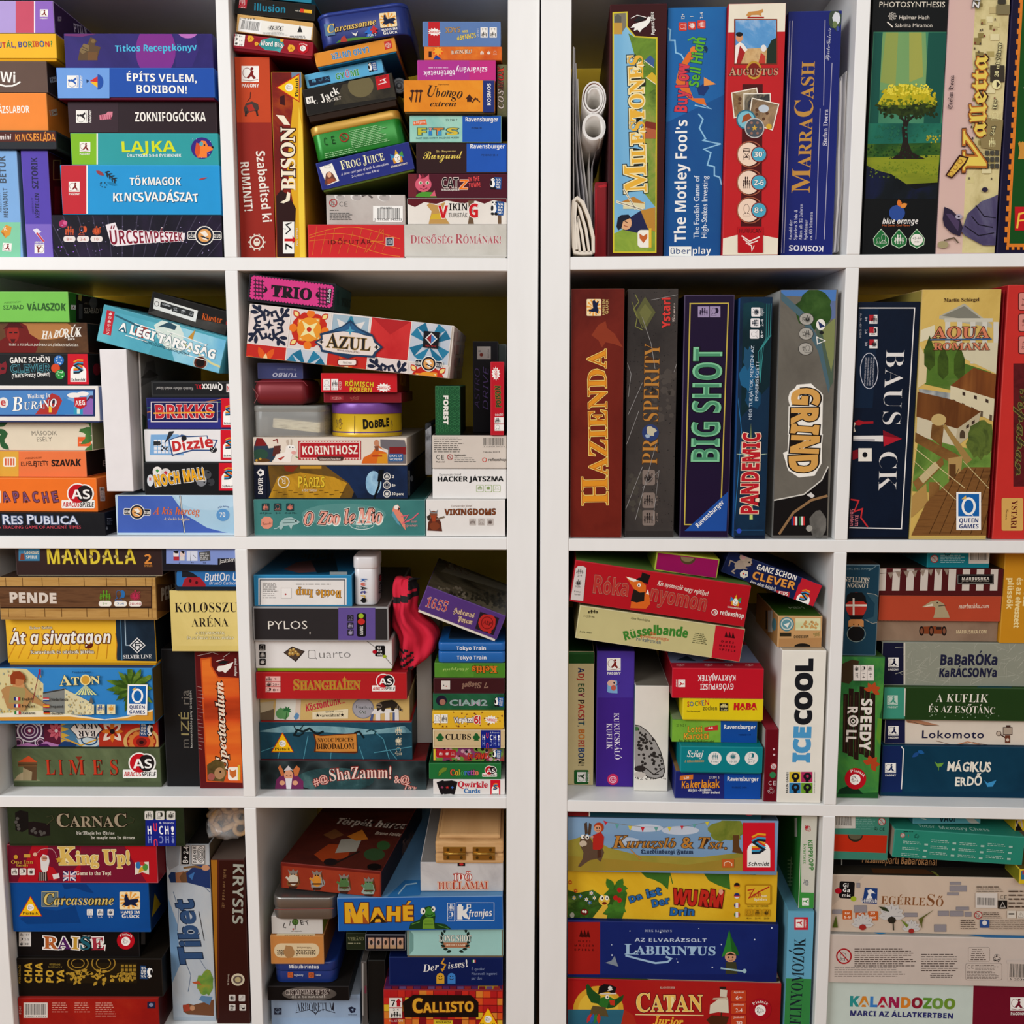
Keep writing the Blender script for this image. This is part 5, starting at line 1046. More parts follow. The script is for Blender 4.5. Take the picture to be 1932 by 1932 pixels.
R(468,1200,882,1325,'b82832');Fr(478,1210,872,1315,5,'e8dcd0');Many([[(486+i*20,1202),(496+i*20,1202),(496+i*20,1207),(486+i*20,1207)] for i in range(20)]+[[(486+i*20,1318),(496+i*20,1318),(496+i*20,1323),(486+i*20,1323)] for i in range(20)],'e8dcd0');R(484,1218,866,1306,'b82832');T('KORINTHOSZ',490,1292,862,1286,62,'ece4d8',off=.005);G([(588,1312),(600,1304),(760,1304),(772,1312),(758,1332),(602,1332)],'5a3a34');t('Sébastien Pauchon',606,1326,748,1326,15,'e8dcd0','I')
G([(886,1350),(900,1310),(950,1285),(985,1240),(1000,1230),(1050,1280),(1060,1350)],'d8742c');G([(985,1350),(1000,1285),(1055,1285),(1060,1350)],'d89a30');El(985,1215,16,22,'c89070');G([(970,1235),(1000,1235),(1002,1262),(980,1270)],'8a5a44');Ln([(960,1300),(1020,1300)],10,'b84a28');G([(1010,1190),(1170,1196),(1182,1240),(1180,1350),(1060,1350),(1062,1260),(1012,1240)],'7a7478');R(1070,1240,1180,1290,'8a2a2c');G([(1000,1245),(1065,1280),(1000,1262)],'e8e4e0');part('publisher_logo');RR(1064,1286,1162,1336,6,'3a6a9c');t('DAYS OF',1070,1308,1156,1308,18,'f0ece8');t('WONDER',1072,1330,1156,1330,18,'f0ece8');part(None)
tk=TOP
CLEAR=special('clear_plastic','e4e4e0',.12,trans=.0,alpha=.34);CLEARLID=special('frosted_plastic','b8b8b2',.25,alpha=.55)
TIN('clear plastic box with cards inside, beside the yellow round tin',160,966,640,1172,'cccccc',.21,d=.010,D=.16,r=.012,name='plastic_box',cat='box',matB=CLEAR,matL=CLEARLID,rest=tk+.0003)
bm=bmesh.new();add_box(bm,-.026,.02,.003,.036,.12,.016,.002)
bmesh.ops.rotate(bm,verts=bm.verts,cent=(0,0,.003),matrix=Matrix.Rotation(math.radians(6),3,'Y'));bmesh.ops.translate(bm,verts=bm.verts,vec=(0,0,.005));bm_obj('card_stack',bm,[mat(('h',300,'c8b890','e8dcb8','b0a078'))],CUR.root)
bm=bmesh.new();add_box(bm,-.041,.012,.003,-.029,.14,.026,.002);bm_obj('dark_cards',bm,[mat('5a5650')],CUR.root)
tp=TOP
M,w,h=place(650,950,1126,1176,.014,0,None,tk+.0003);b=start('game_tin',M,w,h,w,'round yellow tin with a purple lid and black letters','tin')
def rings(bm, rs, cyy, n=48): loft(bm, [[(r_ * math.cos(i * 2 * math.pi / n), cyy + r_ * math.sin(i * 2 * math.pi / n), z) for i in range(n)] for r_, z in rs])
Rr_=w/2;YT=special('yellow_tin','dcb832',.3,.15);PT=special('purple_tin','8a5aa8',.3,.2);PB=special('purple_band','6a4a8a',.3,.2);ST=special('steel','c8c4bc',.25,.9)
bm=bmesh.new();rings(bm,[(Rr_*.985,0),(Rr_,.001),(Rr_,.004),(Rr_*.985,.005),(Rr_*.985,h*.72)],Rr_);bm_obj('body',bm,[YT],b.root)
bm=bmesh.new();rings(bm,[(Rr_*.987,h*.075),(Rr_*.987,h*.15)],Rr_);bm_obj('band',bm,[PB],b.root)
bm=bmesh.new();rings(bm,[(Rr_*.995,h*.68),(Rr_,h*.69),(Rr_,h*.95),(Rr_*.99,h*.985),(Rr_*.97,h),(Rr_*.95,h*.985)],Rr_);bm_obj('lid',bm,[PT],b.root)
def wrap(o):                   # bend a flat print round the tin
    for v in o.data.vertices:
        a=v.co.x/Rr_;rr=Rr_*.985+.0004-(v.co.y+.0001);v.co.x,v.co.y=rr*math.sin(a),Rr_-rr*math.cos(a)
T('DOBBLE',892,1122,1080,1106,56,'26221c','B',jit=.1,off=.03,big={0:1.25});Ln([(838,1035),(836,1165)],3,'3a3428');em('✋',722,1088,40,74,'e0d8e0');em('✋',722,1088,40,74,'3a3050',off=.0);em('✋',680,1088,26,54,'3a3050');em('✋',1104,1100,20,70,'4a4458')
_before=set(bpy.data.objects);flush();CUR=None
for o in set(bpy.data.objects)-_before:wrap(o)
td=tk+h+.0006
B('dark red thin card box mostly covered by the scarlet box on top of it',634,880,1150,946,'8a2430',.020,.14,rest=td,name='card_game_box',cat='card game')
R(680,900,765,930,'a83a44');em('🎲',720,918,60,20,'d8a8a0');em('🌿',840,920,60,26,'c87a6a')
B('scarlet card box with yellow shadowed capitals',616,752,1122,916,'cc2832',.012,.15,name='card_game_box',cat='card game',sides={'R':'8a1820','T':'a8202a'})
T('RÖMISCH',774,836,968,844,36,'e8c83a','B',ol=[(.035,'6a3018')]);T('POKERN',804,874,956,878,33,'e8c83a','B',ol=[(.035,'6a3018')]);amigo(1032,848,100,3);part('player_icons')
for x,e,s in ((655,'👤','10+'),(708,'👪','2-6')):R(x-23,790,x+23,864,'f0ece8');em(e,x,820,38,42,'222');t(s,x-16,860,x+16,860,13,'222')
part(None);t('05953',752,862,752,806,18,'f0e0d8');face('R');T('RÖM',1140,830,1180,840,36,'c8982a');face('F')
TIN('dull red rounded tin lying on its side on the clear plastic box',160,792,530,960,'8a3038',d=.012,D=.10,r=.010,rest=tp+.0003,e=.01,rough=.35,metal=.3)
Ln([(165,850),(200,900),(175,950)],3,'a86a6a');Ln([(180,810),(500,806),(530,840)],3,'a05058')
B('greyish blue card box with upside-down italic lettering, on the red tin',196,684,498,802,'4a4e78',.022,.13,name='card_game_box',cat='card game')
T('TURBO',462,752,294,750,30,'b8b8c8','J');t('Ein rasantes Kartenspiel',452,722,326,718,16,'9094b0','N')
azq=[(150,290),(1494,438),(1474,810),(112,658)]
B('large tilted box of painted blue, red and orange tile patterns with a white title plate',quad=azq,col='e8dfd6',d=.004,D=.28,sides={'T':'d8d0c8','R':'c8b8b0'})
def tile(cx, cy_, s, kind, ang=6.3):
    with at(cx,cy_,s,ang):
        if kind=='a':
            R(-.5,-.5,.5,.5,'e0d4d0');G(star(0,0,.14,.05,4),'2a3048')
            for k in range(4):
                with at(0,0,1,k*90+45):
                    Ln([(0,-.16),(.08,-.3),(0,-.62)],.07,'2a3048');Ln([(0,-.3),(-.16,-.34),(-.2,-.24),(-.12,-.2)],.06,'2a3048');Ln([(0,-.3),(.16,-.34),(.2,-.24),(.12,-.2)],.06,'2a3048');Many([leaf(0,-.4,.24,.05,-45),leaf(0,-.4,.24,.05,-135),leaf(0,-.5,.16,.04,-90)],'2a3048')
        elif kind=='b':
            R(-.5,-.5,.5,.5,'ddd4d0');G(blob(0,0,.44,.44,16,.1,3),'c8382a');
            for k in range(4):
                with at(0,0,1,k*90):G(leaf(0,-.06,.34,.13,-45),'e8913a');G(leaf(0,-.06,.3,.09,-45),'ecdca0');El(0,-.4,.1,.1,'e8822c');G(leaf(.28,-.28,.22,.08,-45),'c8382a');G(leaf(.3,-.3,.16,.05,-45),'ecd890')
            El(0,0,.3,.3,'e8a03a');G(star(0,0,.28,.1,4,45),'ece2a8');El(0,0,.06,.06,'c83a2a')
        elif kind=='c':
            R(-.5,-.5,.5,.5,'a8bcc8')
            for k in range(8):
                with at(0,0,1,k*45):G([(0,0),(.12,-.22),(0,-.5),(-.12,-.22)],'3a8aa4' if k%2==0 else 'e0dcd8')
            Fr(-.47,-.47,.47,.47,.04,'e4dcd8')
        elif kind=='d':R(-.5,-.5,.5,.5,('n',10,'c02c30','d04040','c83434'));G([(-.5,-.5),(0,-.1),(.5,-.5)],'b83034')
        elif kind=='e':
            R(-.5,-.5,.5,.5,('n',14,'d8d4d8','b8c4d0'))
            for k in range(4):
                with at(0,0,1,k*90):G([(0,-.1),(.16,-.5),(.36,-.36)],'3888a8');G([(0,-.1),(-.16,-.5),(-.36,-.36)],'2c7898')
        elif kind=='f':
            R(-.5,-.5,.5,.5,'c8382e')
            for k in range(4):
                with at(0,0,1,k*90):Many([leaf(0,-.1,.4,.08,-60),leaf(0,-.1,.4,.08,-120)],'e0682c');G(leaf(0,0,.3,.06,-90),'ecd0a0')
        Fr(-.5,-.5,.5,.5,.012,'e8e0d8')
s_=266
for i,k in enumerate('abcde'):tile(272+i*267,432+i*30.5,s_,k)
for i,k in enumerate('fefab'):tile(244+i*268,700+i*30.5,s_,k)
G([(575,545),(620,520),(610,490),(700,465),(760,440),(815,400),(870,455),(960,495),(985,540),(1030,580),(985,620),(975,652),(850,640),(796,655),(700,625),(620,610),(612,575)],'2e4a68');G([(592,547),(632,530),(630,500),(730,480),(820,470),(900,500),(960,512),(970,548),(1012,580),(972,612),(958,636),(830,628),(700,612),(632,596),(626,570)],'e4d8d0');G([(700,470),(760,450),(815,415),(870,465),(930,498),(815,480)],'3a6a90');G(star(812,470,34,12,4),'5aa0b8');Ln([(815,400),(818,440)],6,'2e4a68')
T('AZUL',655,580,944,604,92,'34302e','R',ol=[(.03,'b8985a')],big={0:1.15});t('MICHAEL KIESLING JÁTÉKA',726,604,874,622,13,'6a4a40');G(star(622,545,18,8,4),'34302e');G(star(986,580,18,8,4),'34302e');RR(728,658,858,702,14,'8a2a28');RR(734,664,852,698,12,'ece2da');t('MAGYAR',764,688,824,692,16,'4a2a28')
part('publisher_logo');G([(1300,472),(1404,482),(1394,590),(1292,580)],'24242a');G([(1350,484),(1390,526),(1346,566),(1308,522)],'e0dcd8');G([(1350,494),(1380,526),(1347,556)],'4a8ac0');G([(1350,494),(1318,522),(1347,556)],'9a3034');t('NEXT MOVE',1310,574,1382,582,13,'c83a3a');part(None);gemklub(1332,690,175,5)
face('R');
for i in range(4):R(1500,480+i*85,1590,540+i*85,('n',20,'a85048','c8b8b4','4a6a88'))
face('F')
B('black box with a scalloped pink panel, topmost of its pile on the tile-patterned box',quad=[(142,95),(714,158),(704,345),(130,268)],col='26222a',d=.006,D=.12,sides={'R':'3a5a5a'},name='card_game_box',cat='card game')
sc=[(165,112),(696,178),(682,312),(152,250)];G(sc,'d84a90')
for (a,b2,n) in ((sc[0],sc[1],26),(sc[3],sc[2],26),(sc[0],sc[3],7),(sc[1],sc[2],7)):Many([[(a[0]+(b2[0]-a[0])*(i+.5)/n+10*math.cos(q*.785),a[1]+(b2[1]-a[1])*(i+.5)/n+10*math.sin(q*.785)) for q in range(8)] for i in range(n)],'d84a90')
T('TRIO',285,240,556,268,84,'2a2228','R',off=.03)
for cx0,cy0 in ((205,190),(630,245)):Many([star(cx0+dx*22,cy0+dy*24+dx*3,18,7,4) for dx in (-1,0,1) for dy in (-2,-1,0,1,2)],'5a2a48')
G([(662,190),(690,194),(680,292),(652,288)],'26222a');t('2-3-4-15',676,286,684,196,22,'f0e8ec','B')
for k in (-1,1):Many([leaf(262 if k<0 else 582,205 if k<0 else 240,34,6,(200 if k<0 else-20)+q*40) for q in (-1,0,1)],'2a2228')
face('R');T('TRIO',748,304,818,318,50,'22383a','R',off=.03);R(722,205,736,300,'24484a');face('F')
B('white box with a horned viking figure and brown metal letters, lowest at the side panel',1314,1590,1838,1816,'e6e2de',.006,.24,'floor',wear=.05)
T('VIKINGDOMS',1436,1692,1776,1690,44,'8a5030','B',ol=[(.03,'3a2018')],jit=.04,off=.01);t('Dorsonczky József',1480,1640,1618,1638,17,'8a6a5a');icons([(1622,1738),(1680,1738),(1738,1738)],46,'👪👤⏱','c8c0ba','6a5a54');
G([(1322,1795),(1328,1740),(1350,1705),(1390,1705),(1412,1740),(1420,1800)],'6a3a2c');El(1362,1690,26,26,'8a5a44');G([(1340,1680),(1335,1650),(1350,1672),(1375,1672),(1392,1655),(1386,1682)],'8a8c8e');G([(1345,1695),(1382,1695),(1375,1735),(1355,1735)],'a85030');Ln([(1385,1720),(1432,1705)],12,'8a7a6a');G([(1318,1700),(1340,1690),(1345,1720),(1325,1730)],'4a3a30');El(1370,1765,34,26,'8a4a30')
B('white box with squarish black capitals and three small green icons',1356,1385,1852,1582,'e8e5e2',.012,.24,wear=.05)
T('HACKER JÁTSZMA',1386,1470,1826,1468,36,'222426','B',off=.02);t('Dorsonczky József',1400,1432,1546,1430,18,'6a6a68')
for i in range(3):part('player_icon');RR(1646+i*56,1492,1694+i*56,1540,8,'8aa848');RR(1649+i*56,1495,1691+i*56,1537,7,'e8e5e2');em('👪⏱👤'[i],1670+i*56,1512,30,26,'7a9a3a');part(None)
B('beige box end with barcode and safety marks, third from the bottom at the side panel',1354,1164,1852,1370,'d6ccc2',.010,.24,sides={'T':'2a2826'},wear=.05)
fine(1366,1176,1580,1196,2,'7a746e');fine(1366,1198,1576,1280,6,'6a645e');barcode(1765,1210,160,0,1,.44,'d6ccc2','6 426008 000219');t('Cikkszám: 010219',1690,1280,1802,1280,13,'4a4440');ce(1406,1306,56);under3(1472,1308,38);t('Figyelmeztetés!',1500,1302,1578,1302,14,'4a4440','B');fine(1500,1308,1660,1344,3,'6a645e');t('Made in EU',1380,1344,1436,1344,12,'4a4440');Ring(1700,1326,15,15,4,'d0584a');t('reflexshop',1724,1334,1846,1334,24,'3a3634',p='publisher_logo')
tr=TOP
B('small dark green box with leaf pattern and white downward lettering, standing on the beige box',1374,836,1540,1144,'2c6240',.010,.14,rest=tr+.0003,name='card_game_box',cat='card game',sides={'R':'143020','T':'3a5a3a'})
for i in range(5):
    for j in range(11):Ring(1386+i*34+(j%2)*14,852+j*28,13,13,2.5,'4a8a5c',n=12)
T('FOREST',1430,896,1430,1092,34,'ece8e0','B',off=.03)
B('dark tall box with purple outline letters standing at the back',1624,540,1790,1100,'1e1c22',.07,.10,rest=tr+.0003)
T('ASTRO',1668,985,1668,716,36,'5a4a78','N',off=-.012);T('DRIVE',1724,1000,1728,712,40,'6a5a90','N',off=-.012);R(1652,575,1742,660,'a8a4a0');t('FORTUNA',1732,650,1732,590,12,'444');El(1680,630,12,12,'7a3a30');R(1660,600,1676,612,'888')
B('grey-green box end half hidden behind the tall dark box',1785,560,1846,1100,'5a6260',.085,.09,rest=tr+.0003)
B('thin red box standing on end with black dripping letters, at the side panel',1740,676,1830,1150,'c02434',.006,.06,rest=tr+.0003,name='card_game_box',cat='card game')
amigo(1776,755,96,-92);T('POISON',1810,980,1806,836,38,'3a3a2a','B',ol=[(.05,'7a8a3a')],jit=.08);t('06680',1770,1036,1824,1034,18,'e8d8d4');part('player_icons');R(1768,1044,1826,1086,'f0ece8');R(1768,1092,1828,1134,'f0ece8');em('👪',1788,1066,36,36,'222');em('👤',1788,1113,36,36,'222');part(None)
B('glossy black case standing on edge between the two piles, with a pale worn end',1306,1080,1352,1470,'26262a',.05,.16,rest=tk0-.016,name='storage_case',cat='case',rough=.2,bev=.004)
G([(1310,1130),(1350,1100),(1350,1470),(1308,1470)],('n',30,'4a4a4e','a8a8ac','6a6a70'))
# ================================================================ second row, right of the gap
Z(1000,490,640/1932,'R',2,'tall boxes standing in the second row, right of the dark gap')
B('dark brick-red upright box with a golden classical title',232,165,530,1562,'74281e',.006,.29,'floor',fy=.5,wear=.3)
R(225,160,560,1570,('n',5,'5e1e18','7c2e22','6a241c'));G([(350,430),(390,370),(430,350),(440,390),(480,420),(530,500),(480,480),(430,470),(410,500),(390,460)],'96442c');hans(382,272,96,-90,txt='d8c080')
T('HAZIENDA',444,1400,432,512,120,'e09a30','R',ol=[(.045,'f0d880'),(.02,'b8601c')],big={0:1.45},off=-.012,track=.03)
B('charcoal shrink-wrapped upright box with brown capitals and a small globe',548,166,832,1542,'403a38',.012,.29,'floor',rough=.12)
R(530,160,860,1545,('n',6,'3a3534','4c4643','57504c'));speck(540,170,850,1540,220,2,4,'302c2b',3);speck(700,640,850,900,26,10,30,'5a534e',9);speck(560,1200,640,1500,16,8,26,'555049',4)
T('PR',724,1170,728,1020,102,'c08a44','R',ol=[(.02,'5a3a20')],off=-.012);El(686,985,48,48,'3a4a7a');G(blob(690,975,26,30,12,.3,2),'c8c0a8');G(blob(670,1005,14,12,9,.3,3),'a8b8c8');T('SPERITY',730,928,740,478,102,'c08a44','R',ol=[(.02,'5a3a20')],off=-.012)
T('Ystari',796,388,798,212,50,'d84a44','B',ol=[(.03,'3a2020')],off=.02,p='publisher_logo');t('Games',826,360,826,245,22,'c8b8b0','C',p='publisher_logo');G([(655,210),(715,300),(655,400),(600,300)],'6a6a44');G([(655,250),(695,300),(655,370),(622,300)],'7a7a4c');Ln([(600,200),(620,240),(590,280),(610,330),(600,380),(640,400)],5,'8a8a50');Ln([(580,240),(600,290),(640,390)],4,'7a7a48')
for y,e,s in ((1240,'⏱','60 min'),(1370,'👪','13+'),(1470,'👪','2-4')):part('player_icon');RR(640,y-44,712,y+44,12,'8a7c74');em(e,674,y,54,60,'2e2826');t(s,730,y+30,730,y-30,18,'8a7c74');part(None)
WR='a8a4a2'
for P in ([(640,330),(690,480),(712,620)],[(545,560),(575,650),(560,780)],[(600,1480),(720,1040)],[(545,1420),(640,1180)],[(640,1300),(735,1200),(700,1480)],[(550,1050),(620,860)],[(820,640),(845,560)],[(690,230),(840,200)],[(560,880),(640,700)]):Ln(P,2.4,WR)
B('dark purple upright box with a yellow frame and chiselled green capitals',866,200,1148,1540,'2a1a3c',.012,.27,'floor',sides={'R':'1e1430'},wear=.3)
Ln([(910,250),(1130,248)],7,'c8b458');Ln([(912,250),(880,1508)],7,'c8b458');Ln([(1130,248),(1088,1400)],7,'c8b458');Ln([(880,1508),(960,1508)],7,'c8b458')
G([(1128,1320),(1118,1545),(880,1545)],'2a5aa4');T('Ravensburger',956,1528,1108,1385,30,'f2f0ea',p='publisher_logo')
part('player_icons');R(956,266,1020,328,'a898b8');R(1024,266,1084,328,'a898b8');em('👪',988,296,48,44,'2a1a3c');em('👥',1054,296,48,44,'2a1a3c');part(None)
T('BIG SHOT',1076,1162,1094,496,178,'8ac8a0','B',ol=[(.03,'1a1a20')],off=.01);T('BIG SHOT',1070,1156,1088,502,164,'5a9a78','B',off=-.02)
B('slim dark blue upright box with circuit lines, world map and red and white capitals',1180,212,1362,1562,'16263e',.004,.29,'floor',sides={'L':'3a6aa8'})
R(1140,205,1400,1570,('n',6,'122038','1c3a54','163048'));G([(1215,250),(1290,235),(1375,260),(1380,700),(1200,900)],('n',5,'1c4a54','123038','1e3a44'));G(blob(1250,650,45,120,16,.4,2),'2a6a90');G(blob(1240,560,30,60,12,.4,4),'2a5a78');G(blob(1270,780,40,60,12,.4,5),'1e5070')
for k in range(4):Ln([(1385-k*12,250),(1380-k*12,420+k*10),(1330-k*10,490+k*12),(1310,700)],2.5,'4aa0a0')
Ln([(1165,1480),(1205,980),(1175,700)],3,'3a8ac0');Ln([(1160,1540),(1330,1540)],3,'3a7ab0');El(1190,1545,14,14,'3a5ac0')
G([(1165,1105),(1260,1112),(1355,1105),(1260,1122)],'e0f0d0');G([(1258,930),(1268,1480),(1250,1480)],'c8d880')
T('PANDEMIC',1294,1452,1310,984,106,'c02834','B',ol=[(.06,'24141c'),(.04,'f0d8c0')],off=.02);t('MEG TUDJÁTOK MENTENI AZ',1262,912,1276,488,20,'d0dce8');t('EMBERISÉGET?',1298,806,1304,580,20,'d0dce8')
icons([(1286,298),(1282,360),(1278,424)],52,'⏱👪👤','ece8e8','1a2a3a',-90);
for y,s in ((298,'45 perc'),(360,'2-4'),(424,'8+')):t(s,1328,y+22,1328,y-22,18,'e0e4e8',p='player_icons')
B('grey upright box with a skate ramp photo and outlined graffiti letters',1404,170,1728,1560,'6e6a66',.010,.29,'floor',sides={'L':'b8b8b4','T':'4a6a9c'})
R(1370,165,1760,1570,('n',7,'6c675f','7a756c','625d56'));G([(1430,170),(1745,170),(1735,300),(1640,300),(1560,210),(1430,205)],'5a86c0');R(1638,235,1740,340,'6a7aa0');G(blob(1620,290,105,110,20,.15,3),('n',30,'2a4020','3a5a28','4a6a34'));G([(1625,390),(1740,340),(1725,700),(1700,740)],'5a6a5a');G([(1430,185),(1560,300),(1660,480),(1708,720),(1700,760),(1640,520),(1540,330),(1430,230)],'58727c');G([(1660,400),(1738,330),(1730,560),(1715,640)],'8a9060')
G([(1380,1375),(1560,1340),(1660,1260),(1700,1180),(1690,1570),(1370,1570)],'1e1a1a');Ln([(1380,1372),(1560,1336),(1660,1256),(1697,1180)],7,'d8d4cc');Ln([(1420,1560),(1500,1440),(1600,1370),(1690,1345)],14,'9a7a58');G(blob(1640,1510,50,80,14,.12,4),('n',30,'55534f','8a8680'));El(1590,1530,18,18,'a8a49c');G([(1575,1340),(1600,1325),(1622,1345),(1605,1358)],'d8d4d0')
G([(1440,1100),(1520,1070),(1490,760),(1520,712),(1600,705),(1668,770),(1660,1160),(1620,1230),(1530,1240),(1470,1200)],'f0ece4');T('GRIND',1496,724,1478,1218,172,'d8a860','B',ol=[(.07,'f0ece4'),(.04,'241a16')],jit=.06,off=.03);Many([[(1500+k*40,740),(1516+k*40,740),(1500+k*40,1210),(1484+k*40,1210)] for k in ()],'fff')
for y,s,e in ((338,'60','⏱'),(422,'2-4','👪'),(508,'8+','👤')):part('player_icon');El(1574-(y-338)*.03,y,42,36,'4a4844');El(1574-(y-338)*.03,y,39,33,'b0aca4');em(e,1580,y,36,40,'2a2a28');t(s,1550,y-14,1550,y+14,16,'2a2a28');part(None)
part('publisher_logo');El(1655,370,26,32,'ece8e0');G([(1640,350),(1680,380),(1650,390)],'2a3a6a');Ln([(1632,440),(1680,462),(1636,480)],5,'ece8e0',closed=True);El(1660,415,12,10,'2a2a2a');part(None)
for x,cs in ((1504,('2a3a7a','c83a3a','e0dcd8')),(1548,('3a7a4a','e0dcd8','c83a3a'))):
    part('flag');[R(x-16+k*11,1462,x-5+k*11,1512,c_) for k,c_ in enumerate(cs)];part(None)
Z(1540,490,392/1402,'R',2,'tall boxes standing in the second row, far right compartment')
B('black upright box with white frame, white serif capitals and a red wooden arrow',252,284,664,1860,'0e1220',.008,.27,'floor')
R(200,280,720,1870,('n',4,'0c1020','142238','101828'));Ln([(282,326),(664,326),(575,1815),(205,1808)],7,'ece8e4');G([(282,330),(420,330),(380,1000),(240,1000)],('n',5,'12304a','182c44','10223a'))
T('BAUS',472,602,444,1125,148,'e4e0dc','R',off=-.018);T('CK',426,1288,418,1560,146,'e4e0dc','R',off=-.018)
G([(450,1150),(578,1208),(455,1260)],'b8283a');G([(450,1150),(578,1208),(452,1190)],'8a1c2c');G([(245,1188),(450,1186),(450,1228),(245,1222)],'e4e0dc');R(246,1210,395,1222,'a8a4a8');R(284,1272,374,1360,'e8e2d8');El(328,1316,17,18,'1a1a22');G([(245,1290),(280,1280),(282,1340),(245,1350)],'8a1c2c')
G([(250,1100),(285,1080),(320,1092),(385,1090),(385,1106),(320,1108),(290,1118),(255,1115)],'a8242f');G([(246,1095),(266,1100),(256,1130),(266,1160),(244,1165)],'d8d0c0')
for y,s in ((402,'8+'),(485,'2-6'),(568,'30')):part('player_icon');R(358,y-30,412,y+30,'e4e0dc');R(358,y-30,388,y+10,'b8303a');em('👪👥⏱'[(y-402)//83],390,y,40,44,'1a1a22');t(s,328,y-16,328,y+16,18,'c8c8d0');part(None)
t('Art.Nr.: 60 112 0200',294,362,290,530,15,'c0c0c8');Ring(356,750,62,122,5,'d0d0d8');
for i,s in enumerate(('ENGLISH INSTRUCTIONS','RULES IN ENGLISH INCLUDED','RÈGLES EN FRANÇAIS INCLUSES','SPELREGELS IN NEDERLANDS')):t(s,384-i*18,660,374-i*18,850,11,'c8c8d0')
part('publisher_logo');Ln([(218,1615),(285,1625),(255,1700),(310,1680),(300,1740),(345,1800)],10,'c83a3e');T('zum',262,1722,258,1800,32,'c87a84','B');T('Spielen',226,1680,222,1798,34,'c87a84','B');part(None)
B('wide upright box with a Roman town, temple, cypresses and a wooden crane',672,200,1200,1858,'c8b070',.006,.28,'floor',sides={'L':'b0a058','T':'b8a468'})
R(620,190,1260,1870,('n',4,'c8a858','d8bc70','bc9c50'));G([(830,380),(1000,295),(1185,440),(1185,460),(830,400)],'b8b4a4');G([(850,378),(1000,312),(1150,425)],'8a887c');R(865,395,1190,420,'ccc8b8');
for x in (870,950,1040,1120,1195):R(x,420,x+34,700,'d4d0c4')
G([(940,560),(1225,560),(1215,770),(940,640)],'d4ccb0');G([(725,600),(960,600),(1000,700),(1180,760),(1000,900),(730,840)],('n',12,'6a8a3a','5a7a34','8a9a5a'));G([(690,870),(905,900),(905,960),(700,920)],('v',60,'a8aca8','8a9094','c8c8c0'));G([(690,480),(800,440),(800,520),(690,560)],'dcd4b8');G([(690,560),(750,680),(740,830),(680,870)],'d8c8a0')
for x,y in ((764,640),(855,700),(965,700)):G([(x,y-130),(x+36,y-30),(x+36,y+70),(x,y+110),(x-36,y+70),(x-36,y-30)],('n',30,'3a4a20','4e6428','2e3c1c'))
G([(905,850),(1060,730),(1215,775),(1205,940)],('y',30,'9a6030','7a4a28','b07840'));G([(905,850),(1205,940),(1195,1090),(900,960)],'d8ceb0');Many([[(985+k*78,890+k*24),(1005+k*78,896+k*24),(1005+k*78,920+k*24),(985+k*78,914+k*24)] for k in range(3)],'4a3a30');Many([[(920+k*62,940+k*26),(938+k*62,946+k*26),(936+k*62,985+k*26),(918+k*62,978+k*26)] for k in range(5)],'6a5a48')
G([(680,890),(920,945),(1110,1025),(950,1140),(675,1060)],('y',30,'8a5a30','6e4424','a06c3a'));G([(680,1060),(950,1140),(930,1280),(675,1180)],'d0c6ac');G([(950,1140),(1110,1025),(1085,1150),(960,1250),(930,1280)],'c0b498');El(985,1180,18,30,'5a4a3a',a0=180,a1=360);R(967,1180,1003,1205,'5a4a3a');Many([[(1010+k*38,1120-k*28),(1030+k*38,1108-k*28),(1030+k*38,1130-k*28),(1010+k*38,1142-k*28)] for k in range(2)],'4a3a30')
G([(690,1190),(950,1260),(1180,1300),(1160,1600),(640,1560)],('n',14,'5a7a34','7a9a4a','4a6a2c'));G(blob(1110,1210,95,130,24,.15,7),('n',34,'3a4a28','6a7a3a','2e3a20'))
WD=('n',22,'6a4a2a','8a6438','9a7444');G([(660,1160),(960,1320),(940,1390),(650,1220)],WD);G([(780,1110),(860,1115),(845,1260),(770,1200)],WD);El(825,1080,50,40,'c8b07a');G([(850,1120),(870,1110),(1050,1350),(1010,1380)],'a88a54');G([(890,1340),(985,1325),(975,1440),(890,1480)],'b89a64');R(895,1380,940,1520,'6a4a2a');G([(650,1500),(850,1330),(860,1380),(680,1560)],WD);G([(690,1470),(800,1360),(830,1400),(720,1510)],'c8b890');R(760,1500,830,1680,WD);G([(640,1600),(740,1510),(750,1640),(640,1740)],'b8965a');G([(740,1640),(1000,1400),(1180,1400),(1150,1860),(640,1860)],('w',14,'6a4828','8a6238','7a5430'));[Ln([(760+k*70,1850),(960+k*56,1410)],4,'4e3218') for k in range(6)];Ln([(660,1270),(1000,1540)],5,'d8c898');Ln([(660,1360),(940,1620)],4,'d8c898');Ln([(990,1360),(1180,1560)],4,'d8c898')
T('AQUA',785,528,1165,528,88,'d88a6a','R',ol=[(.035,'5a2a24')]);T('ROMANA',788,608,1165,608,54,'d88a6a','R',ol=[(.035,'5a2a24')]);Ln([(768,540),(1178,536)],10,'4a6a90');t('Martin Schlegel',858,284,1098,280,28,'4a2a20','R');queen(1026,1695,160,0)
B('tall red upright box with a plum patterned panel, cut by the right edge',1242,168,1700,1858,'cc3e38',.010,.28,'floor',sides={'L':'b02a30'})
R(1330,700,1700,1530,('n',30,'5a1a20','6a2428','4a1418'));
for i,y in enumerate((282,425,575)):RR(1362,y-62,1500,y+62,16,'5a2020');RR(1367,y-57,1500,y+57,14,'d8948a');t(('3-4','8+','45-60')[i],1392,y-25,1384,y+30,20,'5a2020')
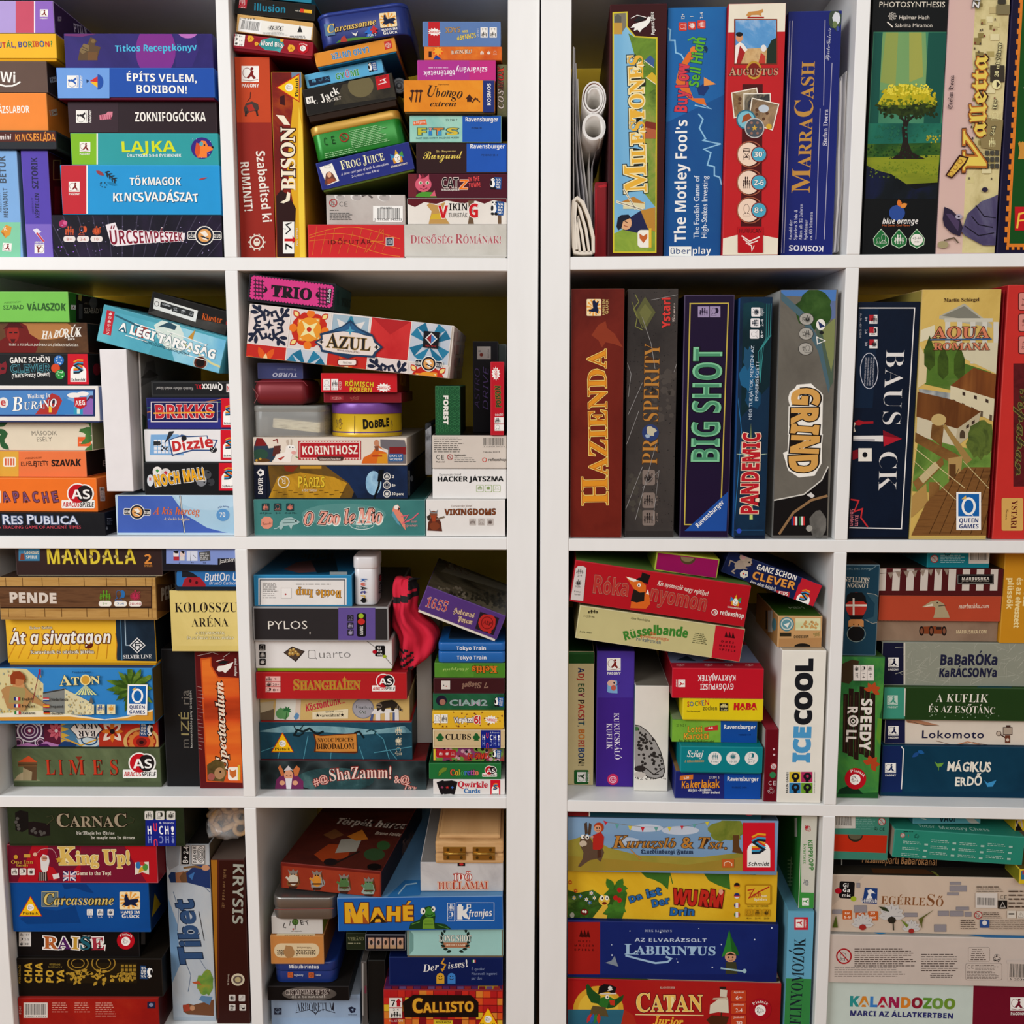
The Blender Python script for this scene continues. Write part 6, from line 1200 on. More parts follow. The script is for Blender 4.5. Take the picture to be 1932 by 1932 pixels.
T('Yspahan',1370,850,1340,1460,90,'4a3a28','C',ol=[(.03,'8a8a4a')]);part('publisher_logo');RR(1250,1608,1396,1828,12,'d8b068');T('YSTARI',1320,1625,1312,1815,44,'6a1e1a','R');t('Games',1280,1680,1276,1760,22,'6a4a2a','C');part(None)
B('deep red box edge squeezed between the Roman town box and the bright red box',1214,205,1262,1856,'a81c28',.016,.25,'floor')
# ================================================================ third row, outer left compartment
Z(0,1010,490/1856,'L',3,'game boxes in the third row, outer left compartment')
B('green mossy box with a watchtower and spaced orange-red capitals',86,1524,1148,1752,'5a6448',.030,.28,'floor',sides={'T':'4a5440'})
R(80,1520,1160,1760,('n',7,'454e38','6a7656','8a9470'));G([(100,1752),(130,1710),(170,1690),(240,1740),(290,1752)],'b8a888');R(170,1650,262,1752,'6a5038');G([(165,1660),(230,1690),(225,1752),(165,1752)],'a89878');R(130,1620,265,1652,'7a5a3c');G([(128,1620),(205,1575),(268,1620)],'c85a34');Ln([(130,1636),(265,1636)],4,'4a3828')
for ch,x0,x1 in (('L',326,396),('I',420,452),('M',490,610),('E',660,738),('S',782,850)):T(ch,x0,1709,x1,1709,128,'c8452c','R',ol=[(.02,'5a2a1c',.03,-.03)],off=-.012)
G([(540,1580),(588,1580),(564,1612)],'8a3a28');abacus(1000,1650,232,0)
B('box of red and purple patterned tiles with an upside-down white title plate',112,1292,1134,1516,'8a3a4a',.036,.26,sides={'R':'3a2430'})
R(112,1310,320,1520,'4a2a48');El(212,1396,92,82,'d8d0d8');El(212,1396,80,72,'5a3458');Ring(212,1396,62,56,8,'d8d0d8');Ring(212,1396,40,36,8,'c8b0c0');El(212,1396,22,20,'8a3a5a');El(212,1396,12,11,'e0d8dc')
for x,y in ((130,1480),(290,1480),(130,1325),(290,1325)):Ring(x,y,42,40,8,'d8d0d8');Ring(x,y,26,24,6,'b890a8')
R(316,1310,440,1520,'6a2840');
for k in range(8):G(leaf(404,1396,66,16,k*45),'c86a78');G(leaf(404,1396,44,11,k*45+22),'a83048')
El(404,1396,12,12,'e0d0d0');G([(120,1500),(200,1480),(270,1500),(330,1470),(440,1500),(440,1520),(120,1520)],'b880b0');G([(250,1520),(290,1488),(340,1488),(380,1520)],'5a2a60')
R(436,1310,712,1520,'5a88a8');Many([[(440,1320+k*44),(500,1340+k*44),(440,1360+k*44)] for k in range(4)],'d8b048');G(blob(640,1470,90,50,14,.2,4),'c8d4d8');G(blob(480,1500,60,30,14,.3,6),'2a4a7a');Ln([(440,1440),(580,1500),(712,1450)],10,'d8a840');Ring(640,1460,60,40,10,'2a5a88')
R(710,1310,900,1520,'b8402c');
for k in range(4):G(leaf(805,1400,92,26,k*90+45),'e8d8c8');G(leaf(805,1400,80,16,k*90),'d88030');G(leaf(805,1400,60,12,k*90+45),'a83020')
El(805,1400,18,18,'2a2024');R(896,1310,1140,1520,'c83a2c');El(1014,1470,130,100,'d8b070');El(1014,1470,106,82,'a83024');
for k in range(12):a=math.radians(k*30);El(1014+76*math.cos(a),1470+60*math.sin(a),22,18,'d88a48')
El(1014,1472,62,50,'c83a28');El(1014,1474,38,30,'8a2a24');El(1014,1476,16,13,'3a1a1c');Ln([(900,1340),(960,1325),(1000,1345)],8,'e0c080')
G([(500,1380),(530,1350),(560,1325),(690,1325),(705,1345),(740,1385),(705,1420),(690,1450),(620,1440),(560,1455),(540,1420)],'2a2a3a');G([(506,1380),(536,1352),(562,1330),(686,1330),(700,1348),(732,1385),(700,1416),(686,1444),(620,1434),(562,1449),(545,1418)],'e8e0d8');T('BAR',690,1394,560,1394,48,'2e2830','R');T('AKKA',712,1340,532,1340,46,'2e2830','R');vagabund(1055,1384,104,184,'3a5a88')
B('bright blue box with an Egyptian warrior, temple walls and a palm',-200,948,1094,1314,'3a8cc8',.004,.27,sides={'R':'6a5a3a','T':'1e4a7a'},bev=.0016)
R(-10,945,1096,1320,('n',3,'3484c4','4a98d0'));G([(-10,945),(190,955),(310,1060),(310,1290),(-10,1300)],'d8cc9c');rn=random.Random(4)
for i in range(60):x,y=rn.uniform(-10,290),rn.uniform(960,1270);G([(x,y),(x+8,y+3),(x+7,y+18),(x,y+16)],rn.choice(('b89858','a8b0a0','c8a858','c89070')))
G([(310,1120),(470,1090),(470,1280),(310,1280)],'8a8c88');G([(310,1120),(470,1092),(470,1102),(312,1130)],'4a4a48');G([(465,1095),(660,1195),(660,1280),(465,1280)],'d8d0ac');
for i in range(46):x=rn.uniform(475,640);y=rn.uniform(1115+(x-465)*.5,1270);G([(x,y),(x+7,y+3),(x+6,y+14),(x,y+12)],rn.choice(('b0a078','98a098','c0a868')))
G([(640,1195),(656,1140),(674,1195)],'6a6a68');G([(-10,1270),(300,1250),(620,1290),(800,1318),(-10,1318)],'e8e0c8');G([(-10,1296),(500,1290),(760,1318),(-10,1320)],'d8a040');G([(760,1318),(900,1300),(1096,1250),(1096,1320)],'d8a040');G([(700,1318),(900,1290),(1096,1240),(1096,1252),(900,1302)],'e8e0c8')
for k in range(12):G(leaf(950,1080,190 if k%2 else 150,22,-200+k*34),('n',40,'2e4a1e','5a7a2c','8aa048'));G(leaf(950,1085,120,14,-185+k*34),'3e5a22')
R(938,1080,975,1200,'6a5230');G([(15,1100),(50,1075),(90,1070),(180,1070),(215,1110),(300,1180),(360,1220),(330,1225),(220,1180),(180,1250),(60,1230)],'b89060');G([(80,1080),(175,1070),(190,1120),(170,1200),(70,1190)],'a89a68');G([(95,1075),(110,1040),(160,1035),(185,1065),(175,1085)],'c89868');El(140,1020,44,52,'c08458');G([(85,1060),(80,1000),(105,968),(150,965),(185,1000),(192,1030),(120,1020),(118,1060)],'9a4a28');Ln([(290,960),(240,1190)],5,'8a2a3a');G([(285,950),(300,955),(298,1000),(284,985)],'b02a4a');Ln([(180,1035),(192,1040),(184,1046)],4,'7a4a30')
T('ATON',436,1070,726,1056,66,'ecdca0','R',ol=[(.04,'3a5a6a')],big={0:1.3});El(618,1028,38,38,'ecdca0');El(618,1028,30,30,'d0a448');Many([[(618,1062),(618+k*24-8,1135),(618+k*24+8,1135)] for k in (-3,-2,-1,0,1,2,3)],'d8dc9c');t('Thorsten Gimmler',524,980,660,978,16,'24486a','R')
for (y,a,b2) in ((1166,'English','Nederlands'),(1216,'français','español'),(1266,'italiano','deutsch')):
    t(a,164,y+8,164+len(a)*12,y+8,20,'2a2a2a','B');t(b2,374,y+10,374+len(b2)*12,y+10,20,'2a2a2a','B')
fl=[(130,1162,'v','2a3a7a','e0d8d8','c83a3a'),(130,1212,'v','2a3a7a','e8e4e0','c83a3a'),(134,1262,'v','3a8a4a','e8e4e0','c83a3a'),(338,1166,'h','c83a3a','e8e4e0','2a4a8a'),(340,1214,'h','c83a3a','e8b840','c83a3a'),(342,1262,'h','2a2426','b8302a','d8a030')]
for x,y,k,a,b2,c_ in fl:
    part('flag')
    for i,cc in enumerate((a,b2,c_)):
        if k=='v':R(x-22+i*15,y-12,x-7+i*15,y+12,cc)
        else:R(x-22,y-12+i*8,x+22,y-4+i*8,cc)
    part(None)
for i in range(3):part('player_icon');R(622+i*76,1202,680+i*76,1272,'e8dcb0');em('👤👪⏱'[i],651+i*76,1228,46,44,'2a5a9a' if i<2 else 'd89a30');t(('2','8+','30')[i],642+i*76,1266,660+i*76,1266,13,'333');part(None)
queen(990,1168,136,1)
B('golden yellow box with dune ripples, white brush title and a dark right panel',46,588,1112,906,'e8b42c',.016,.27,sides={'R':'1a2228'},tray=16,traycol='d8a020')
R(40,585,830,890,('h',14,'e0a824','ecc040','d89a28'));G([(826,590),(1120,580),(1120,900),(836,895)],('n',6,'1c2a38','2c4052','182430'));Ln([(862,590),(872,892)],5,'6a94b0');Ln([(893,590),(900,785),(940,785)],6,'b8ccd8')
for k in range(12):Ln([(60+k*70,880),(110+k*66,780),(100+k*66,700)],6,'d09428')
T('Át a sivatagon',80,776,798,770,96,'f0ece2','J',ol=[(.05,'6a2a1c')],jit=.04,off=.01);t('Karavánok és oázisok játéka',218,846,674,842,30,'f2ecd8','R',ol=[(.06,'6a3a1c')]);t('Reiner Knizia',212,670,376,666,22,'e8e0c8','R',ol=[(.04,'8a6a28')]);T('SILVER LINE',882,880,1086,878,30,'eae6e2','R',p='publisher_logo')
part('publisher_logo');G([(982,730),(1042,785),(982,842),(924,785)],'e4e2e0');G([(982,740),(1032,785),(982,832),(934,785)],'1e2c38');G([(982,752),(1020,785),(982,820),(946,785)],'e4e2e0');Ln([(968,800),(968,772),(1000,772)],7,'1e2c38');Ln([(968,786),(1000,786),(1000,800)],7,'1e2c38');part(None)
B('bamboo framed wooden look box with pale rounded capitals',-6,300,1116,586,'b08a52',.002,.28,sides={'R':'8a6434','T':'4a3a30'})
R(-20,296,1120,590,('w',9,'9a703c','c09a60','b08848'));R(-20,364,1086,522,'2e1e18');R(-20,372,1080,514,('w',12,'5a3c2a','76543a','4e3424'));Ln([(1086,300),(1086,588)],5,'6a4a28');
for x in (40,160,300,420,600,760,900,1040):Ln([(x,304),(x+3,364)],4,'7a5830');Ln([(x+20,522),(x+22,582)],4,'7a5830')
T('PENDE',66,478,410,484,78,'d8ccc0','B',off=.03)
for x,c_,s,e in ((752,'6aa030','9+','👪'),(862,'3a78b0','2-4','👥'),(968,'b83a5a','20-40','⏱')):part('player_icon');em(e,x,430,80,76,c_);RR(x-46,468,x+46,508,18,'ece6dc');t(s,x-len(s)*9,498,x+len(s)*9,498,22,c_);part(None)
face('R');R(1124,350,1240,350+190,('w',12,'5a3c2a','6a4a32'));T('PENDE',1150,470,1280,420,70,'c8bcb0','B',off=.03);face('T');T('PENDE',760,286,500,274,60,'2e241e','B');face('F')
B('dark violet box with spaced yellow capitals, top cut off by the shelf above',110,60,1158,250,'42302e',.008,.26,sides={'R':'2a1e20'},tray=6,traycol='d8ccb0')
R(1028,95,1030,96,'42302e');T('MANDALA',330,205,974,205,118,'dcc848','B',ol=[(.02,'5a4420')],off=.0,track=.06);
for x in (452,540,648,742,824,906):El(x,153,15,15,'5a4428');El(x,153,11,11,'c8b878')
T('2',1030,204,1088,204,76,'d8924a','B');t('SPIELER',1032,224,1090,224,16,'c88a4a','B');part('publisher_logo');R(134,60,284,182,'4a86a8');t('SPIELE',188,166,268,166,24,'e8e4d8','B');t('Lookout',176,132,278,132,26,'e0d0b0','B');G([(145,175),(150,130),(175,130),(178,175)],'8a4a38');part(None)
B('black upright box with grey lower-case and capital lettering and a long caption',1146,812,1412,1778,'262628',.032,.27,'floor',sides={'T':'2a2826'})
for s,a,b2,c_,st in (('m',1524,1452,'6a655e','S'),('IZÉ',1438,1260,'a09468','S'),('ria',1215,1104,'78726a','S')):T(s,1352,a,1348,b2,66,c_,st)
t('kommunikációs party társasjáték',1376,1520,1368,1108,18,'c8c4bc')
B('dark red shrink-wrapped upright box with orange flames print and gold capitals',1408,812,1700+20,1800,'6a2224',.026,.26,'floor',rough=.15,sides={'T':'8a7a78'})
G([(1432,880),(1510,870),(1512,930),(1560,1010),(1760,1022),(1760,1770),(1475,1762)],'d0602c');G([(1442,890),(1502,880),(1504,936),(1555,1020),(1760,1032),(1760,1760),(1484,1752)],('h',13,'7a1c14','d0582a','e88838','a8301c'))
T('Spectaculum',1625,1670,1595,1040,70,'ecdcc8','I',ol=[(.07,'3a1a14')],jit=.03,off=.01,big={0:1.3});part('publisher_logo');G([(1548,960),(1560,935),(1600,930),(1640,915),(1668,905),(1650,945),(1610,985),(1590,970),(1565,975)],'ece6de');G([(1550,920),(1590,895),(1640,900),(1610,920)],'2a2426');Ln([(1548,900),(1600,885)],4,'ece6de');t('Pegasus Spiele',1690,1005,1690,880,18,'ece6de','J');part(None)
G([(1484,1752),(1480,1640),(1540,1600),(1600,1620),(1620,1700),(1600,1760)],('n',26,'3a2a1c','6a5a34','a88a58'));El(1570,1700,38,42,'b08a64');El(1575,1690,6,8,'2a1a18');El(1510,1725,26,26,'a8645a');RR(1630,1655,1715,1750,18,'ece4d8');G([(1640,1670),(1660,1685),(1690,1672),(1690,1720),(1662,1735),(1642,1712)],'c8743a');R(1700,1640,1718,1750,'d8b848')
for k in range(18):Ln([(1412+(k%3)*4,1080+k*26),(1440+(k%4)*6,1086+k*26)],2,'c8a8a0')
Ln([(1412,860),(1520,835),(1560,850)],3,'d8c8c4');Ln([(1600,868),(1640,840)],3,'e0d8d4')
B('parchment yellow box with thin black serif capitals, resting on two upright boxes',1218,395,1716,786,'d8c47c',.012,.24,rest=TOP+.0004,sides={'T':'3a2c24','L':'b8a468'})
R(1210,390,1720,790,('n',4,'d0bc74','dfcc88','cdb566'));T('KOLOSSZU',1248,550,1700,548,80,'2c2420','R',off=-.008);T('ARÉNA',1370,654,1634,652,72,'2c2420','R',off=-.008);t('A TITÁNOSZTÁK',1398,706,1606,706,20,'ece4c8','R',ol=[(.08,'a89858')]);t('ÉS AZ ÓRIÁSI TÉTEK JÁTÉKA',1336,742,1672,742,20,'ece4c8','R',ol=[(.08,'a89858')])
for x in (1350,1465):Ln([(x,480),(x,528)],5,'4a3a28')
B('slim blue box with a red monster and white rounded lettering',1250,252,1716,374,'28303c',.010,.20,name='card_game_box',cat='card game')
RR(1262,252,1760,366,20,'3a78b0');G([(1300,366),(1320,310),(1370,285),(1430,300),(1470,350),(1470,366)],'a82c38');G([(1300,252),(1330,252),(1380,270),(1420,300),(1300,300)],'2a2a30');El(1360,325,10,12,'4a1a24');El(1405,338,10,12,'4a1a24');T('ButtOn U',1462,326,1700,322,62,'ece8e6','N',off=.006);t('BrunO Cathala',1494,352,1706,352,24,'e0dce0','N')
B('lavender blue box with cartoon faces and black lower band, under the shelf',1150,60,1716,238,'24222a',.006,.22,sides={'T':'5a6aa0'})
G([(1188,60),(1690,60),(1690,165),(1556,165),(1556,210),(1188,202)],'8a9cd0');El(1258,135,20,26,'e8dcd8');El(1304,135,18,26,'e0ccc4');G([(1238,112),(1275,108),(1272,130),(1250,128)],'222');G([(1290,108),(1318,112),(1316,135),(1300,125)],'222');R(1240,152,1280,180,'b83a44');R(1284,152,1320,180,'d8d4d0');R(1335,110,1412,182,'d8dce8');Ln([(1366,110),(1362,182)],3,'444');Ln([(1380,140),(1400,160)],3,'444');G([(1422,118),(1500,112),(1504,180),(1430,184)],'5a5a5a');fine(1430,122,1498,176,4,'c8c8c8');t('2',1276,202,1290,202,14,'222');t('7+',1362,202,1386,202,14,'222');t('10',1448,202,1472,202,14,'222');T('jostalen',1572,198,1680,186,30,'ece8e4','N')
# ================================================================ third row, inner left compartment
Z(450,1010,550/1932,'L',3,'game boxes in the third row, left of the dark gap')
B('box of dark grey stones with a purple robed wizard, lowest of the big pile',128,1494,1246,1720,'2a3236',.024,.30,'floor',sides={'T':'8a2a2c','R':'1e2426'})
R(120,1490,1250,1725,('v',38,'14181a','2c3638','485456'));El(640,1620,260,80,('n',12,'1e2a2c','3a5a5c','7a9c98'));T('ShaZamm!',604,1630,1016,1612,92,'ecd0c4','R',ol=[(.05,'8a2a24')],arc=.12,off=-.005)
G([(240,1690),(250,1620),(290,1580),(380,1580),(430,1630),(430,1690)],'7a3460');G([(262,1540),(275,1520),(295,1555),(305,1590),(285,1595)],'c87a4a');G([(362,1555),(385,1525),(408,1545),(395,1590),(372,1600)],'c87a4a');El(332,1590,30,36,'d8a080');G([(300,1560),(330,1525),(362,1560),(350,1555)],'d0c8c8');G([(310,1610),(356,1610),(348,1680),(332,1704),(318,1680)],'dcd6d8');Ln([(316,1590),(328,1596)],4,'4a2a24');Ln([(338,1596),(350,1590)],4,'4a2a24');El(290,1640,18,16,'d8a080');El(376,1640,18,16,'d8a080')
t('#@',505,1660,600,1625,54,'e0b0a4','I',ol=[(.05,'8a2a24')]);t('&@',1030,1640,1135,1640,54,'e0b0a4','I',ol=[(.05,'8a2a24')]);t('†wy',1095,1670,1175,1695,44,'e0b0a4','I',ol=[(.05,'8a2a24')])
ts_=TOP
B('stormy blue sea box with a dragon coil, scroll title and yellow triangle emblem',126,1240,1152,1486,'2a4c5a',.028,.28,sides={'T':'b83a3a','R':'22343c'})
R(120,1236,1160,1490,('n',6,'203e4c','2e5c6e','1c343e'));G([(130,1300),(300,1262),(520,1262),(700,1270),(900,1290),(1100,1262),(1150,1310),(1000,1310),(800,1322),(500,1300),(300,1310)],('n',16,'5a8494','8ab0b8','3a6a7a'));
for P in ([(260,1486),(300,1300)],[(430,1486),(460,1330)],[(610,1486),(614,1440)],[(830,1486),(800,1400)],[(1000,1486),(960,1350),(900,1300)],[(130,1440),(300,1380)],[(900,1440),(1150,1400)],[(1050,1486),(1000,1420)]):Ln(P,5,'5a98a8')
Ln([(370,1320),(390,1290),(430,1300),(470,1280),(520,1320),(560,1300)],14,'1c2c30');Ln([(365,1325),(400,1330),(430,1312)],9,'1c2c30');Ln([(380,1290),(368,1262)],6,'1c2c30');Ln([(410,1285),(430,1258)],6,'1c2c30');Ln([(770,1310),(800,1300),(830,1340)],12,'1c2c30');Ln([(850,1300),(880,1286),(910,1300),(900,1322)],9,'2a5058')
G([(495,1315),(540,1325),(640,1318),(785,1310),(790,1440),(770,1445),(640,1440),(500,1436),(510,1370)],'6a3418');G([(505,1320),(545,1331),(640,1324),(780,1316),(784,1432),(640,1434),(512,1430),(518,1370)],('n',10,'b87a38','d09048','9a5c28'));T('NYOLC PERCES',524,1370,762,1366,30,'2e1a12','R');T('BIRODALOM',518,1416,768,1414,44,'2e1a12','R');piatnik_tri(292,1382,130,0)
for y,e,s in ((1290,'👪','2-5'),(1358,'⏱','8-20'),(1425,'👤','12-99')):part('player_icon');em(e,1060,y,44,42,'e0d4b8');t(s,1042,y+32,1082,y+32,14,'e0d4b8');part(None)
B('sand coloured postcard box with a raccoon on a white railing',132,1062,1134,1232,'d0b478',.034,.26,sides={'R':'8a7448'})
G([(134,1110),(235,1098),(230,1130),(240,1230),(134,1230)],'c8bca0');G([(136,1180),(236,1150),(236,1226),(136,1226)],'7a6c58');G([(250,1084),(300,1076),(414,1090),(408,1232),(236,1230)],'d8c8b8');G([(252,1086),(382,1086),(372,1230),(236,1230)],'dcdad0');G(blob(295,1180,46,40,16,.2,3),'6aa068');Ln([(322,1160),(314,1220)],5,'3a6a3a');Many([leaf(322,1160,30,6,a) for a in (180,210,250,300,340,20)],'3a7a4a');G(blob(385,1200,18,20,10,.3,4),'6a94b8')
T('Köszöntünk...',448,1168,710,1110,54,'c83850','J',jit=.04);G([(490,1172),(728,1150),(726,1214),(490,1218)],'e4d8b8');t('★városában!★',512,1204,702,1200,24,'2a2620','R');t('kisváröd',578,1176,634,1172,16,'4a4030','R');Ln([(520,1172),(568,1170)],2,'6a5a40');Ln([(640,1170),(692,1168)],2,'6a5a40')
El(826,1146,72,68,'8a8890');El(826,1146,66,62,'aaa8ae');t('Finalisten',776,1144,890,1154,24,'4a4a50','R',ol=[(.03,'c8c8cc')]);t('GNI',800,1180,844,1182,24,'2a3a2a','B',ol=[(.04,'d8d8d8')])
G([(880,1180),(900,1150),(1062,1150),(1064,1232),(1036,1232),(1036,1172),(885,1185)],'e0dcd8');R(908,1178,940,1232,'e4e0dc');R(970,1174,1002,1232,'e4e0dc');R(1022,1174,1036,1232,'5a6a94');G([(880,1190),(896,1180),(888,1232),(868,1232)],'5a6a94')
G([(915,1120),(940,1105),(975,1095),(1020,1090),(1050,1110),(1072,1140),(1090,1165),(1070,1162),(1040,1140),(1030,1165),(1015,1165),(1010,1140),(975,1145),(965,1168),(950,1165),(945,1150),(920,1165),(916,1150)],'3a322c');Many([[(1052+k*14,1125+k*14),(1060+k*14,1120+k*14),(1056+k*14,1150+k*9),(1048+k*14,1146+k*8)] for k in range(3)],'8a7c6a');El(932,1128,20,16,'8a7c6e');Ln([(918,1126),(944,1130)],7,'1e1a18')
B('red box with dark gold Asian style capitals and a round red and black emblem',104,908,1116,1062,'b82c30',.018,.27,sides={'R':'7a2024','T':'a82c34'})
T('SHANGHAIEN',362,1024,810,1020,66,'c8923a','R',ol=[(.035,'d8c060'),(.018,'4a2a14')],big={0:1.2});G(star(702,952,20,8,4),'c8923a');abacus(962,980,148,0);R(180,934,278,1040,'e4b8b0');
for i,s in enumerate(('2','20+','8+')):t(s,226+(12 if i==0 else 0),960+i*36,254+(0 if i==0 else 18),960+i*36,18,'2a1a1a',p='player_icons');em('👪⏱👥'[i],202,952+i*36,34,30,'2a1a1a',p='player_icons')
Ln([(180,968),(278,968)],3,'b82c30');Ln([(180,1003),(278,1003)],3,'b82c30')
B('white box with a small board photo and thin letters, lime green base showing',106,694,1018,906,'e2dedb',.020,.27,tray=22,traycol='8aac28',wear=.05)
t('QUARTO',462,815,748,812,60,'6a6664',off=-.018,p='title') if False else None
Ln([(510,815),(470,815),(464,808),(464,768),(470,762),(502,762),(508,768),(508,808),(518,820)],3.4,'5a5654','title');t('uarto',528,814,748,812,66,'5a5654',off=-.02,p='title')
G([(298,778),(355,736),(440,768),(380,838)],'3a302c');G([(306,778),(356,742),(430,768),(378,828)],'5a4a40');
for x,y in ((345,765),(365,758),(380,775),(360,785),(395,790),(340,785)):El(x,y,11,12,'b08a4a');El(x-2,y-5,6,5,'d8c080')
Ln([(850,700),(930,760),(1016,858)],4,'8a8682');gigamic(938,766,72,0)
icons([(158,742),(160,792),(160,838)],42,'👤👪⏱','242224','e4e0dc')
B('dark grey worn box with a violet band on the right and thin white capitals',76,474,996,692,'3a3637',.012,.28,sides={'T':'6a605c','R':'2c2828'},wear=.65,bev=.0022)
R(662,480,906,694,'6f5c9c');T('PYLOS',190,622,460,620,62,'e8e2d8','S',off=-.006);part('publisher_logo');RR(784,516,846,672,14,'1e1c20');El(812,534,18,16,'a8c03a');El(814,572,24,20,'c83a34');t('GIGAMIC',826,660,826,600,24,'e8e4e0','B');part(None);icons([(742,548),(742,598),(742,644)],42,'👤👪⏱','3a3444','b0a8c0')
Ln([(474,642),(474,652)],7,'c8c0b8')
tpy=TOP
B('sky blue box with a white label and upside-down orange lettering',102,262,752,460,'3a90bc',.014,.26,sides={'T':'1c5a7a','R':'2a6a8c'},rest=tpy+.0003)
R(132,284,716,460,'ece8e4');R(140,292,708,460,'3a4a5a');R(146,298,702,460,'e6e2de');T('Bottle Imp',684,364,380,358,58,'d8a040','R',ol=[(.035,'4a2a18')],jit=.03);R(282,348,352,418,'a8a4a0');R(285,351,349,415,'ece8e4');El(312,390,6,6,'b83a3a');fine(160,380,262,420,3,'8a8682');fine(160,310,270,376,5,'8a8682');fine(380,316,684,332,1,'8a8682')
face('T');G([(300,225),(380,180),(520,160),(540,240),(400,250)],'6a4a4a');G([(480,170),(640,150),(660,240),(520,250)],'14303e');T('Bottle',640,120,420,125,40,'3a3228','R');R(605,242,720,262,'b8c4c8');face('F')
TIN('white rounded tin with coloured downward letters, beside the sky blue box',752,142,918,460,'e6e4e6',.26,d=.02,D=.055,r=.008,rest=tpy+.0003,metal=.1)
for i,(ch,c_) in enumerate(zip('kwAtro',('3a70b0','d85a3a','222226','3a3a8a','d8b030','2a2a2a'))):T(ch,810,284+i*27,810,308+i*27,44,c_,'B')
El(830,430,17,17,'222226');face('R');T('kwAtro',930,260,930,390,30,'3a3a4a');R(935,265,945,300,'b83a4a');face('F')
r=thing('cloth_bag','crumpled red cloth bag with black stripes beside the tilted purple box','bag',W(1160,620,.05))
SX,SY=W(1161,620,.05).x-W(1160,620,.05).x,W(1160,620,.05).z-W(1160,621,.05).z
bm=bmesh.new();prof=[(1150,285,52),(1112,290,62),(1112,330,80),(1114,400,80),(1110,470,76),(1130,540,94),(1172,600,130),(1196,650,134),(1192,700,126),(1180,760,110),(1150,820,85),(1140,862,50),(1150,880,22)]
rn=random.Random(5);rgs=[]
for j,(cx0,cy0,hw) in enumerate(prof):
    rg=[]
    for i in range(40):
        a=2*math.pi*i/40;fold=1+.10*math.sin(a*5+j*.7)+.05*math.sin(a*9-j*.5)
        rg.append(((cx0-1160)*SX+hw*SX*fold*math.cos(a),.035*(fold*1.4-.4)*math.sin(a)*(.35+.65*math.sin(math.pi*(j+.5)/len(prof))),-(cy0+14*math.sin(a+j)-620)*SY))
    rgs.append(rg)
loft(bm,rgs[::-1]);bmesh.ops.recalc_face_normals(bm,faces=bm.faces);bmesh.ops.subdivide_edges(bm,edges=bm.edges[:],cuts=3,use_grid_fill=True,smooth=.6)
BAG=special('red_cloth','d01e42',.85);BLK=special('black_cloth','221a1e',.85)
for f in bm.faces:
    c=f.calc_center_median();X,Y=c.x/SX+1160,-c.z/SY+620;f.smooth=True
    s1=math.sin((X*.7+Y)*.13);f.material_index=1 if ((Y<430 and Y>340 and abs(Y-395+(X-1110)*.3)<20) or (Y<345 and X>1140) or (715<Y<870 and X<1172 and s1>.1)) else 0
bm_obj('bag_body',bm,[BAG,BLK],r)
B('tilted purple box with red old-style numerals, town picture on its sloping top',quad=[(1248,336),(1776,530),(1704,716),(1186,500)],col='5e4080',d=.012,D=.20,sides={'T':'3a3430','L':'3a2a4a'},tray=16,traycol='e0d8cc')
T('1655',1232,470,1376,512,80,'b83a44','R',off=-.01,jit=.06,ol=[(.02,'e0c8b8')]);T('Habemus',1420,512,1560,548,40,'e0c8a8','F',ol=[(.03,'6a3a2a')]);T('Papam',1450,568,1548,592,40,'e0c8a8','F',ol=[(.03,'6a3a2a')]);G([(1602,506),(1728,548),(1690,662),(1568,618)],'2e242c');G(blob(1648,580,58,60,16,.1,3),'b83430');Ring(1648,580,40,42,5,'7a1c20');t('ABP',1620,585,1672,600,30,'4a1418','R');El(1664,640,12,12,'b83430')
face('T');R(1240,150,1900,560,('n',14,'4a4236','6a6250','2e2a22'));G([(1330,290),(1480,300),(1500,360),(1400,350)],'7a3a34');T('1655',1370,215,1540,272,60,'5a2420','R',ol=[(.02,'a89a88')]);G([(1540,330),(1560,280),(1580,330)],'a89448');G([(1340,240),(1800,380),(1790,340),(1400,200)],'8a8474');speck(1400,380,1770,480,90,6,14,'3a362c',4);speck(1300,340,1500,420,40,6,12,'8a8070',5);face('F')
tf3=FLOOR_Z(3)
cols=[
 ('white card box with red lettering and three black cards, lowest of its pile',1290,1618,1766,1730,'e4dfdb',.008),
 ('green card box with a chameleon and rainbow letters',1262,1510,1740,1612,'2e7a44',.008),
 ('card box crowded with colourful creatures, red left end',1290,1406,1762,1504,'8a5a50',.014),
 ('beige card box with black serif capitals between two club signs',1288,1288,1766,1402,'d0ba92',.010),
 ('yellow card box dotted with small bull heads',1284,1166,1758,1280,'e2b838',.008),
 ('dark green card box with shiny grey letters',1288,1050,1762,1160,'2a5840',.012),
 ('dark brown card box with upside-down brown lettering',1292,946,1764,1046,'4a2428',.012),
 ('green card box with upside-down orange Celtic letters',1298,846,1768,944,'568a34',.012)]
def cb(i, rest='prev',**k):l,a,b_,c_,d_,e,f_=cols[i];return B(l,a,b_,c_,d_,e,f_,.16,rest,name='card_game_box',cat='card game',group='small card boxes piled in the third row',**k)
cb(0,'floor',wear=.05);T('Qwirkle',1450,1668,1652,1672,44,'c83a4a','R',jit=.08,off=.02);T('Cards',1492,1706,1602,1708,32,'3a78b0','R',off=.02);schmidt(1702,1672,66,0,1,1.75)
for k,a in enumerate((-20,-4,14)):
    with at(1350+k*34,1670,1,a):R(-24,-44,24,44,'221e22');G(star(0,0,12,5,6-k),('9a4a6a','c83a3a','4a7ac0')[k])
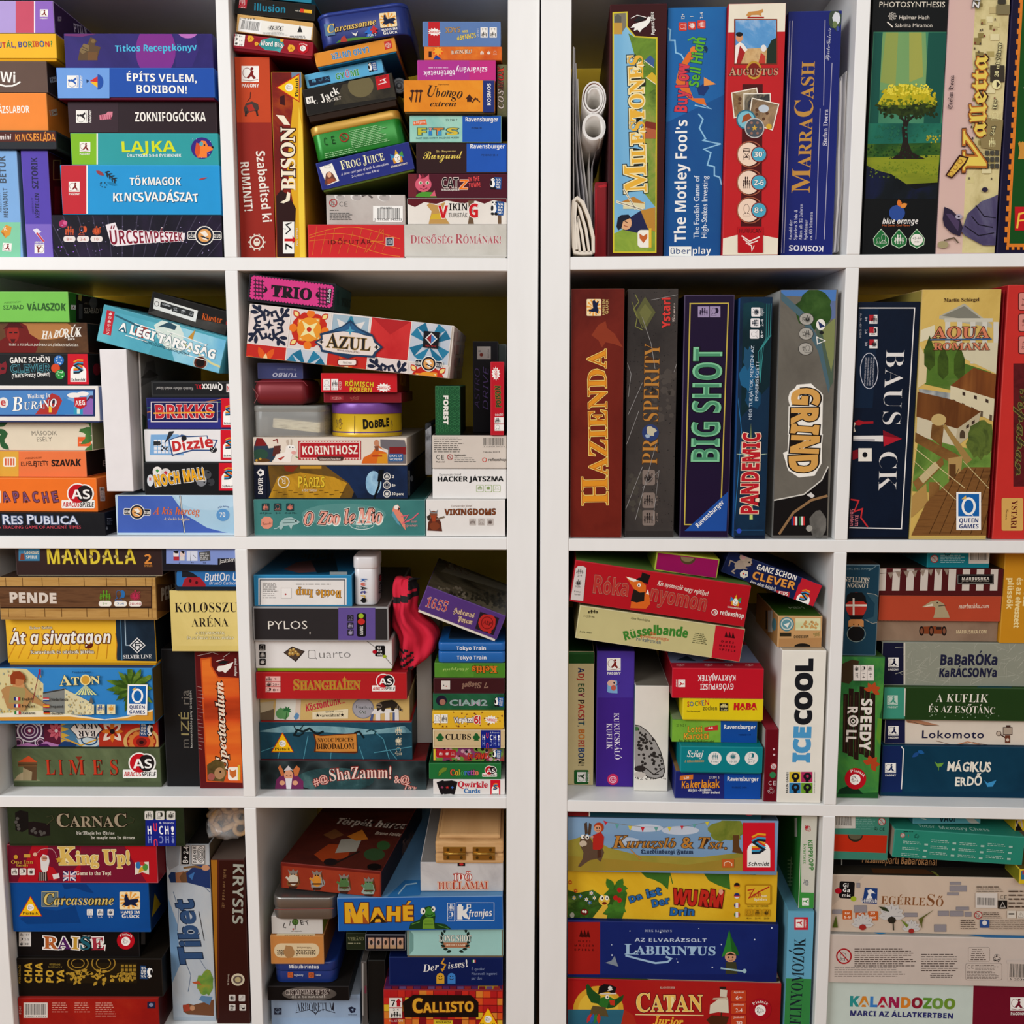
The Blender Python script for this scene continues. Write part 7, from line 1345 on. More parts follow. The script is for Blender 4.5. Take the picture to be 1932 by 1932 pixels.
cb(1,sides={'T':'1e5a30'});T('Coloretto',1402,1590,1592,1588,44,['d86a4a','d8b040','a8b040','4aa060','4a88b0','6a6ac0','a860a8','c86a8a','d88a6a'],'R',ol=[(.05,'1c2a20')],off=.02);abacus(1664,1566,94,0);G([(1322,1590),(1330,1560),(1355,1538),(1382,1540),(1376,1560),(1350,1572),(1335,1592)],'7a9038');Ln([(1322,1590),(1330,1575)],5,'5a7028')
cb(2);R(1285,1400,1765,1506,('v',26,'3a3a34','6a7a4a','a83a44','8a4a78'));speck(1300,1412,1750,1500,26,12,22,'7a9a48',3,shape=10);speck(1300,1412,1750,1500,20,8,15,'c8a0a8',4,shape=10);speck(1300,1412,1750,1500,20,6,12,'2a2a2a',5,shape=8);RR(1312,1420,1440,1472,8,'b82c34');icons([(1340,1446),(1382,1446),(1420,1446)],32,'👪⏱👤',None,'e8e0dc');T('Dr. GOMB',1520,1480,1646,1480,40,'d84a34','B',ol=[(.05,'2a2420')],off=.02);vagabund(1708,1450,62,4);R(1290,1415,1306,1490,'e0c848')
cb(3,edge='e4d4b4');Fr(1296,1296,1760,1396,3,'a8906a');T('CLUBS',1370,1354,1542,1354,44,'241e1a','R');em('♣',1336,1338,50,50,'2a6a38',off=.03);em('♣',1576,1336,48,48,'2a6a38',off=.03);huch(1672,1356,130,0)
cb(4,tray=10,traycol='d0a028');speck(1290,1172,1755,1272,44,5,9,'7a3a24',6,shape=3);T('Vigyázz!',1428,1240,1556,1238,36,'ece8e2','B',ol=[(.08,'5a4a5a')],jit=.06,off=.02);T('6!',1560,1246,1606,1246,54,'c83038','B',ol=[(.06,'ece4dc')],off=.02);amigo(1676,1222,96,4);part('player_icons')
for x,e in ((1316,'👤'),(1364,'👪')):R(x-22,1186,x+22,1244,'ece8e0');em(e,x,1214,36,44,'222')
part(None)
cb(5);R(1285,1048,1765,1162,('n',12,'1e4a34','2e6a4a','3a7a5a'));T('CIAM2',1396,1128,1650,1128,44,'8ab4a4','S',ol=[(.05,'2a3a3a'),(.03,'b8a8b8')],off=.0);El(1345,1095,36,34,'2a2438');El(1352,1105,20,20,'a87868');vagabund(1722,1104,66,3)
cb(6,rough=.3);T('7 Siegel',1655,975,1480,982,40,'8a6a5a','I',ol=[(.02,'a88a78')]);R(1344,964,1402,1020,'d8d0c8');El(1378,1000,5,4,'b03a3a');El(1360,994,4,4,'555')
cb(7,rough=.3);R(1298,850,1560,944,('n',9,'487a30','62963a','7aa848'));T('Keltis',1714,868,1546,868,50,'d8782c','R',ol=[(.05,'2a3a1c')],off=.02);T('A kártyajáték',1524,880,1352,884,26,'b8d078','C',p='caption')
tke=TOP
for k,lb in enumerate(('lower of two identical blue plastic cases with small white lettering','upper of two identical blue plastic cases with small white lettering')):
    y0,y1=((770,846),(694,772))[k]
    TIN(lb,1322,y0,1770,y1,'1f6cb0',d=.010,D=.09,r=.006,rest=(tke if k==0 else TOP)+.0003,name='plastic_case',cat='case',metal=0,e=.002,over=.0002)
    T('Tokyo Train',1448-2+k*-2,(822,760)[k],1645-k*3,(822,760)[k],27,'eceaea','B')
B('dark blue patterned box mostly hidden under the tilted purple box',1400,640,1700,694,'1c2c3c',.03,.10,name='card_game_box',cat='card game')
t('VERNES',1510,690,1600,690,20,'5a6a7a','R')
B('plain white upright box between the big pile and the small card boxes',1160,770,1282,1490,'d4d0cc',.090,.22,rest=ts_+.0003,name='storage_box',cat='box')
# ================================================================ third row, right of the gap
Z(1030,1010,570/1932,'R',3,'game boxes in the third row, right of the dark gap')
B('cream upright box with a green top and multicoloured downward capitals',140,742,306,1608,'d2c498',.050,.26,'floor',sides={'T':'1e4a24'},name='game_box')
R(130,735,315,820,'2a5a2c');G([(130,738),(315,738),(312,760),(135,760)],'3a6a3c')
T('ADJ EGY PACSIT, BORIBON!',206,846,208,1476,44,['2a3a6a','b83a34','b83a34','2a2a2a','2a5a3a','2a5a3a','8a2a4a','2a2a2a','3a2a2a','c84a34','b83a44','b83a34','6a2a5a','2a5a6a','2a3a4a','2a2a2a','c87a34','d88a3a','b83a34','c84a3a','3a5a8a','2a4a7a','2a2a2a','2a2a2a'],'B',jit=.03)
RR(180,1500,272,1590,8,'2a6a34');pagony(232,1545,64,-90,fg='2a4a2c')
tA=TOP
B('violet upright box with a small blue creature and white hand lettering',322,740,562,1614,'4e3090',.046,.28,'floor',sides={'T':'3a2a70','L':'3a5a30'})
R(318,740,570,1038,'5640a0');pagony(434,828,88,0);G([(392,1000),(394,940),(415,925),(455,930),(458,1010),(420,1008),(400,1005)],'8ab4d8');El(420,945,28,20,'e0b8a8');El(432,975,16,18,'c86a5a');El(436,943,5,6,'2a2a3a');Ln([(448,960),(472,940)],3,'4a3a6a')
T('KUKUCSKÁLÓ',434,1134,440,1434,40,'e8e0ec','R',jit=.05,off=-.008);T('KUFLIK',388,1200,388,1366,40,'e8e0ec','R',jit=.05,off=-.008)
El(428,1560,36,36,'c83a6a');Ring(428,1562,24,22,5,'e8c0cc');Ring(430,1562,13,12,4,'e8c0cc')
B('white upright box with a spotted rounded animal drawing, between violet box and small pile',562,962,784,1636,'e2ddd4',.034,.30,'floor',sides={'R':'8aa8a8','T':'8a8478'},wear=.05)
G([(566,1210),(600,1215),(650,1250),(700,1310),(735,1380),(755,1450),(762,1510),(750,1545),(700,1560),(650,1548),(600,1500),(572,1490),(566,1400)],'3a3634');G([(566,1216),(600,1221),(648,1255),(696,1314),(730,1382),(750,1452),(756,1510),(745,1540),(700,1554),(652,1542),(604,1495),(575,1484),(566,1400)],'a4a09c');speck(575,1240,640,1300,10,6,10,'3a3634',2,shape=7);speck(590,1290,700,1470,40,7,11,'3a3634',4,shape=7);speck(690,1390,745,1500,14,6,9,'3a3634',5,shape=7)
El(578,1235,16,12,'4a7a4a');El(602,1492,36,20,'3a3432');Ln([(640,1490),(690,1530),(720,1528)],7,'3a3634');Ln([(690,1530),(750,1490)],6,'3a3634');G(blob(600,1530,36,20,12,.15,2),'c8c0b8');speck(570,1545,770,1562,30,2,4,'4a4644',8)
tf3=FLOOR_Z(3)
B('dark blue card box with orange wobbly lettering, brighter blue right end, lowest of its pile',824,1512,1376,1688,'2a327a',.012,.16,'floor',name='card_game_box',cat='card game',sides={'T':'a8845a'})
R(1140,1508,1380,1692,'1a56a8');T('Kakerlakak',864,1618,1110,1614,52,'e8a040','B',ol=[(.03,'5a2a1c')],jit=.1);t('Würfeln - krabbeln -',908,1638,1062,1634,18,'ece8e4','J');t('clever drehen!',1000,1652,1112,1652,18,'ece8e4','J');G([(858,1538),(942,1528),(940,1560),(856,1566)],'d8823a');t('5-99',882,1560,916,1556,16,'f0e8e0','B');t('23 391 5',1040,1556,1110,1556,18,'e8e4e0');T('Ravensburger',1158,1570,1360,1572,30,'f2f0ec',p='publisher_logo');t('P105602 1401',1190,1618,1285,1618,13,'1c3060')
B('teal card box with three white round symbols and white script',860,1352,1386,1496,'148a92',.004,.15,name='card_game_box',cat='card game',tray=10,traycol='107078')
T('Szilaj',902,1416,1006,1418,48,'ece8e4','I',jit=.05);t('A titkos küldetés',886,1452,1012,1450,20,'c8a86a','I')
for x,e,s in ((1080,'👪','8 éves'),(1196,'⏱','15-30'),(1314,'👥','2-7')):part('badge');El(x,1425,43,42,'e6e4e0');em(e,x,1412,40,40,'2a7a84');t(s,x-24,1452,x+24,1452,13,'2a6a74');part(None)
B('small box with a lime green front, orange yellow lettering and a blue right half',804,1180,1352,1348,'5a8a34',.018,.15,name='card_game_box',cat='card game',sides={'T':'8a9a7a'})
R(800,1180,1120,1352,('n',8,'6a9a34','88b848','7aaa3c'));R(1118,1176,1360,1360,'1c58a4');T('Lotti',902,1258,1002,1258,40,'f0b040','B',ol=[(.035,'7a2a14')],jit=.07);T('Karotti',876,1304,1042,1304,44,'f0b040','B',ol=[(.035,'7a2a14')],jit=.07);t('Das Merk- und Reaktionsspiel',848,1322,1074,1326,18,'2a3a1c','J');t('23 162 1',834,1222,898,1222,18,'2a3a1c');G([(1012,1228),(1098,1212),(1100,1246),(1014,1252)],'c83a3a');t('4-8',1038,1240,1068,1238,16,'f0e8e0','B');T('Ravensburger',1136,1238,1340,1240,30,'f2f0ec',p='publisher_logo');t('P105602 1114',1232,1282,1310,1280,13,'143060')
B('bright yellow card box with red bubble lettering',874,1042,1390,1168,'e2cc24',.012,.15,name='card_game_box',cat='card game',tray=8,traycol='c8b01c')
T('SOCKEN',902,1096,1044,1086,38,['b83a3a','3a6a9a','4a8a4a','c8702a','3a6a9a','c83a3a'],'S',jit=.1,off=.01);T('zocken',1002,1118,1096,1118,34,'3a3a2a','S');T('HABA',1198,1114,1346,1116,44,'c8262e','B',ol=[(.03,'c8262e')],off=.03,jit=.05,p='publisher_logo');part('player_icons');R(1110,1074,1166,1124,'2a2a24');em('👪',1138,1090,46,26,'e8dc9a');t('4-99',1118,1122,1160,1122,15,'e8dc9a');part(None);t('Das Kartenspiel',900,1130,986,1130,12,'4a4420')
tpp=TOP
B('crimson box with upside-down white capitals, topmost of the small pile',804,850,1392,1036,'c42034',.010,.17,name='card_game_box',cat='card game',sides={'T':'a02a3a','L':'8a1424'})
T('GYÓGYPUSZI',1202,948,986,950,42,'f0e4e4','B');T('KÁRTYAJÁTÉK',1216,892,972,894,42,'f0e4e4','B');pagony(866,946,48,90,fg='c42034')
face('T');R(780,700,1400,815,'8a94b0');R(800,816,1400,850,'b82a3c');
for x in (860,1040,1170,1300):em('🎲',x,830,50,14,'e0c0c0')
G([(830,800),(900,770),(960,805)],'3a4a5a');G([(1000,805),(1080,775),(1150,808)],'b83a4a');face('F')
B('wide cream tilted box with green garland lettering and a red right end',quad=[(218,448),(1272,598),(1242,816),(186,652)],col='c8bf8e',d=.010,D=.28,sides={'D':'8a845a'},edge='dcd4ac')
G([(1088,560),(1290,590),(1260,830),(1056,800)],'c42838');T('Rüsselbande',500,672,905,658,62,'4a8a3a','B',arc=.50,jit=.06,off=.03);t('das',660,632,704,640,26,'c85a34','S',off=.01,p='title');t('quiekvergnügte',600,650,786,676,26,'c85a34','S',p='title');t('Ferkelrennen',575,672,734,696,30,'3a5a7a','S',p='title');t('Alex Randolphs',542,536,664,552,18,'6a6a4a');em('👪',300,488,66,24,'3a3420');t('3-7 J. 20 Min',240,520,310,528,14,'3a3420');t('Art.Nr. 40834',214,620,294,630,13,'6a6a4a')
with at(990,660,1,8):fine(-55,-35,55,36,6,'5a5a3a',mid=True)
for k in range(3):G([(1142+k*22,650+k*3),(1152+k*22,612+k*3),(1164+k*22,653+k*3)],'4a1018')
for i,s in enumerate(('DREI','MAGIER','SPIELE')):t(s,1118-(i>0)*12,682+i*26,1200+(i>0)*12,694+i*26,14,'5a1018','B',p='publisher_logo',track=.3)
B('wide red tilted box with a fox in a top hat and rounded outline lettering',quad=[(176,150),(1308,328),(1272,592),(144,416)],col='b81f2c',d=.004,D=.29,sides={'T':'6a8a4a','D':'7a1420'})
T('Róka',292,366,528,390,116,'b8443c','B',ol=[(.03,'5a2a24'),(.018,'c88a7a')],big={0:1.1});T('nyomon',655,414,1024,486,112,'b8443c','B',ol=[(.03,'5a2a24'),(.018,'c88a7a')])
G([(540,465),(548,400),(560,345),(620,340),(640,372),(660,360),(665,440),(640,470),(600,468)],'d8702c');G([(542,420),(560,345),(632,352),(628,420),(580,430)],'2e2420');G([(510,262),(560,275),(610,292),(640,320),(640,362),(600,365),(560,340),(535,300)],'d8742c');G([(512,264),(560,276),(600,290),(560,296),(530,282)],'ece4d8');G([(575,285),(600,290),(650,312),(652,300),(668,255),(615,236),(608,268),(590,272)],'241e1c');El(596,318,12,12,'ece8e0');El(594,320,5,5,'222');G([(640,372),(652,345),(660,380)],'ece4d8')
t('Kis nyomozók nagy rejtélye!',712,318,1036,388,36,'ece0d4','I',arc=.05);gamewright(1212,420,84,9);Ring(1078,492,20,20,5,'ece4dc');t('R',1070,502,1086,504,20,'ece4dc','B');T('reflexshop',1110,506,1264,530,34,'ece4dc','B',p='publisher_logo')
G([(190,210),(205,196),(235,194),(258,208),(238,420),(158,410)],'d4ccc8');em('👪',216,230,46,34,'3a3434');em('⏱',208,302,38,40,'3a3434');t('2-4',200,262,230,264,14,'3a3434');t('20 perc',186,330,224,334,13,'3a3434');t('8 éves',180,362,220,366,14,'3a3434');t('kortól',182,380,218,384,14,'3a3434')
B('lime sleeve box with a magenta drawer and a thumb notch, on the red fox box',quad=[(708,104),(1112,150),(1092,282),(692,220)],col='a8b23c',d=.012,D=.10,sides={'L':'8a9a30','T':'b8c048'},name='card_game_box',cat='card game')
part('drawer');G([(716,112),(1104,158),(1086,276),(702,216)],'9a1860');El(908,142,50,44,'5a4a30',a0=7,a1=187);El(905,140,42,30,'8a7a5a',a0=7,a1=187);part(None)
B('navy tilted box with a running mouse, white and orange capitals and a red end',quad=[(1172,85),(1766,314),(1700,486),(1114,248)],col='1c2a58',d=.026,D=.16,sides={'T':'142044','D':'0e1838'},name='card_game_box',cat='card game')
T('GANZ SCHÖN',1342,216,1600,290,40,'f0ece4','B');T('CLEVER',1312,274,1586,348,54,'e0a050','B',ol=[(.03,'5a3018')],off=.01,jit=.03);t('(egy okos húzás!)',1304,306,1470,356,28,'e8e4dc','I');G([(1472,352),(1560,362),(1554,396),(1470,378)],'b83a44');t('KIDS',1484,376,1546,386,24,'f0ece4','B');G([(1642,262),(1775,312),(1705,492),(1575,432)],'c42a3a');
schmidt(1650,395,118,19,1.0,1.2,red='c42a3a')
El(1250,185,46,30,'a8988a',rot=-20);El(1290,175,28,24,'b0a090');El(1262,140,24,24,'b8a898');El(1262,140,15,15,'c8a0a0');El(1300,148,18,20,'b8a898');El(1300,172,6,6,'222');El(1316,186,6,5,'4a2a2a');Ln([(1220,180),(1180,160),(1170,195)],7,'a8988a');Ln([(1225,205),(1190,230),(1205,242)],9,'a8988a');Ln([(1260,210),(1285,215)],7,'a8988a');G([(1240,240),(1262,222),(1292,232),(1290,262),(1264,275),(1242,262)],'dcd4c4');El(1262,245,6,6,'c83a3a');El(1278,252,6,6,'3a5a9a')
B('tall white upright box with blue and black block capitals reading upward',1494,735,1776,1694,'eae6dc',.004,.27,'floor',sides={'L':'e4e0dc','T':'c8bca8'},wear=.1)
T('ICE',1682,1450,1692,1222,112,'5aa4d0','B',off=.05);T('COOL',1694,1212,1704,790,112,'26282e','B',off=.05)
part('publisher_logo');
for i,(x,y,c_) in enumerate(((1556,1512,'d8c03a'),(1632,1512,'b83a68'),(1556,1582,'3a88b8'),(1632,1582,'7aa83a'))):R(x,y,x+72,y+66,c_);El(x+40,y+30,26,24,'26242a');R(x+28,y+44,x+48,y+66,'26242a');El(x+40,y+28,9,10,c_)
t('BRAIN GAMES',1548,1650,1550,1512,15,'2a2a2a','B');t('www.brain-games.com',1718,1650,1720,1512,9,'4a4a4a');part(None)
ti=TOP
B('light brown carton with round blue seal and cereal picture on the tall white box',1482,516,1766,714,'c8a070',.016,.14,rest=ti+.0003,name='carton_box',cat='box',sides={'L':'b08858','T':'4a6a2a'},pitch=0)
El(1540,568,46,46,'5a8a94');El(1540,568,38,38,'c8d0c8');El(1540,568,30,30,'6a9aa4');G([(1520,570),(1560,556),(1545,590)],'e4e4dc');R(1595,530,1756,608,('h',24,'8ab048','d8d8b0','e4e0cc'));speck(1630,552,1740,592,26,6,10,'c8a068',3);R(1495,622,1568,646,'3a3424');em('🌿',1730,634,40,26,'4a7a34');T('MUXRDDO',1680,638,1584,640,20,'4a4030','B')
G([(1492,660),(1768,656),(1768,712),(1490,712)],'b88e60');El(1640,712,52,22,'2a241e',a0=180,a1=360)
face('L');R(1420,480,1450,620,'c8ccc8');El(1460,570,14,40,'5a8a94');R(1405,480,1415,600,'4a4030');face('F');face('T');R(1440,455,1740,500,'3a5a20');t('MEM',1560,470,1660,468,14,'c8d0a8');face('F')
B('dark crimson thin box with recycling and safety marks beside the tall white box',1398,1238,1504-22,1684,'741424',.006,.20,'floor',name='storage_case',cat='case',sides={'T':'9a3040','L':'c0b8b0'})
under3(1456,1478,44,0,'d8c8c8');El(1450,1532,20,20,'3a8a5a');ce(1446,1582,50,0,'e0d4d4');em('♻',1440,1632,46,42,'e0d4d4',off=-.01);fine(1452,1350,1466,1420,2,'d8c0c4')
# ================================================================ third row, far right compartment
Z(1540,1010,392/1456,'R',3,'game boxes in the third row, far right compartment')
B('dark teal box with white hand lettering and small birds, lowest of its pile',458,1480,1590,1792,'123f58',.030,.28,'floor',sides={'L':'1a2a4a'})
R(610,1475,1600,1800,('n',5,'0f3a50','17485f','113d55'));R(440,1475,600,1800,'1c3264');Ln([(598,1482),(612,1500),(602,1700),(596,1776)],8,'e4e0dc');pagony(520,1634,76,0,fg='1c3264')
T('MÁGIKUS',912,1650,1222,1658,74,'ece6d8','S',jit=.07,off=.03);T('ERDŐ',968,1756,1160,1752,70,'ece6d8','S',jit=.07,off=.03)
G([(828,1585),(850,1600),(895,1592),(878,1618),(850,1625),(838,1605)],'7aa84a');Ln([(858,1622),(856,1645)],4,'7aa84a');G([(1175,1715),(1200,1735),(1262,1715),(1235,1760),(1200,1762)],'4a9ac8');G(leaf(720,1520,60,14,-215),'2a5a94');G(leaf(710,1510,50,14,20),'2a6aa4')
B('cream box with round dark lettering and a navy left end',480,1290,1590,1474,'ddd2c4',.036,.27,sides={'L':'1a2a4a'})
R(460,1285,622,1480,'24284e');pagony(540,1372,74,0,fg='24284e');T('Lokomoto',734,1420,1176,1422,62,'22244a','S',off=.012,track=.06);G([(625,1290),(730,1296),(860,1330),(760,1328),(640,1312)],'b8886a');Ln([(640,1300),(760,1330),(860,1334)],4,'6a5a4a');Ln([(840,1440),(960,1470),(1100,1450),(1220,1472)],4,'8a6a58');Ln([(960,1472),(1060,1446),(1180,1474)],6,'c88a64');R(1310,1345,1372,1395,'b8a898');Fr(1310,1345,1372,1395,4,'4a3028');R(1330,1330,1360,1344,'5a4038');El(1278,1388,18,18,'c8b8a8');Ring(1278,1388,18,18,4,'4a3028');Ln([(1290,1396),(1330,1420)],8,'4a3028');R(1322,1400,1358,1455,'7a4a38');El(1340,1432,11,11,'d8c8b8')
B('dark green box with white spiky capitals and a mint left end',470,1068,1590,1278,'2e4a24',.030,.28,sides={'T':'3a5a30','L':'3a7a68'})
R(460,1060,620,1285,'4a9a84');Ln([(622,1075),(618,1265)],8,'ded8cc');pagony(534,1158,74,0,'c4d4c8','4a9a84','c4d4c8');T('A KUFLIK',836,1168,1202,1172,66,'ece6da','R',jit=.06,off=-.012);T('ÉS AZ ESŐTÁNC',780,1240,1256,1250,56,'ece6da','R',jit=.06,off=-.014);face('T');R(1130,1056,1370,1070,'2a5a5a');face('F');speck(640,1255,1300,1278,14,3,6,'8a9a84',3)
B('grey box with crosshatched background, dark navy capitals and a black left end',458,752,1590,1040,'989a8c',.036,.28,sides={'L':'16182a'})
R(455,748,614,1045,'20223e');R(612,748,624,1045,'cfcabc');rn=random.Random(6);Many([(lambda x,y,a,l:[(x,y),(x+l*math.cos(a),y+l*math.sin(a)),(x+l*math.cos(a)+2,y+l*math.sin(a)+3),(x+2,y+3)])(rn.uniform(640,1430),rn.uniform(765,1030),rn.uniform(0,6),rn.uniform(40,110)) for i in range(150)],'b0b0a2')
pagony(540,894,74,0,fg='20223e');T('BaBaRÓKa',862,908,1270,908,80,'2a2c48','B',off=.02,jit=.04);T('KaRÁCSONYa',856,992,1266,992,66,'2a2c48','B',off=.02,jit=.04)
tg=TOP
B('dusty pink-brown box with a small brown vintage racing car',420,596,1272,752,'927a66',.040,.25,rest=tg+.0003,sides={'T':'5a4a3c'})
R(400,590,1280,760,('n',9,'8a7260','9c8470','85705e'));Many([[(440+k*26,592),(454+k*26,592),(454+k*26,600),(440+k*26,600)] for k in range(32)],'5a4a3e');G([(735,640),(840,636),(850,650),(880,640),(908,650),(905,690),(740,690)],'8a4a2c');
for x,r_ in ((738,34),(806,36),(896,34)):El(x,670,r_*.5,r_,'2e2420');El(x,670,r_*.28,r_*.6,'8a5a44')
R(840,640,876,660,'3a2c28');T('MARBUSHKA.COM',978,688,1194,688,28,'d8c4a0','B')
B('terracotta box with a pale goose-like bird and white script',440,422,1296,578,'b85238',.034,.25,sides={'T':'9aa89a','L':'7a3424'})
G([(740,502),(800,465),(850,455),(895,480),(905,510),(925,545),(935,578),(820,578),(830,545),(835,510),(820,498)],'b0a080');G([(742,504),(815,478),(818,496)],'d8ccb8');Ln([(858,495),(905,490)],6,'4a4438');El(848,472,5,5,'2a241e');t('marbushka.com',998,512,1212,508,36,'e4d0bc','I',p='title');R(440,398,1300,420,'a8b0a4');face('T');R(515,395,750,425,'7a8a3c');face('F')
B('dark red and white striped box with bunting and a black name plate',440,232,1310,388,'5a2022',.032,.26,sides={'T':'3a342c'},wear=.05)
Many([[(440+k*98,232),(492+k*98,232),(484+k*98,388),(432+k*98,388)] for k in range(9)],'cfc6bc');Ln([(440,270),(640,245),(800,238),(920,236)],3,'6a5a50');Many([[(500+k*56,262-k*4),(540+k*56,258-k*4),(524+k*56,306-k*4)] for k in range(8)],'9a8a7c');R(986,272,1244,344,'1c1a1a');Fr(992,278,1238,338,2,'b8b0a8');T('MARBUSHKA',1018,314,1212,314,24,'e4dcd0','B',track=.08);t('JÁTÉK MANUFAKTÚRA',1020,326,1210,326,9,'b0a89c')
B('turquoise carton end with barcode and orange side, tucked under the shelf',778,100,1216,210,'1e8a98',.036,.16,sides={'R':'c86a34','L':'146a74','T':'2a3a3a'},name='card_game_box',cat='card game')
under3(828,165,56,0,'c8c8c4');part('barcode');R(1068,60,1214,198,'d8d4cc');barcode(1142,140,140,0,1,.8,'d8d4cc');part(None);fine(870,134,1056,196,5,'a8d0d4');Ring(920,125,22,16,4,'16242a')
B('mustard yellow upright box with pale downward lettering, cut by the right edge',1276,80,1700,728,'cc942a',.034,.24,rest=tg+.0003)
T('plüssök',1344,296,1334,515,44,'ecd8a0','B',off=.02);T('és az elveszett',1408,296,1382,650,44,'ecd8a0','B',off=.02);T('Róka',1470,280,1446,500,50,'ecd8a0','B',off=.02)
B('green jungle upright box with dark log plate and white downward capitals',150,850,474,1812,'2c6234',.022,.24,'floor',sides={'T':'4a6a34'})
G([(180,850),(490,860),(480,1100),(440,1300),(460,1800),(140,1810)],('n',9,'2a5e34','3e8048','5a9a48','2a6a3c'));G([(180,900),(250,870),(300,880),(280,990),(230,1040),(170,1030)],'4a3a28');G([(430,1280),(480,1290),(462,1500),(420,1420)],'6a9a3a');G([(160,1780),(260,1740),(330,1812),(150,1812)],'143a24')
Many([[(190+k*38,1110-(k*37)%60),(224+k*38,1112-(k*37)%60),(220+k*38,1530+(k*23)%60),(184+k*38,1520+(k*23)%60)] for k in range(6)],'33221c');Many([[(200+k*38,1120),(204+k*38,1120),(198+k*38,1520),(194+k*38,1520)] for k in range(6)],'5a4030')
T('SPEEDY',318,1142,302,1505,84,'e8e0d8','B',off=.02);T('RöLL',222,1195,208,1448,76,'e8e0d8','B',off=.02) if False else (T('R',222,1195,220,1248,76,'e8e0d8','B',off=.02),Ring(258,1300,38,40,15,'e8e0d8'),Ring(258,1302,16,16,8,'e8e0d8'),T('LL',214,1358,208,1448,76,'e8e0d8','B',off=.02))
for k in range(5):G(leaf(385,1600,62,18,-160+k*55),'b8502c');G(leaf(392,1085,60,16,-170+k*50),'b8562e')
piatnik_round(274,1704,150,20);part('player_icons')
for i,s in enumerate(('4+','1-4',"20'")):R(354-i*48,908,404-i*48,1018,'e4dcd4');Fr(354-i*48,908,404-i*48,1018,2,'8a8480');em('👪👥⏱'[i],378-i*48,934,30,34,'2a2a2a');t(s,370-i*48,960,370-i*48,1000,22,'2a2a2a')
part(None)
B('torn slate blue box with an upside-down toy skittle guard, on the jungle box',184,205,434,815,'24485a',.026,.20,sides={'T':'4a3e38','R':'8a7a64'},wear=.4)
T('LONDON',366,338,218,334,36,'ccc4b4','R');T('SKITTLES',376,298,200,290,40,'ccc4b4','R');t('ORANGE TREE TOYS',398,228,206,228,15,'8aa0a4')
part('artwork');El(280,490,74,92,'b83a30');G([(206,480),(215,420),(240,400),(320,400),(345,430),(354,480),(330,462),(230,462)],'1c1c1e');R(255,440,268,560,'e0d8cc');R(206,484,354,498,'e0d8cc');G([(225,560),(245,590),(315,590),(335,560)],'1c1c1e');G([(225,600),(240,588),(320,588),(332,600),(332,640),(225,640)],'c8905c');G([(222,640),(334,640),(336,700),(318,735),(280,742),(240,738),(220,710)],'1a1a1c');El(262,625,4,4,'2a1a14');El(296,627,4,4,'2a1a14');Ring(280,690,66,58,4,'8a9a94');part(None)
G([(350,405),(410,410),(440,430),(440,600),(400,615),(340,590),(400,570),(410,480)],'3a5a68');Ln([(340,590),(395,618),(440,605)],4,'a8a498');Ln([(355,405),(410,412),(436,430)],4,'a8a498');Ln([(365,250),(420,215)],3,'8aa0a4')
# ================================================================ bottom row, outer left compartment
Z(0,1490,490/1932,'L',4,'game boxes in the bottom row, outer left compartment')
B('fiery red box end with a white barcode, lowest in view in its pile',108,1552,1184,1830,'9a1e1c',.012,.28,'floor',sides={'R':'4a1414','T':'a8342a'})
R(100,1548,1190,1840,('n',5,'8e1a1a','a8281e','b8442a'));barcode(265,1640,178,0,1,.64,'dcd4cc','5 900511 01541');t('01541',158,1670,158,1610,18,'d8c8c0')
fine(388,1578,520,1660,5,'d8a090');fine(555,1578,680,1660,5,'d8a090');fine(712,1578,870,1690,7,'d8a090');R(1096,1576,1154,1626,'2a2c4a');El(1125,1600,16,14,'8a90a8')
B('black box with a golden ornamental frieze and yellow maze-like capitals',118,1256,1208,1496,'1e1814',.016,.28,sides={'R':'14100e','T':'2a241e'})
for i,s in enumerate(('CHA','CHA','PO','YA')):T(s,236+i*80,1440,236+i*80,1288 if i<2 else 1340,58,'c8a440','B',off=.02)
R(496,1286,1020,1438,'2e2414');rn=random.Random(7)
Ring(580,1290,80,60,8,'a8883c');Ring(770,1290,90,70,8,'a8883c');Ring(580,1290,50,36,6,'a8883c');Ring(770,1290,56,44,6,'a8883c')
Many([leaf(rn.uniform(500,1000),rn.uniform(1350,1430),rn.uniform(20,44),rn.uniform(6,12),rn.uniform(0,360)) for i in range(80)],'b8963c');Many([[(900+(k%4)*30,1300+(k//4)*30),(922+(k%4)*30,1300+(k//4)*30),(922+(k%4)*30,1320+(k//4)*30),(900+(k%4)*30,1320+(k//4)*30)] for k in range(16)],'a08238');vagabund(1095,1356,104,182,'2a4a74');t('PETER SZÖLLŐSI',155,1440,155,1300,16,'b89a48');t('EXPEDÍCIÓ',450,1292,368,1290,15,'a08840','B');t('A YAPALECTE',464,1312,360,1310,12,'a08840')
B('black box with multicoloured serif capitals on white outline and a red seal',122,1030,1036,1240,'1a1718',.020,.27,sides={'R':'120f10'})
T('RAISE',322,1182,780,1192,106,['b86a34','5a2a68','c8a040','2a6a78','a83a4a'],'R',ol=[(.06,'ece8e2')],jit=.05,off=.01);piatnik_round(936,1122,132,4);part('player_icons');R(142,1058,232,1164,'e0dcd6')
for i,s in enumerate(('10+','2-5',"30'")):em('👪👥⏱'[i],160,1078+i*34,26,24,'2a2a2a');t(s,182,1086+i*34,220,1086+i*34,18,'2a2a2a')
part(None);face('R');R(1050,1040,1080,1150,'5a5654');face('F')
B('blue box with golden title, pig rider emblem and yellow triangle emblem',84,690,1112,1020,'14559a',.010,.28,sides={'R':'0e2c54','T':'1e5a94'})
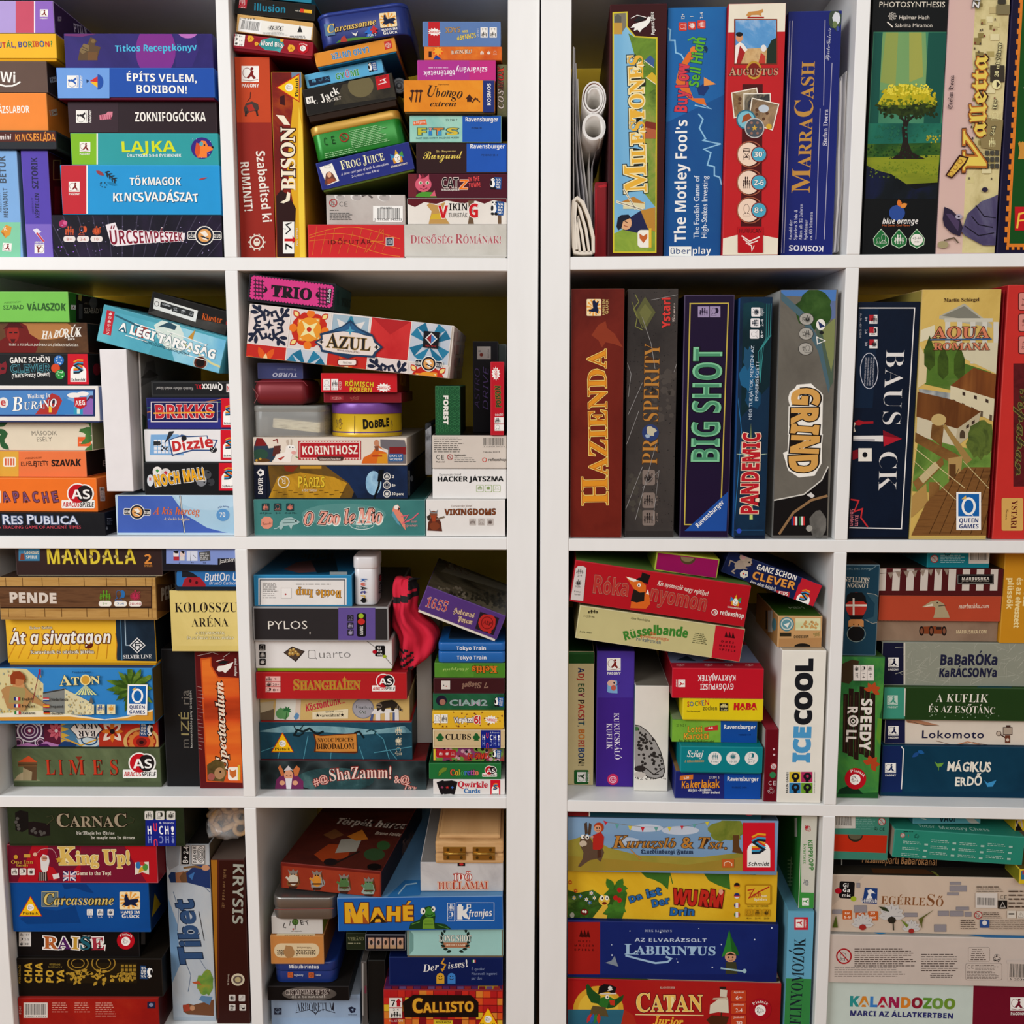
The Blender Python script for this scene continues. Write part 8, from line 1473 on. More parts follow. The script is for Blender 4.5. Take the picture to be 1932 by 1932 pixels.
R(80,690,1120,1030,('n',4,'125090','185ea6'));G([(460,700),(640,700),(700,770),(640,760),(560,730),(480,740)],'0f4684');G([(150,960),(300,880),(420,900),(560,860),(600,990),(200,1000)],'104a88')
R(312,758,432,868,'6a7a80');Fr(312,758,432,868,4,'c8b880');T('Carcassonne',326,856,852,856,84,'dcc478','I',ol=[(.05,'3a3420')],big={0:1.2});hans(966,852,152,0);piatnik_tri(228,878,150,0);icons([(670,910),(746,910),(824,910)],46,'👤👪⏱','e4e0dc','1a3a5a',0,.12,['10','2-5','35'])
face('R');G([(1150,770),(1195,850),(1128,950)],'8a7a1a');face('F')
B('crimson box with a white-bearded king and large gold title',56,410,1170,686,'b01c2e',.008,.28,sides={'R':'7a1422','T':'7a1a2c'},wear=.4)
G([(56,410),(240,410),(130,686),(56,686)],'741a34');G([(360,410),(600,405),(580,560),(480,686),(330,686)],'7c1c38');G([(600,405),(920,410),(980,520),(1090,686),(600,686)],'82203c');G([(920,410),(1170,410),(1170,686),(1090,686)],'b8202c')
T('King Up!',440,556,972,552,112,'d8b868','R',ol=[(.05,'3a1418'),(.03,'ecdcb0')],big={0:1.35,5:1.1},off=.02);T('Game to the Top!',566,634,828,634,34,'e8dcc8','R')
G([(250,500),(270,470),(300,520),(310,600),(350,560),(400,580),(440,640),(420,676),(370,672),(360,676),(290,676),(290,600)],'b8202c');G([(300,510),(320,480),(360,490),(370,530),(355,600),(330,625),(305,590)],'dcd8d4');El(330,510,22,22,'d0a088');R(318,505,352,512,'8a5a4a');G([(290,610),(350,610),(356,676),(284,676)],'3a2a28');Many([[(296+k*14,612),(302+k*14,612),(302+k*14,676),(296+k*14,676)] for k in range(4)],'c8b8b0');El(262,480,16,14,'d8b098');Ln([(280,468),(300,445),(345,435),(390,440),(415,470),(420,500)],4,'c8a0a0');G(star(440,520,28,14,5),'c8a040');G([(390,630),(440,620),(445,655),(400,665)],'dcd4d0')
part('flag');R(470,606,566,676,'2a2c6a');Ln([(474,610),(562,672)],12,'e0dce0');Ln([(562,610),(474,672)],12,'e0dce0');R(508,606,526,676,'e0dce0');R(470,632,566,650,'e0dce0');R(512,606,522,676,'c0283a');R(470,636,566,646,'c0283a');part(None)
part('publisher_logo');G([(1005,540),(1108,534),(1110,630),(1060,612),(1005,632)],'dcd4c4');G([(1030,620),(1040,580),(1075,560),(1070,600)],'d8a83a');El(1030,560,20,26,'3a7ab0');El(1082,575,20,26,'5a9a4a');El(1060,548,18,16,'c83a3a');part(None);icons([(111,608),(172,608),(234,608)],50,'👪👥⏱','e4dcd4','3a1a1c');t('One Inn',84,548,250,548,30,'c8a04a','R',p='publisher_logo');t('family',124,568,214,568,20,'c8a04a','R',p='publisher_logo');El(120,498,16,16,'c89a3a');R(180,476,228,502,'c8a04a')
B('moss green box with carved stone lettering and two dice-marked blocks',58,100,1370,390,'2c3420',.004,.27,sides={'R':'1c2014'})
R(50,100,1380,400,('n',6,'262e1c','343e28','424c34'));G([(112,170),(150,152),(210,165),(214,290),(165,315),(115,300)],'1e1a1a');G([(210,240),(250,235),(370,255),(375,340),(280,352),(212,330)],'241a1c');
for x,y in ((130,215),(135,265),(140,290),(120,240),(240,305),(265,318),(300,312),(330,320),(310,330),(255,290)):El(x,y,13,12,'5a5652')
T('CARNAC',420,276,950,276,92,'a89a84','R',ol=[(.05,'1c1a12'),(.025,'4a3c2c')],big={0:1.25,5:1.25},off=-.005);t('die Magie der Steine',570,332,854,332,26,'ccc8bc','F',off=.01);t('de magie van de stenen',678,366,1008,366,26,'ccc8bc','F',off=.01);
huch(1196,330,226,0);icons([(1110,190),(1192,190),(1272,190)],66,'👪👥⏱','d8d4cc','3a3a34')
Ln([(350,200),(390,190),(400,215),(370,240),(350,260)],5,'4a4a34');Ln([(950,250),(990,240),(1000,215),(970,200)],5,'4a4a34')
B('pale snowy landscape upright box with blue brush lettering and two travellers',1258,404,1582,1685,'a8b2bc',.038,.26,'floor',sides={'T':'3a3634','R':'6a5c4a'})
R(1230,400,1600,1690,('n',5,'9aa8b8','b8bec4','ccccc8'));G([(1240,410),(1340,410),(1330,560),(1260,600),(1240,560)],('n',10,'8a9098','a8a8a8'));G([(1250,800),(1320,1000),(1340,1300),(1280,1440),(1262,1100)],'7a9ab8');Ln([(1290,760),(1330,900),(1320,1050)],5,'6a7a90');Ln([(1500,700),(1560,760)],5,'5a6a84');Ln([(1360,1230),(1420,1380),(1400,1500)],5,'6a7a90');Ln([(1480,1250),(1560,1380)],4,'7a8698')
G([(1252,640),(1275,610),(1310,615),(1310,690),(1270,690)],'28406a');G([(1305,618),(1370,605),(1385,650),(1360,690),(1310,690)],'a87858');G([(1335,650),(1360,615),(1400,600),(1410,690),(1350,690)],'7a5a40');G([(1385,620),(1450,560),(1560,560),(1580,740),(1470,710),(1395,690)],'2e4272');Ln([(1370,580),(1450,570),(1540,590)],16,'8a6a44');El(1530,580,30,22,'c89878');G([(1400,640),(1450,610),(1430,670)],'4a7ab0')
T('Tibet',1512,1295,1432,815,150,'3e5a80','B',shear=.1,off=.02,ol=[(.035,'26364e')],big={0:1.2});Ln([(1520,1120),(1480,905)],5,'2a2a30')
G(blob(1530,1440,62,90,18,.25,3),('n',26,'3a6a34','7a9a48','b8963c'));G([(1430,1430),(1480,1420),(1500,1450),(1440,1440)],'b8603a');G([(1360,1610),(1400,1590),(1440,1600),(1590,1560),(1590,1680),(1400,1670),(1365,1650)],'7a5238');G([(1480,1560),(1500,1530),(1580,1540),(1560,1600)],'6a8aa8');G([(1360,1600),(1405,1595),(1420,1640),(1370,1650)],'a84a34');El(1432,1622,18,20,'c0906c')
part('player_icons');R(1342,410,1416,560,'1e1c1e');Fr(1346,414,1412,556,4,'e0dcd8');T('8+',1400,548,1400,490,44,'e0dcd8');T('2-4',1402,478,1402,420,40,'e0dcd8');part('publisher_logo');R(1424,410,1528,556,'e0dcd8');Fr(1428,414,1524,552,4,'1e1c1e');T('PARKER',1464,544,1460,420,28,'1e1c1e');
for k in range(4):Ring(1495,480,30-k*7,60-k*14,4,'1e1c1e')
part(None)
tt=TOP
B('dark brown upright box with an ochre edge and stone-textured downward capitals',1590,520,1838,1692,'401c16',.032,.26,'floor',sides={'L':'a87830','T':'6a5c54'})
R(1570,515,1618,1700,'a87428');R(1616,515,1630,1700,'5a2a1c');T('KRYSIS',1735,540,1728,1000,88,'a8a89c','B',ol=[(.02,'2a1410')]);t('kell, ezt vedd el!',1664,590,1650,876,24,'8a6a4a','R',track=.12);El(1770,1412,50,46,'ccc0a8');El(1770,1412,36,30,'6a5a54');El(1770,1412,22,20,'b8a880');t('Gém Klub Kft.',1696,1368,1692,1456,13,'c8b8a8')
icons([(1728,1548),(1728,1618),(1800,1548),(1806,1618)],48,'⏱👪🔧👥','ccc4bc','2a1a18',90)
ZB=max(tt,TOP)+.0005
base=W(1660,560,.05);base.z=ZB
r=thing('plastic_bag','clear plastic bag of wooden rings and pieces resting on the two upright boxes','bag',base)
def LP(x, y, dy=0): p = W(x, y, .05); return (p.x - base.x, dy, p.z - base.z)
BAGM=special('bag_film','e8e8e8',.08,alpha=.26);BAGM.node_tree.nodes['Principled BSDF'].inputs['Specular IOR Level'].default_value=.9
x0,_,z0=LP(1500,540);x1,_,z1=LP(1832,150);x1=min(x1,-.393-base.x);z1=min(z1,FLOOR_Z(4)+.326-ZB)
bm=bmesh.new();rn=random.Random(11);rgs=[]
for j in range(9):
    q=j/8;z=.001+(z1-.002)*q;wd=(x1-x0)*(.5-.06*abs(q-.3))*(1 if q<.75 else 1-(q-.75)*1.2);dp=.05*math.sin(math.pi*(.12+.8*q))+.006
    cx0=(x0+x1)/2+.006*q
    rgs.append([(max(x0,min(x1-.0005,cx0+wd*math.cos(a)*(1+rn.uniform(-.05,.03)))),.03+dp*math.sin(a)*(1+rn.uniform(-.2,.2)),z+(rn.uniform(-.004,.004) if 0<j<8 else 0)) for a in [2*math.pi*i/28 for i in range(28)]])
loft(bm,rgs);bmesh.ops.recalc_face_normals(bm,faces=bm.faces);bm_obj('bag_film',bm,[BAGM],r)
WOOD=mat(('w',20,'c8a070','dcb88a','b48a58'));rn=random.Random(12)
for i in range(26):
    bm=bmesh.new();a,b_=.0085,.0032
    cx0=x0+(x1-x0)*rn.uniform(.14,.86);cz=.009+.016*(i//9)+rn.uniform(-.003,.005);cyy=rn.uniform(.012,.05)
    rg=[]
    for k in range(16):
        t_=2*math.pi*k/16;rg.append([((a+b_*math.cos(u))*math.cos(t_),b_*1.3*math.sin(u),(a+b_*math.cos(u))*math.sin(t_)) for u in [2*math.pi*q/8 for q in range(8)]])
    loft(bm,rg+[rg[0]],cap=False);bmesh.ops.remove_doubles(bm,verts=bm.verts,dist=1e-5)
    bmesh.ops.transform(bm,verts=bm.verts,matrix=Matrix.Translation((cx0,cyy,cz)) @ Matrix.Rotation(rn.uniform(0,3),4,'X') @ Matrix.Rotation(rn.uniform(0,3),4,'Z'));bm_obj('wooden_ring',bm,[WOOD],r)
B('dark box deep in the shade behind the plastic bag',1380,180,1700,400,'2a2420',.16,.10,rest=tt+.0003)
# ================================================================ bottom row, inner left compartment
Z(450,1490,550/1932,'L',4,'game boxes in the bottom row, left of the dark gap')
B('red and yellow mosaic box with gold angular capitals on black',962,1326,1752,1660,'9a2428',.004,.24,'floor',sides={'T':'5a2a5a'})
cols_=['b82a2c','c8382c','d8602c','d88a3a','dcb83a','8a1c28','a82430','c85a30','d0a838'];rn=random.Random(9)
for i in range(17):
    for j in range(7):
        x,y=962+i*47,1326+j*48;R(x+2,y+2,x+46+rn.choice((0,0,46)),y+46,cols_[min(8,max(0,int(rn.gauss(1+j*.9,1.6))))])
G([(1090,1400),(1160,1352),(1540,1355),(1590,1400),(1590,1500),(1100,1500)],'241a16');T('CALLISTO',1150,1470,1562,1462,72,'dca83a','B',ol=[(.05,'5a2a14')],big={0:1.45},off=.02,jit=.03);R(1300,1520,1420,1546,'d8c03a');t('REINER KNIZIA',1310,1540,1408,1540,14,'3a2a14','B')
part('player_icons');R(1000,1372,1086,1505,'e4ded6');T('7',1010,1428,1042,1428,48,'1e1c1c');G([(1050,1430),(1050,1400),(1042,1400),(1062,1374),(1082,1400),(1074,1400),(1074,1430)],'b81f2c');R(1000,1434,1086,1440,'b83030');t('2-4',1024,1456,1064,1456,15,'222');em('👪',1044,1482,70,40,'222');part(None);t('No. 617094',1000,1530,1092,1530,16,'e0d8d0');piatnik_tri(1654,1515,140,0)
face('T');G([(1590,1302),(1720,1302),(1745,1334),(1565,1334)],'c8a820');T('Piatnik',1592,1330,1718,1330,16,'2a2420','R');
for i in range(16):R(970+i*48,1305,1012+i*48,1328,('6a3a6a','8a2a34','7a5a84','a83a34')[i%4])
face('F')
B('navy box with white scribbled title and two cartoon thumbs',998,1110,1752,1296,'18285e',.014,.22,sides={'L':'122048','T':'14224e'})
T('Der',1226,1208,1330,1194,58,'eae6e0','I',jit=.08);T('isses!',1390,1188,1522,1172,52,'eae6e0','I',jit=.08);Ln([(1362,1120),(1346,1150),(1372,1160),(1352,1195)],9,'d8a03a');G([(1340,1185),(1366,1188),(1350,1206)],'d8a03a')
for x,c_ in ((1338,'d8a83a'),(1412,'4a8ac8')):El(x,1240,26,26,c_);R(x-26,1240,x+26,1284,c_);Ln([(x-12,1252),(x,1258),(x+12,1252)],4,'3a2a1c');El(x-8,1236,4,4,'222');El(x+8,1236,4,4,'222')
for i,s in enumerate(('È quello!','Piacevoli inganni','per due')):t(s,1544,1196+i*30,1544+len(s)*10,1196+i*30,21,'8a96b8')
part('flag');[R(1546+k*9,1126,1555+k*9,1144,c_) for k,c_ in enumerate(('3a7a4a','e0dcd8','b83a3a'))];part(None)
tde=TOP
B('pale turquoise open-sided box with a laurel wreath and slim capitals',1116,925,1755,1112,'a4ccc6',.012,.22,wear=.05,tray=14,traycol='6a5a48')
Ln([(1122,930),(1122,1104),(1750,1104),(1750,930)],10,'7a6a54');G([(1132,930),(1160,960),(1160,1060),(1132,1095)],'7aa09a');G([(1358,1012),(1520,1012),(1532,1046),(1345,1046)],'b07a5a');t('THE DICE GAME',1372,1034,1506,1034,14,'e8dcc8','R')
for k in range(9):
    for sg in (-1,1):a=math.radians(90+sg*(18+k*17));G(leaf(1436+82*math.cos(a),990+82*math.sin(a),34,9,math.degrees(a)+sg*60),'24362e')
T('LONG SHOT',1328,1004,1544,1004,48,'ece8dc','R',ol=[(.03,'5a7a78')])
tls=TOP
B('wide blue box with yellow brush lettering and a green turtle',quad=[(654,718),(1750,704),(1756,926),(660,940)],col='2a66ac',d=.004,D=.28,sides={'T':'6a94b8','R':'1e4a84'},wear=.5)
R(650,700,1760,945,('n',3,'2662a8','3070b6'));T('MAHÉ',694,882,1162,866,104,'e0ae30','B',ol=[(.05,'3a2a1c'),(.025,'a85a28')],big={0:1.35},jit=.06,off=.03)
G([(1128,925),(1140,885),(1200,860),(1225,820),(1232,780),(1265,770),(1298,785),(1305,840),(1300,880),(1370,890),(1415,925)],'284a26');G([(1232,800),(1258,776),(1296,790),(1302,835),(1270,845),(1240,838)],'4a8a3a');G([(1225,860),(1250,845),(1290,850),(1300,920),(1220,920)],'7aa03c');El(1222,804,16,22,'e8e4dc');El(1292,790,13,18,'e8e4dc');El(1226,806,6,8,'1e1c1c');El(1288,793,5,7,'1e1c1c');Ln([(1248,828),(1272,834),(1296,818)],4,'1e2a1c');Ln([(1150,890),(1200,875)],5,'6a9a4a');Ln([(1320,895),(1390,918)],5,'5a8a44');Ln([(1235,870),(1285,870)],3,'4a6a2c');Ln([(1230,890),(1290,890)],3,'4a6a2c')
part('publisher_logo');Fr(1442,748,1694,866,3,'dfe4ec');G([(1450,770),(1490,770),(1488,800),(1530,775),(1510,815),(1530,856),(1500,850),(1480,830),(1485,858),(1450,858)],'e8e6e2');R(1456,758,1480,782,'e8e6e2');R(1512,756,1540,784,'e8e6e2');R(1520,762,1533,778,'2a66ac');T('franjos',1526,842,1682,836,50,'ece8e4','J');part('player_icons');Fr(1386,750,1432,868,3,'dfe4ec');em('👪',1409,780,36,46,'e4e6ea');em('👥',1409,830,36,40,'e4e6ea');part(None)
face('T');G([(980,715),(1100,600),(1250,600),(1200,700)],'3a7ab0');Ln([(1060,690),(1110,630),(1180,620)],8,'a8c4d4');face('F')
tma=TOP
B('white crumpled paper look box with orange-red capitals, on the blue turtle box',1206,482,1754,688,'c4c0be',.016,.22,rest=tma+.0003,sides={'T':'8a8886','L':'9a9694'})
R(1200,475,1760,692,('n',12,'b4b0b0','cac6c4','d8d4d0'));T('IDŐ',1428,602,1548,600,50,'ece4dc','R',ol=[(.08,'b83a28')],off=-.005);T('HULLÁMAI',1322,660,1655,656,56,'b84a34','R',ol=[(.07,'d87a34'),(.04,'ecdcc8')]);t('AZ',1440,560,1456,556,16,'b83a28','R');R(1452,482,1502,506,'26201e');El(1477,494,14,8,'c83a3a')
tid=TOP
M,w,h=place(1304,340,1756,478,.012,0,None,tid+.0003);b=start('wooden_box',M,w,h,.2,'light wooden hinged box with two brass hinges, on the white crumpled look box','box')
WD1=mat(('w',9,'c09868','d0aa7c','b48a5a'));BR=special('brass','b8924a',.32,.9);SCR=special('screw','6a5428',.4,.8)
zs=h*.46
bm=bmesh.new();add_box(bm,-w/2,0,0,w/2,.2,zs-.0004,.003);bm_obj('lower_half',bm,[WD1],b.root)
bm=bmesh.new();add_box(bm,-w/2,0,zs,w/2,.2,h,.0035);
bmesh.ops.recalc_face_normals(bm,faces=bm.faces);bm_obj('lid',bm,[WD1],b.root)
bm=bmesh.new();
for vs in ([(-w/2+.002,.004,h),(w/2-.002,.004,h),(w/2-.004,.012,h+.005),(-w/2+.004,.012,h+.005)],):pass
add_box(bm,-w/2+.004,.006,h-.0005,w/2-.004,.194,h+.006,.004);bm_obj('raised_panel',bm,[WD1],b.root)
sx=w/452
for x in (-.098*0+(1432-1530)*sx,(1626-1530)*sx):
    bm=bmesh.new();hw=74*sx;add_box(bm,x-hw,-.0012,zs-46*sx,x+hw,.0002,zs+46*sx,.0004,1)
    hg=bm_obj('hinge',bm,[BR],b.root)
    bm=bmesh.new();cyl(bm,(x-hw,-.0016,zs),(1,0,0),.0022,hw*2,16);bm_obj('hinge_pin',bm,[BR],hg)
    for dx in (-.6,.6):
        for dz in (-.6,.6):bm=bmesh.new();cyl(bm,(x+dx*hw,-.0022,zs+dz*46*sx),(0,1,0),.0019,.0012,14);bm_obj('screw',bm,[SCR],hg)
CUR=None
B('pale blue box with dark botanical capitals and a drip-like emblem, lowest of the left pile',216,1358,806,1506,'9cb0c8',.026,.24,'floor',sides={'T':'b0b8c4'})
R(210,1380,812,1510,('y',9,'8094ae','a0b0c4','8ea2ba'));T('ARBORETUM',382,1466,638,1466,66,'2a2630','R',off=-.015,big={0:1.15});Ln([(380,1478),(470,1455),(510,1480),(560,1455),(640,1478)],4,'2a2630');Ln([(490,1460),(510,1490),(530,1460)],4,'2a2630');R(236,1446,286,1490,'3a3e50');em('🌳',260,1468,36,36,'9cb0c8');part('publisher_logo');G([(725,1445),(750,1436),(778,1450),(770,1475),(745,1480)],'2a2e44');G([(745,1455),(762,1450),(760,1468)],'9cb0c8');t('RENEGADE',728,1494,784,1494,9,'2a2e44');part(None)
B('black slim box with white glow and typewriter capitals',192,1302,734,1400,'1e1a1a',.012,.22,rest=TOP+.0003,sides={'T':'2a2624','R':'141212'})
El(470,1352,180,48,('n',10,'4a4442','6a625c','2a2424'));T('CRIMEWRITERS',312,1358,606,1356,36,'2e1a1c','R',ol=[(.06,'c8bcb4')],jit=.04);t('-El a te mataná?-',345,1380,582,1378,20,'d0c8c0','M')
TIN('blue rounded tin with white lettering and two orange icons',230,1140,652,1262,'2a4488',.46,d=.018,D=.12,r=.012,metal=.1)
T('Miaubirintus',332,1184,534,1186,28,'e8e6e4','B');icons([(344,1226),(482,1228)],36,'🔍🎲','c86a3a','2a2430');t('Rejtvény',368,1234,430,1234,15,'c8ccd8','B');t('Család',506,1234,548,1234,15,'c8ccd8','B')
B('orange box with a cream oval panel and upside-down brown capitals',212,968,566,1142,'c88c50',.012,.18,sides={'R':'8a5c30','T':'b88048'},name='card_game_box',cat='card game')
RR(236,1018,536,1112,44,'dcc8a4');T('DERESERDŐ',512,1062,378,1060,34,'4a3424','B');T('DICSŐSÉGE',368,1060,254,1062,34,'4a3424','B');G(blob(334,1070,36,44,14,.2,5),'b0885c');t('Vadak most kerek',484,1042,388,1040,14,'8a7050','R')
face('T');El(380,962,130,22,'d8c8a8');T('DERESERDŐ',495,962,305,962,14,'4a3424','B');face('F')
B('white small box with dark hand lettering around a round tree',218,838,558,956,'cfcac4',.016,.14,sides={'R':'8a9a44'},name='card_game_box',cat='card game')
for ch,x,y,a in (('L',292,912,14),('I',336,900,8),('E',412,896,-8),('T',450,902,-16)):
    with at(x,y,1,a):T(ch,-2,0,24 if ch !='I' else 8,0,38,'3a342e','S',p='title')
El(376,876,22,22,'4a6a34');speck(360,862,392,890,10,3,6,'6a8a4a',3);Ln([(376,890),(374,925)],6,'3a2c20');El(362,924,5,7,'b83a2c');t('társasjáték',348,940,420,940,9,'4a443c')
STL=special('brushed_tin','96928e',.32,.85)
TIN('bare metal rounded tin with a thin red line, under the brown tilted box',222,716,648,842,'888',.5,d=.006,D=.14,r=.012,matB=STL,matL=STL)
Ln([(238,792),(630,788)],2.5,'a04040')
B('brown tilted box lid with goblin pictures on its front and battle scene on top',quad=[(280,482),(946,540),(944,714),(278,650)],yaw=-8,col='7a2a20',d=.014,D=.24,sides={'T':'4a2420','R':'2e1814'})
G([(290,504),(938,560),(936,726),(290,660)],('n',4,'8a3022','a0442c','70281e'))
for x,y,c1,c2 in ((362,590,'c8c0b0','8a5a34'),(520,596,'d0903c','9a9a98'),(700,620,'5a7a4c','8a8a80'),(864,640,'6a8a6c','9aa8a0')):
    G(blob(x,y+20,44,46,16,.25,int(x)),c2);El(x,y-26,26,26,'b88a64' if c1[0] !='5' and c1[0] !='6' else '5a8a4a');G(blob(x,y+6,32,36,12,.2,int(x)+1),c1);El(x-9,y-30,5,5,'1e1a18');El(x+8,y-30,5,5,'1e1a18');Ln([(x+30,y-40),(x+44,y+30)],7,'6a4a30');G([(x-30,y+50),(x+30,y+50),(x+20,y+70),(x-24,y+70)],'4a2a20');G([(x-26,y-34),(x-34,y-62),(x-12,y-48),(x,y-66),(x+12,y-48),(x+34,y-60),(x+26,y-34)],'8a8078');G([(x-20,y-12),(x+20,y-12),(x+4,y+30),(x-8,y+26)],c1);Ln([(x-44,y-10),(x-26,y+4)],14,c1);R(x-32,y+22,x+32,y+32,'5a3420')
face('T');R(200,150,1300,560,('n',7,'3a1c1a','5a2a22','2e1614'));T('Törpék harca',640,226,1105,262,44,'d0c4b8','J',ol=[(.04,'2a1412')],off=.02);t('Bruno Faidutti',902,296,1106,312,22,'b8a898','J',off=.01);G([(560,480),(500,430),(600,360),(760,370),(720,450)],'9a4422');G([(640,420),(680,330),(820,320),(780,410)],'9a9488');G([(560,300),(640,260),(700,300),(620,330)],'7a5030');G([(720,310),(820,265),(860,330),(780,340)],'b8742c');El(960,370,44,30,'3a5a34');El(900,430,70,40,'3a5234');Ln([(620,500),(740,440),(800,410)],10,'2e2220');El(610,480,46,24,'2a2022');El(900,512,48,22,'1a1616');face('R');T('Törpék harca',1080,440,1186,330,30,'8a6a5a','J');face('F')
B('dark olive small box half hidden under the blue turtle box',714,950,850,1062,'2e3624',.03,.12,rest=None,name='card_game_box',cat='card game')
T('VERÄND',726,1000,834,998,26,'8a8a68','R');fine(726,1010,836,1024,1,'a8a488')
B('dark card box with a film-strip row of tiny photographs',840,960,1108,1066,'1e1e28',.012,.14,rest=None,name='card_game_box',cat='card game',wear=.5)
for k in range(5):R(860+k*48,980,900+k*48,1052,'b89878');R(860+k*48,980,900+k*48,1030,('n',40,'8a98a0','c8a088','5a4a44'));El(880+k*48,1012,9,16,'3a3430')
B('black upright case with a clear plastic front edge, behind the navy thumbs box',860,1130,990,1500,'22201e',.030,.16,'floor',name='storage_case',cat='case',rough=.3)
B('clear and smoky plastic strip case standing left of the black case',815,1140,852,1500,'5a5450',.026,.15,'floor',name='plastic_case',cat='case',rough=.12)
R(820,1150,828,1495,'a8a4a0');R(836,1300,848,1350,'7a3a4a')
# ================================================================ bottom row, right of the gap
Z(1030,1490,570/1932,'R',4,'game boxes in the bottom row, right of the dark gap')
B('wide red box with a pirate hat parrot, yellow sun and a sailing ship',136,1222,1500,1640,'a81e24',.012,.26,'floor',sides={'T':'b8ac90','R':'8a1a20'})
R(130,1220,1510,1650,('n',3,'a41c24','b42a28','b83c28'));El(335,1410,162,156,'d8a83a',a0=180,a1=360);El(335,1410,130,125,'e0bc48',a0=180,a1=360);R(130,1405,500,1650,('h',9,'2a5a74','3a7488','244e68'));G([(500,1405),(560,1440),(580,1500),(480,1500)],'b43a28')
G([(330,1370),(350,1330),(400,1320),(450,1345),(445,1380),(400,1390),(370,1400)],'3a7a34');G([(255,1250),(270,1240),(300,1280),(350,1320),(340,1370),(290,1360),(262,1310)],'2a5a2c');G([(400,1360),(460,1330),(498,1310),(490,1345),(440,1390),(390,1400)],'2a5a2c');G([(405,1345),(440,1345),(440,1380),(412,1375)],'c8402c');El(392,1325,12,13,'ece8dc');El(394,1325,5,6,'222');G([(332,1310),(340,1260),(370,1242),(410,1245),(450,1262),(440,1310),(400,1290),(350,1300)],'221e20');El(410,1268,13,13,'e4e0d8');Ln([(395,1284),(428,1276)],4,'e4e0d8');Ln([(350,1304),(448,1302)],9,'d8d0c8');G([(300,1380),(380,1390),(400,1450),(280,1440),(290,1400)],'6a5a3a')
for k,c_ in enumerate(('c83a3a','3a6ab0','3a8a4a','c8402c')):G(leaf(290+k*16,1430,66,12,115-k*8),c_)
T('CATAN',574,1418,1004,1416,122,'ecc468','R',ol=[(.04,'5a1a18'),(.015,'f0e0a8')],big={0:1.12});Ln([(574,1436),(1006,1442)],6,'ecd8a0');T('Junior',690,1500,876,1510,64,'ecb84a','I',off=.02);t('KLAUS TEUBER',730,1270,824,1270,15,'d8c0b0','R')
G([(1026,1470),(1060,1440),(1170,1450),(1150,1510),(1060,1510)],'5a3420');Ln([(1130,1262),(1120,1450)],7,'4a3020');G([(1115,1275),(1160,1280),(1155,1325),(1112,1320)],'d8d0bc');G([(1050,1375),(1105,1335),(1165,1340),(1168,1425),(1100,1420),(1045,1430)],'dcd4c0');G([(1070,1330),(1160,1325),(1165,1338),(1065,1340)],'c8b8a0');R(1110,1258,1150,1272,'3a2a24')
for i,(s,q) in enumerate((('Ajánlott','6+'),('Játékosok','2-4'),('Játékidő','30'))):part('player_icon');RR(1184,1280+i*80,1280,1352+i*80,8,'c8502c');t(s,1200,1298+i*80,1266,1298+i*80,14,'f0e0d4');T(q,1212,1340+i*80,1256,1340+i*80,28,'f4ece4','S');part(None)
piatnik_round(1370,1402,138,0,'b01a2c');face('T');G([(140,1175),(440,1170),(700,1222),(140,1220)],'4a5a2c');El(1000,1190,90,14,'6a665e');El(1200,1195,80,14,'5a564e');El(1400,1215,120,16,'4a4640');face('F')
B('dark blue box with a green-hooded elf, pale fantasy lettering and a red left end',136,850,1484,1176,'1e2c6c',.014,.27,sides={'R':'18245a','T':'1a2a60'})
R(130,846,346,1180,'a82a24');R(346,846,1490,1180,('n',3,'1c2a68','223478','1a2660'));T('LABIRINTUS',502,1052,1088,1058,64,'a8c4dc','R',big={0:1.2},off=.01);T('AZ ELVARÁZSOLT',568,970,1028,974,25,'c4d0e0','B',track=.06);Ln([(512,1060),(600,1084),(700,1108),(780,1100),(800,1080),(770,1068)],12,'a8c4dc');t('DIRK BAUMANN',632,908,806,910,16,'b8c0d4','R',track=.2)
speck(380,870,1470,1150,16,3,6,'d8e0ec',7,shape=8)
for k in range(3):G([(212+k*22,940),(226+k*22,894),(240+k*22,944)],'4a1210')
for i,s in enumerate(('DREI','MAGIER','SPIELE')):t(s,205-(i>0)*24,974+i*27,285+(i>0)*22,976+i*27,14,'5a1814','B',p='publisher_logo',track=.4)
G([(1172,894),(1190,950),(1225,1020),(1236,1060),(1180,1045),(1124,1068),(1145,1000),(1160,940)],'3a8a3c');G([(1172,894),(1190,950),(1225,1020),(1236,1060),(1190,1045)],'2a6a30');El(1180,1068,36,34,'d0a080');G([(1145,1060),(1180,1040),(1218,1060),(1180,1055)],'3a2a24');El(1168,1070,5,6,'2a2a30');El(1194,1070,5,6,'2a2a30');Ln([(1170,1088),(1182,1092),(1194,1086)],3,'8a4a3a');G([(1150,1100),(1215,1100),(1225,1176),(1148,1176)],'4a4a34');Ln([(1120,1140),(1265,1160)],10,'a8c4cc');El(1270,1158,12,14,'a8c4cc');G([(380,1105),(420,1090),(440,1060),(452,1100),(464,1130),(430,1120)],'8a94a0')
B('bright yellow box with a strawberry plant, a cartoon worm and red and blue lettering',138,512,1478,848,'dcb02a',.020,.26,sides={'R':'9a7a20','T':'c8a028'})
R(130,510,1490,850,('n',5,'d4a824','e2bc38','d8b02e'));G([(600,520),(800,520),(790,560),(780,640),(740,600),(690,575),(640,560)],('n',16,'3a6a2c','5a8a3c'));G([(1000,520),(1170,530),(1180,640),(1100,610),(1040,580)],('n',16,'3a6a2c','5a8a3c'));G([(1200,525),(1370,525),(1340,545),(1220,540)],'4a7a34');Ln([(790,520),(810,600)],6,'4a7a34')
